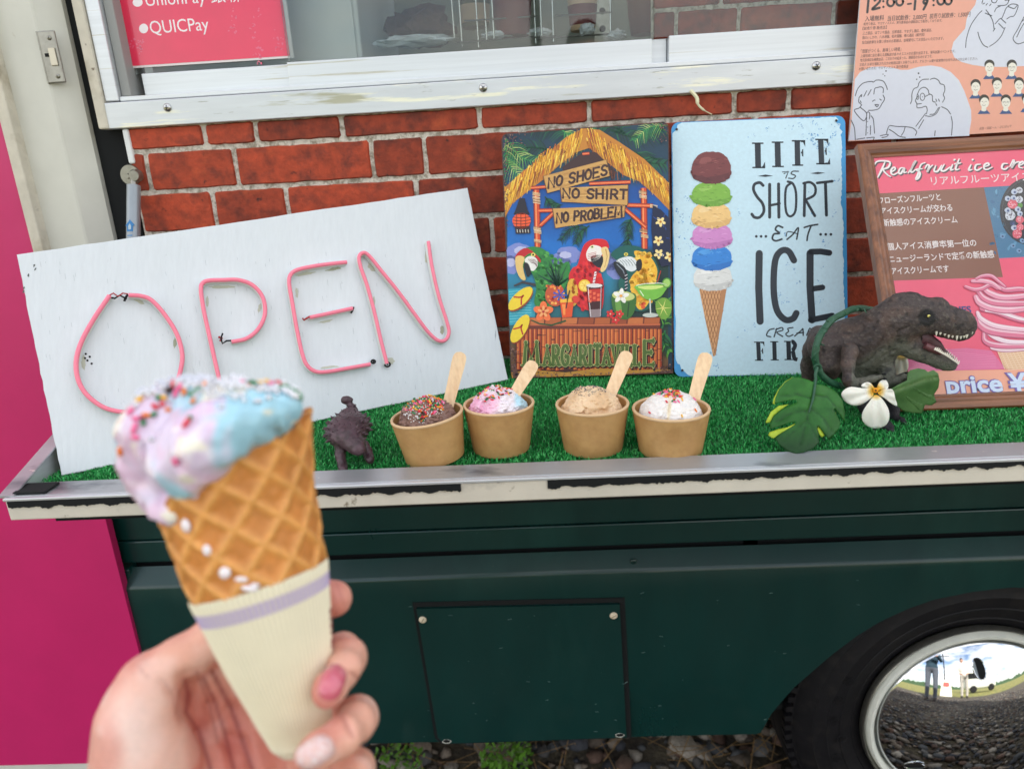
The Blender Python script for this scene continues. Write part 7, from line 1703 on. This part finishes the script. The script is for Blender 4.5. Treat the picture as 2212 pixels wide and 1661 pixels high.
def blend(c, t, k): 
    t = np.clip(t, 0, 1)[:, None]; return c * (1 - t) + k * t
col = blend(col, .9 * np.exp(-(((px_ - 290) / 95) ** 2 + ((py_ - 1590) / 110) ** 2)), pale)
col = blend(col, .65 * smoothstep(390, 430, px_) * smoothstep(1450, 1520, py_) * (px_ < 620) , pink)
col = blend(col, .55 * smoothstep(-.1, .5, n1), pink); col = blend(col, .35 * smoothstep(.1, .6, n2), pale)
for (x, y, r) in ((404, 1505, 24), (440, 1570, 22), (500, 1600, 30), (722, 1300, 45), (700, 1500, 34), (655, 1640, 30)): col = blend(col, .55 * np.exp(-(((px_ - x) / r) ** 2 + ((py_ - y) / (r * 1.6)) ** 2)), red)
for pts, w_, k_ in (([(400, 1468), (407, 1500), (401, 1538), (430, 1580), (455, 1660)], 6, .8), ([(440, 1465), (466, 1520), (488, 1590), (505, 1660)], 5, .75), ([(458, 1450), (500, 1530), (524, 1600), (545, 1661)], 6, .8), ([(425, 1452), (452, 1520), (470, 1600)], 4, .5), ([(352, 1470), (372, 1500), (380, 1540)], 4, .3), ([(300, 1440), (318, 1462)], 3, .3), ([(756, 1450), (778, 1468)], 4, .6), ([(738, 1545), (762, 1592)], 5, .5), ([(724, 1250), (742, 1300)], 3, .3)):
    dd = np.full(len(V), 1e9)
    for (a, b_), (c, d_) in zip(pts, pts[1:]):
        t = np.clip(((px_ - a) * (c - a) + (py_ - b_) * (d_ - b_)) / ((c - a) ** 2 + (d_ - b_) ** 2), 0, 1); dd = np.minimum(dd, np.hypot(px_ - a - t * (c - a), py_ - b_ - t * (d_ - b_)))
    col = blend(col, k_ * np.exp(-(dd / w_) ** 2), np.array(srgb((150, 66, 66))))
M_skin = mat('skin', (1, 1, 1), 0.42, vcol=True, var=.04, vscale=180, bump=.25, bscale=900, bdist=.0006, sss=.16, sss_r=(1, .35, .22), sss_s=.004, spec=.45)
person = thing('person', 'hand of a person with pink and glitter nail polish gripping the waffle cone', 'person', tuple(cam2w(kc(330, 1900, .33))))
link('hand', mesh_np('hand', cam2w(V), Q, True, col=col), person, M_skin)
# nails: thin curved shells lying on the fingertips
def nail(cx_, cy_, ax_, la, lb, m, name='nail', start=.235, vdir=None):
    """centre, angle of the long axis, half length, half width in picture px"""
    ca, sa = math.cos(ax_), math.sin(ax_); V = []; nu, nv = 22, 14; ok = {}
    for i in range(nu + 1):
        for j in range(nv + 1):
            u = -1 + 2 * i / nu; v = -1 + 2 * j / nv
            w = lb * (1 - .10 * max(0, u) ** 2 * 1.2) * math.sqrt(max(0, 1 - abs(u) ** 4.0)) 
            x = cx_ + u * la * ca - v * w * sa; y = cy_ + u * la * sa + v * w * ca
            if vdir is None: o = kc(x, y, start); d = kc(x, y, .4) - o
            else: o, d = vdir(u, v, w)
            s_ = HF.march(o, d, .12)
            if s_ is None: s_ = V[-1][0] if V else None; g = V[-1][1] if V else None
            else: g = HF.grad(s_, .002)
            if s_ is None: return
            V.append((s_, g))
    S_ = np.array([v[0] for v in V]); G_ = np.array([v[1] for v in V])
    # smooth the shell so that it bridges the skin noise
    S_ = S_.reshape(nu + 1, nv + 1, 3); G_ = G_.reshape(nu + 1, nv + 1, 3)
    for _ in range(3): S_[1:-1, 1:-1] = (S_[:-2, 1:-1] + S_[2:, 1:-1] + S_[1:-1, :-2] + S_[1:-1, 2:]) / 4
    gm = G_.reshape(-1, 3).mean(0); gm /= np.linalg.norm(gm)
    uu = np.linspace(-1, 1, nu + 1)[:, None]; vv = np.linspace(-1, 1, nv + 1)[None, :]
    lift = .0002 + .0010 * np.clip(1 - (uu ** 4) * .9, 0, 1) * np.clip(1 - vv ** 4, 0, 1)
    T = S_ + (G_ * .5 + gm * .5) * lift[..., None]; Bt = S_ - G_ * .0006
    Vt = np.concatenate([T.reshape(-1, 3), Bt.reshape(-1, 3)]); idx = np.arange((nu + 1) * (nv + 1)).reshape(nu + 1, nv + 1); off = (nu + 1) * (nv + 1)
    Fq = [np.stack([idx[:-1, :-1], idx[1:, :-1], idx[1:, 1:], idx[:-1, 1:]], -1).reshape(-1, 4)]
    bd = list(idx[:, 0]) + list(idx[-1, 1:]) + list(idx[::-1, -1][1:]) + list(idx[0, ::-1][1:-1])
    bd = np.array(bd); nb = np.roll(bd, -1); Fq.append(np.stack([bd, bd + off, nb + off, nb], -1))
    return link(name, mesh_np(name, cam2w(Vt), np.concatenate(Fq), True), person, m)
M_nailp = mat('rose pink nail polish', srgb((206, 96, 116)), .12, coat=1.0, var=.04, vscale=60, base2=srgb((226, 150, 158)), thr=(.5, .75))
M_nailg = mat('glitter nail polish', srgb((236, 190, 180)), .3, metal=.0, coat=.8, var=.15, vscale=900, bump=.5, bscale=2600, bdist=.0015, spots=[(srgb((252, 244, 248)), 1300, .54, .57), (srgb((214, 180, 214)), 1100, .62, .66)])
M_nailn = mat('pale pink nail', srgb((236, 176, 168)), .2, coat=.8)
a_ = math.atan2(1513 - 1435, 704 - 732)
nail(717, 1473, a_, 41, 27, M_nailp); nail(680, 1624, math.atan2(.50, -.78), 46, 30, M_nailg); nail(688, 1752, math.atan2(.6, -.75), 36, 26, M_nailp)
def thumb_nail(u, v, w):
    c = kc(728 + u * 30 , 1222 + u * 8, .3135 + v * .0075); return c, np.array([-.18, 1.0, 0])
nail(0, 0, 0, 1, 1, M_nailn, vdir=thumb_nail)
# forearm and sleeve below the frame
b = MB(); pts = [cam2w(kc(395, 1950, .335)), cam2w(kc(400, 2100, .345)), cam2w(kc(420, 2400, .34)), cam2w(kc(560, 3000, .30))]
b.tube(spline(pts, 6), [.029] * 3 + list(np.linspace(.029, .036, 16)), 24); b.build('forearm', M_skin, person, True, 80)
b = MB(); pts = [cam2w(kc(415, 2350, .342)), cam2w(kc(560, 3000, .30)), np.array([-.25, -.80, .86]), np.array([-.30, -1.05, .95])]
b.tube(spline(pts, 6), .045, 24); b.build('sleeve', mat('dark knit sleeve', srgb((52, 56, 66)), .9, var=.2, vscale=200), person, True, 80)
# ------------------------------------------------------------------ toy dinosaurs and the artificial flower garland
S7 = .2393
def d7(x, y): return 1624.5 + S7 * x, 604.9 + S7 * y
def q7(x, y, yy): return onY(*d7(x, y), yy)
def r7(x, y, yy, r): p = q7(x, y, yy); dep = (ROT.T @ (p - CAM))[2]; return (*p, r * S7 * dep / FPX)
TF = Field((.225, -.345, .985), (.425, -.165, 1.125), .00095)
def tc(pts, k=.006, flat=None): TF.chain([r7(*p) for p in pts], k, flat)
tc([(660, 590, -.238, 150), (800, 612, -.243, 222), (960, 625, -.250, 222), (1060, 650, -.256, 185)], .010, .85)       # trunk
tc([(990, 560, -.252, 210), (1150, 475, -.262, 184), (1300, 370, -.268, 165), (1400, 320, -.270, 160)], .012, .80)      # neck
tc([(1390, 310, -.270, 165), (1500, 330, -.272, 146), (1640, 338, -.274, 124), (1780, 388, -.274, 118), (1880, 412, -.272, 114), (1905, 440, -.271, 96)], .006, .62)   # skull and snout
tc([(1560, 240, -.272, 45), (1680, 225, -.272, 42), (1740, 270, -.272, 30)], .006, .9)     # brow
tc([(1330, 225, -.270, 80), (1420, 190, -.270, 42)], .008, .6)                             # crest behind the skull
tc([(1370, 570, -.270, 104), (1480, 632, -.272, 74), (1600, 682, -.273, 60), (1720, 735, -.273, 56), (1795, 768, -.272, 54)], .006, .62)       # lower jaw
TF.cap(q7(1400, 500, -.270), q7(1470, 545, -.272), .0052, .0040, .004, flat=.5)
for x_, y_ in ((1180, 282), (1215, 240), (1262, 196), (1318, 160), (1372, 142), (1420, 146), (1466, 168), (1530, 192)): TF.ell(q7(x_, y_ + 12, -.270), (.0016, .0022, .0020), .0015)            # corner of the mouth
tc([(615, 520, -.222, 112), (560, 640, -.214, 86), (520, 770, -.205, 66), (505, 880, -.205, 56)], .008)              # hip and tail side
tc([(690, 600, -.262, 110), (700, 760, -.266, 80), (720, 850, -.264, 50)], .010)
tc([(885, 640, -.280, 76), (862, 780, -.290, 58), (872, 900, -.296, 48), (890, 950, -.296, 42), (990, 925, -.300, 36), (1090, 890, -.302, 30), (1150, 870, -.302, 20)], .004)      # near arm
tc([(1150, 880, -.302, 16), (1190, 850, -.304, 9)], .002); tc([(1150, 885, -.302, 16), (1195, 890, -.304, 9)], .002)
tc([(1190, 720, -.262, 95), (1225, 850, -.268, 62), (1222, 940, -.272, 50), (1300, 915, -.278, 42), (1380, 870, -.280, 32), (1410, 860, -.280, 26)], .004)      # far arm
tc([(900, 800, -.25, 120), (960, 1000, -.262, 75), (1030, 1150, -.272, 50), (1100, 1290, -.280, 36)], .008)      # leg
tc([(1150, 900, -.24, 90), (1230, 1080, -.25, 62), (1270, 1180, -.262, 42), (1290, 1240, -.272, 32)], .008)
for toes in ([(1100, 1290, -.280, 38), (1180, 1320, -.293, 30), (1260, 1360, -.300, 22), (1280, 1372, -.303, 10)], [(1120, 1280, -.280, 34), (1220, 1290, -.290, 26), (1270, 1320, -.296, 16)], [(1290, 1240, -.272, 32), (1350, 1270, -.278, 28), (1400, 1305, -.284, 14)], [(1100, 1300, -.280, 34), (1080, 1350, -.290, 22), (1075, 1365, -.294, 10)]): tc(toes, .003)
# eye socket, nostril, jaw line, neck folds
TF.ell(q7(1578, 330, -.2850), (.0066, .0030, .0062), .002, sub=True)
TF.ell(q7(1935, 400, -.284), (.0012, .0012, .0010), .001, sub=True)
for pts in ([(1120, 380), (1060, 500), (1000, 560)], [(1250, 430), (1180, 560), (1120, 650)], [(1320, 560), (1260, 650), (1180, 700)], [(1000, 420), (960, 480)], [(1180, 620), (1100, 700), (1020, 760)], [(1420, 430), (1330, 470), (1310, 560)], [(960, 330), (1050, 370)]):
    h_ = []
    for x, y in pts:
        p = q7(x, y, -.33); s_ = TF.march(p, p - CAM, .12)
        if s_ is not None: h_.append(s_)
    for a, b_ in zip(h_, h_[1:]): TF.cap(a, b_, .0008, .0008, .0028, sub=True)
# scaly, wrinkled skin
TF.disp(lambda P: .00030 * vnoise(P * np.array([1, 1, 1.6]), 220, 3) + .00042 * np.abs(vnoise((P + .002 * vnoise(P, 150, 8)[..., None]) * np.array([1.0, 1, 2.4]), 380, 5)) + .00034 * vnoise(P, 850, 7) + .0003 * np.abs(np.sin((P[..., 2] * 1.2 + P[..., 0] * .4) * 1500)) * smoothstep(1.075, 1.045, P[..., 2]) * smoothstep(.33, .30, P[..., 0]))
V, Q = TF.mesh(0)
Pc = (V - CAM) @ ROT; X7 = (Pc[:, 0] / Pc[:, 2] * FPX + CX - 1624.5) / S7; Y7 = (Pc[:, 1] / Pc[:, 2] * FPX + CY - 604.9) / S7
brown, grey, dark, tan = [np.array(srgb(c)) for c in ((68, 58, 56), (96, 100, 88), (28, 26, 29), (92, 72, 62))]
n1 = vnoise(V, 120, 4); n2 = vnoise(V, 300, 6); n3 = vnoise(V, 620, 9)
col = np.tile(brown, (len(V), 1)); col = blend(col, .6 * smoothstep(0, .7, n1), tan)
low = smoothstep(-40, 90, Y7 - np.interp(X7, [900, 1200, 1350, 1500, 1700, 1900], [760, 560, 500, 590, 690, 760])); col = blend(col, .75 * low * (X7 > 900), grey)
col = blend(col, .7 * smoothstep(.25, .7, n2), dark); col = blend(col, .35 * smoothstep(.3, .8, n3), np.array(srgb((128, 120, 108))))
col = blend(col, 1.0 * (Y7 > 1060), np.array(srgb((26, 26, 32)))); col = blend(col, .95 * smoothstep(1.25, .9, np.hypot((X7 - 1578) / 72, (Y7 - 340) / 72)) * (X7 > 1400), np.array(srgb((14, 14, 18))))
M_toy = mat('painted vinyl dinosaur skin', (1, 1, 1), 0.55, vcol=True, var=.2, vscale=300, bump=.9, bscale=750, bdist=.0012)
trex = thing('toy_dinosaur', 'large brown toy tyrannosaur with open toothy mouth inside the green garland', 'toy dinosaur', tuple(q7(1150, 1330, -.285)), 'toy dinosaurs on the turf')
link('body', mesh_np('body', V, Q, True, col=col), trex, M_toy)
M_mouth = mat('maroon mouth lining', srgb((66, 28, 38)), .4, var=.2, vscale=200, bump=.4, bscale=600)
M_tongue = mat('dull pink tongue', srgb((104, 62, 66)), .35, var=.1)
mf = Field((.34, -.30, 1.03), (.42, -.24, 1.10), .0009)
mf.chain([r7(1440, 500, -.271, 72), r7(1560, 545, -.272, 66), r7(1650, 600, -.272, 46), r7(1790, 720, -.272, 36)], .004, flat=.55)
Vm, Qm = mf.mesh(1); link('mouth_lining', mesh_np('mouth_lining', Vm, Qm), trex, M_mouth)
b = MB(); b.tube([q7(1560, 590, -.278), q7(1620, 620, -.279), q7(1700, 665, -.277)], [.0030, .0032, .0015], 10); b.build('tongue', M_tongue, trex, True, 80)
M_tooth = mat('ivory tooth', srgb((236, 230, 214)), .35)
def tooth(x, y, yy, L, a, r): 
    p = q7(x, y, yy); dep = (ROT.T @ (p - CAM))[2]; k = S7 * dep / FPX; d = np.array([math.cos(a), 0, -math.sin(a)]); b.lathe([(r * k, 0), (r * k * .8, L * k * .5), (.00005, L * k)], 7, p, d)
b = MB()
for i, (x, y, L) in enumerate(((1665, 468, 42), (1700, 478, 20), (1740, 490, 16), (1775, 500, 26), (1810, 508, 18), (1850, 508, 42), (1885, 512, 26), (1915, 508, 18), (1940, 498, 32), (1965, 486, 22), (1985, 474, 18))): tooth(x, y - 8, -.2795 + .002 * (i > 8), L + 10, 1.5, 11)
b.build('upper_teeth', M_tooth, trex, True, 60)['kind'] = 'stuff'
b = MB()
for i in range(15):
    t = i / 14; x = 1650 + 208 * t; y = 622 + 128 * t - 10 * math.sin(3.1 * t); tooth(x, y + 10, -.2835 + .006 * t * t, 30 + 8 * math.sin(i), -1.25, 9)
for i in range(9):
    t = i / 8; tooth(1690 + 150 * t, 600 + 120 * t, -.262, 26, -1.3, 7)
b.build('lower_teeth', M_tooth, trex, True, 60)['kind'] = 'stuff'
p = q7(1596, 326, -.2842); b = MB(); b.ball(p, .0013, 2); e_ = b.build('eye', mat('yellow eye', srgb((232, 222, 120)), .15, coat=1), trex, True, 80); b = MB(); b.ball(p + np.array([0, -.00135, 0]), .0006, 1); b.build('pupil', M_gap, e_, True)
b = MB()
for (x, y, yy) in ((1395, 838, -.288), (1425, 880, -.290), (1192, 848, -.308), (1196, 892, -.308)): b.ball(q7(x, y, yy), .0017, 1, (1.3, .8, .7))
b.build('claws', M_gap, trex, True)['kind'] = 'stuff'

# garland: twisted green ring, two big leaves, white flowers
M_vine = mat('dark green plastic vine', srgb((36, 84, 60)), .45, var=.15, vscale=120)
M_leaf = mat('green fabric leaf', (1, 1, 1), .42, spec=.3, vcol=True, var=.12, vscale=120, bump=.15, bscale=900, bdist=.0004)
M_petal = mat('white fabric petal', (1, 1, 1), .6, vcol=True, var=.02, vscale=60, bump=.2, bscale=900, bdist=.0005, sss=.1, sss_s=.001)
gar = thing('flower_garland', 'green plastic vine ring with monstera leaves and white yellow-eyed flowers', 'garland', tuple(q7(700, 1300, -.30)))
rp = [(1150, 300, -.222), (1090, 275, -.232), (1000, 255, -.245), (920, 262, -.258), (830, 300, -.272), (730, 355, -.284), (660, 430, -.294), (610, 510, -.299), (580, 600, -.302), (570, 690, -.302), (590, 790, -.300), (640, 870, -.298), (720, 930, -.293), (800, 955, -.286), (900, 950, -.27), (1040, 900, -.235), (1150, 760, -.205), (1200, 560, -.195), (1190, 400, -.205)]
rpts = spline([q7(*p) for p in rp], 5, True)
b = MB(); b.tube(rpts, .0029, 12, True); 
tw = [Vector(tuple(p)) for p in rpts]; hel = []
for i, p in enumerate(tw):
    t = (tw[(i + 1) % len(tw)] - tw[i - 1]).normalized(); u = t.cross(Vector((0, 1, 0))).normalized(); w = t.cross(u); a = i * .62; hel.append(p + (u * math.cos(a) + w * math.sin(a)) * .0019)
b.tube(hel, .0015, 8, True); b.build('vine_ring', M_vine, gar, True, 70)
for (x, y, dx, dy) in ((690, 372, -30, -12), (640, 430, 40, 8), (840, 290, 24, 26), (1010, 262, 24, 44), (620, 580, 30, 6), (590, 590, -34, 12), (960, 262, -20, 20), (575, 745, -8, -30)):
    b = MB(); p = q7(x, y, -.302 + .0006 * max(0, x - 600) * .12); b.tube([p, p + (q7(x + dx, y + dy, -.31) - q7(x, y, -.305)) * .9 + np.array([0, -.001, 0])], [.0008, .0004], 6); b.build('tendril', M_vine, gar, True)
b = MB(); q = q7(590, 790, -.304); b.tube([q + np.array([.0028 * math.cos(a), -.0006, .0028 * math.sin(a)]) for a in np.linspace(0, 6.283, 14, endpoint=False)], .0010, 6, True); b.build('tie', M_vine, gar, True)
def flatshape(pts, fy, colfn, name, mtl, parent, thick=.0004, cuts=3, sm=0):
    """outline in the close-up measure; fy(x,y) gives its real distance to the wall"""
    if sm: pts = [tuple(p) for p in spline(pts, sm, True)]
    bm = bmesh.new(); vs = [bm.verts.new((x, y, 0)) for x, y in pts]; f = bm.faces.new(vs)
    bmesh.ops.triangulate(bm, faces=[f]); 
    for _ in range(cuts): 
        es = [e for e in bm.edges if e.calc_length() > 28]
        if es: bmesh.ops.subdivide_edges(bm, edges=es, cuts=1, use_grid_fill=True); bmesh.ops.triangulate(bm, faces=bm.faces)
    bmesh.ops.beautify_fill(bm, faces=bm.faces, edges=bm.edges) if False else None
    P = np.array([v.co[:2] for v in bm.verts]); Fc = np.array([[v.index for v in f.verts] for f in bm.faces]); 
    bm.verts.ensure_lookup_table(); bm.verts.index_update(); Fc = np.array([[v.index for v in f.verts] for f in bm.faces]); bm.free()
    Wp = np.array([q7(x, y, fy(x, y)) for x, y in P]); C = np.array([srgb(colfn(x, y)) for x, y in P])
    me = mesh_np(name, Wp, Fc, True, col=C); o = link(name, me, parent, mtl); md = o.modifiers.new('thick', 'SOLIDIFY'); md.thickness = thick; md.offset = 0; return o
def dist_seg(x, y, pts):
    m = 1e9
    for (a, b_), (c, d) in zip(pts, pts[1:]):
        t = max(0, min(1, ((x - a) * (c - a) + (y - b_) * (d - b_)) / ((c - a) ** 2 + (d - b_) ** 2))); m = min(m, math.hypot(x - a - t * (c - a), y - b_ - t * (d - b_)))
    return m
mid1 = [(568, 940), (550, 1080), (515, 1190), (480, 1330), (430, 1480)]
veins1 = [[(550, 1075), (400, 1030), (260, 1050)], [(520, 1180), (380, 1190), (220, 1280)], [(495, 1270), (360, 1380), (290, 1470)], [(555, 1040), (680, 1060), (790, 1180)], [(525, 1160), (640, 1240), (720, 1380)], [(500, 1260), (560, 1380), (590, 1450)]]
def ly1(x, y):
    m = dist_seg(x, y, mid1); v = min(dist_seg(x, y, vv) for vv in veins1)
    return -.312 - .033 * (y - 930) / 640 - .0060 * math.exp(-(m / 200) ** 2) + .0016 * math.exp(-(m / 14) ** 2) + .0009 * math.exp(-(v / 11) ** 2) + .004 * max(0, abs(x - 480) / 320) ** 2 + .0010 * math.sin(x * .02 + y * .013)
def lc1(x, y):
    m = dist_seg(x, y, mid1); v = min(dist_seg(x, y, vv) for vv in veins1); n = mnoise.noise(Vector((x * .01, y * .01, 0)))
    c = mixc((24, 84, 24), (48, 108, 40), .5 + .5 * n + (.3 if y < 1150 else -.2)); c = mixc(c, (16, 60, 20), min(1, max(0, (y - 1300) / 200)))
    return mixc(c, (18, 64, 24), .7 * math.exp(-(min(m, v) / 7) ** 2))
leaf1 = [(572, 935), (520, 905), (440, 880), (370, 878), (300, 920), (245, 985), (212, 1060), (205, 1118), (260, 1105), (340, 1085), (398, 1082), (405, 1105), (340, 1130), (260, 1170), (190, 1230), (160, 1300), (165, 1345), (240, 1322), (330, 1290), (395, 1282), (398, 1300), (320, 1345), (240, 1395), (200, 1425), (250, 1490), (320, 1545), (390, 1568), (470, 1558), (550, 1520), (605, 1470), (600, 1400), (586, 1325), (600, 1315), (640, 1370), (695, 1445), (740, 1400), (785, 1340), (798, 1290), (765, 1220), (735, 1165), (750, 1160), (800, 1225), (835, 1280), (838, 1190), (815, 1090), (770, 1020), (700, 970), (630, 945), (590, 945)]
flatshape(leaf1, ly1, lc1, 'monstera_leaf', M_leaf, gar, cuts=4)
for pts, dd in (([(370, 876), (300, 915), (235, 990), (195, 1070), (186, 1112), (205, 1125), (220, 1060), (255, 985), (310, 930)], .001), ([(330, 1122), (240, 1135), (170, 1190), (128, 1270), (124, 1290), (162, 1285), (200, 1220), (270, 1165)], .001), ([(395, 1290), (320, 1330), (240, 1345), (155, 1375), (147, 1400), (180, 1425), (210, 1425), (280, 1375), (380, 1310)], .001), ([(600, 1322), (635, 1360), (658, 1400), (630, 1418), (606, 1390), (590, 1345)], .001), ([(742, 1185), (758, 1200), (752, 1228), (738, 1215)], .001)):
    flatshape(pts, lambda x, y: ly1(x, y) + .0012, lambda x, y: mixc((150, 176, 40), (186, 206, 70), .5 + .5 * mnoise.noise(Vector((x * .02, y * .02, 0)))), 'leaf_underside', M_leaf, gar, cuts=2)
b = MB(); b.tube([q7(588, 790, -.306), q7(572, 850, -.311), q7(575, 900, -.314), q7(568, 945, -.3195), q7(550, 1075, -.3262), q7(515, 1190, -.3318)], [.0014, .0013, .0012, .0012, .0009, .0005], 8); b.build('leaf_stem', M_vine, gar, True)
mid2 = [(1240, 1010), (1400, 960), (1560, 900), (1670, 880)]
def ly2(x, y): return -.296 - .004 * math.exp(-(dist_seg(x, y, mid2) / 90) ** 2) + .0012 * math.exp(-(dist_seg(x, y, mid2) / 12) ** 2) + .006 * (x - 1240) / 450
def lc2(x, y): return mixc(mixc((58, 92, 50), (84, 120, 66), .5 + .5 * mnoise.noise(Vector((x * .01, y * .01, 3)))), (120, 140, 96), .5 * math.exp(-(dist_seg(x, y, mid2) / 8) ** 2))
leaf2 = [(1225, 1000), (1320, 945), (1400, 905), (1440, 885), (1400, 850), (1430, 812), (1500, 796), (1560, 808), (1585, 830), (1640, 812), (1680, 845), (1692, 900), (1682, 970), (1640, 1035), (1590, 1035), (1540, 1010), (1480, 975), (1440, 965), (1470, 1000), (1560, 1050), (1666, 1100), (1620, 1130), (1560, 1128), (1480, 1100), (1400, 1050), (1370, 1030), (1395, 1070), (1460, 1130), (1535, 1204), (1450, 1200), (1360, 1180), (1290, 1120), (1245, 1060)]
flatshape(leaf2, ly2, lc2, 'monstera_leaf', M_leaf, gar, cuts=4)
for pts in ([(1490, 985), (1530, 1005), (1555, 1025), (1520, 1025), (1490, 1003)], [(1405, 1040), (1425, 1060), (1420, 1080), (1396, 1060)], [(1460, 885), (1490, 868), (1480, 890)]): flatshape(pts, lambda x, y: ly2(x, y) + .001, lambda x, y: (226, 190, 150), 'pale_leaf_edge', M_petal, gar, cuts=1)
def petal(pts, cen, y0, curl, shade=(240, 238, 228)):
    L = max(math.hypot(x - cen[0], y - cen[1]) for x, y in pts)
    fy = lambda x, y: y0 - curl * math.sin(min(1, math.hypot(x - cen[0], y - cen[1]) / L) * 3.0) + .0008 * math.sin((math.atan2(y - cen[1], x - cen[0])) * 14)
    cf = lambda x, y: mixc((240, 176, 30), shade, min(1, max(0, (math.hypot(x - cen[0], y - cen[1]) - 30) / 60)))
    flatshape(pts, fy, cf, 'petal', M_petal, gar, cuts=3, sm=3)
fc = (1118, 1000)
petal([(1080, 985), (1000, 978), (900, 965), (840, 985), (806, 1030), (830, 1085), (890, 1125), (970, 1128), (1050, 1085), (1095, 1040)], fc, -.3100, .003)
petal([(1105, 1040), (1060, 1100), (1010, 1170), (990, 1240), (1020, 1300), (1080, 1335), (1150, 1335), (1215, 1300), (1240, 1230), (1225, 1150), (1180, 1080), (1140, 1045)], fc, -.3110, .004)
petal([(1140, 1010), (1200, 990), (1270, 990), (1290, 1060), (1310, 1135), (1260, 1115), (1190, 1060), (1150, 1040)], fc, -.3085, .002)
petal([(1130, 975), (1150, 920), (1200, 900), (1230, 940), (1220, 985), (1160, 1005)], fc, -.3060, .001)
petal([(1105, 975), (1060, 925), (1010, 930), (985, 960), (1030, 985), (1080, 995)], fc, -.3060, .001)
b = MB(); b.ball(q7(1118, 996, -.3125), .0024, 2, (1, .5, 1)); cen_ = b.build('flower_centre', mat('orange flower centre', srgb((230, 150, 20)), .7, var=.3, vscale=400), gar, True); b = MB(); b.ball(q7(1118, 996, -.3140), .0008, 1); b.build('pistil', M_gap, cen_, True)
petal([(1330, 655), (1380, 650), (1400, 700), (1412, 780), (1380, 840), (1300, 885), (1290, 800), (1288, 700)], (1350, 640), -.2440, .002, (214, 210, 196))

# spiky armoured toy, head towards the viewer
def qa(x, y, yy): return onY(674 + .20313 * x, 734.5 + .20313 * y, yy)
AF = Field((-.205, -.352, .988), (-.140, -.255, 1.050), .00065)
def ra(x, y, yy, r): p = qa(x, y, yy); return (*p, r * .20313 * (ROT.T @ (p - CAM))[2] / FPX)
bc = qa(385, 950, -.305); AF.ell(bc, (.0192, .0270, .0140), .0)
AF.chain([ra(400, 830, -.285, 120), ra(425, 775, -.272, 60), ra(425, 715, -.268, 26), ra(385, 660, -.266, 20)], .005)
AF.chain([ra(420, 1060, -.326, 130), ra(470, 1120, -.334, 88), ra(500, 1160, -.339, 66)], .005)
AF.chain([ra(300, 1150, -.325, 60), ra(300, 1230, -.329, 48), ra(320, 1310, -.333, 42), ra(330, 1370, -.337, 46)], .003); AF.chain([ra(560, 1120, -.320, 55), ra(590, 1190, -.323, 44), ra(610, 1260, -.327, 44)], .003)
AF.chain([ra(240, 950, -.290, 50), ra(230, 1080, -.290, 42)], .003)
AF.chain([ra(330, 1340, -.335, 46), ra(330, 1380, -.341, 46)], .002); AF.chain([ra(605, 1240, -.326, 44), ra(618, 1272, -.331, 44)], .002)
for (x, y, yy) in ((300, 1385, -.341), (330, 1395, -.342), (362, 1385, -.341), (585, 1285, -.331), (615, 1290, -.332), (645, 1275, -.331)): AF.cap(qa(x, y - 25, yy + .004), qa(x, y, yy), .0013, .0009, .001)
AF.ell(qa(372, 640, -.266), (.0058, .0036, .0044), .001)
AF.disp(lambda P: .0003 * vnoise(P, 420, 1) + .0002 * vnoise(P, 900, 2))
V, Q = AF.mesh(1); M_ank = mat('plum brown rubber', srgb((78, 56, 64)), .42, var=.25, vscale=120, base2=srgb((58, 40, 46)), bump=.4, bscale=900, bdist=.0006)
ank = thing('toy_dinosaur', 'small spiky plum brown toy ankylosaur with a clubbed tail facing outwards', 'toy dinosaur', (bc[0], bc[1], TZ), 'toy dinosaurs on the turf')
link('body', mesh_np('body', V, Q), ank, M_ank)
spike = MB(); spike.lathe([(.00145, -.0006), (.0010, .0010), (.00005, .0032)], 7, (0, 0, 0)); spm = spike.mesh('spike', True, 40); spm.materials.append(M_ank)
for row in range(9):
    y = bc[1] - .022 + .0056 * row
    for k in range(9):
        a = R_(-4 + 23.5 * k + (11 if row % 2 else 0)); d = np.array([math.cos(a), 0, math.sin(a)]); o0 = np.array([bc[0], y, bc[2]]) + d * .04
        if 80 < math.degrees(a) < 100: continue
        s_ = AF.march(o0, -d, .06)
        if s_ is None: continue
        g = AF.grad(s_); o = bpy.data.objects.new('spike', spm); COL.objects.link(o); o.parent = ank; o.location = Vector(tuple(s_)) - world_loc(ank); o.rotation_mode = 'QUATERNION'; o.rotation_quaternion = Vector((0, 0, 1)).rotation_difference(Vector(tuple(g))); z = 1.15 if abs(math.cos(a)) > .8 else random.uniform(.35, .55); o.scale = (z, z, z)
for (x, y, sx) in ((385, 730, -30), (470, 700, 22), (375, 720, -24), (455, 730, 30)):
    o = bpy.data.objects.new('spike', spm); COL.objects.link(o); o.parent = ank; p = qa(425, 730, -.271); o.location = Vector(tuple(p)) - world_loc(ank); o.rotation_mode = 'QUATERNION'; o.rotation_quaternion = Vector((0, 0, 1)).rotation_difference(Vector((sx, -8, 26)).normalized()); o.scale = (1.4, 1.4, 2.2)
b = MB(); b.tube([np.array([bc[0] + .0004, bc[1] + t, bc[2] + .0124 * math.sqrt(max(0, 1 - (t / .027) ** 2)) + .0002]) for t in np.linspace(-.022, .022, 16)], .0007, 6); b.build('back_ridge', M_ank, ank, True)
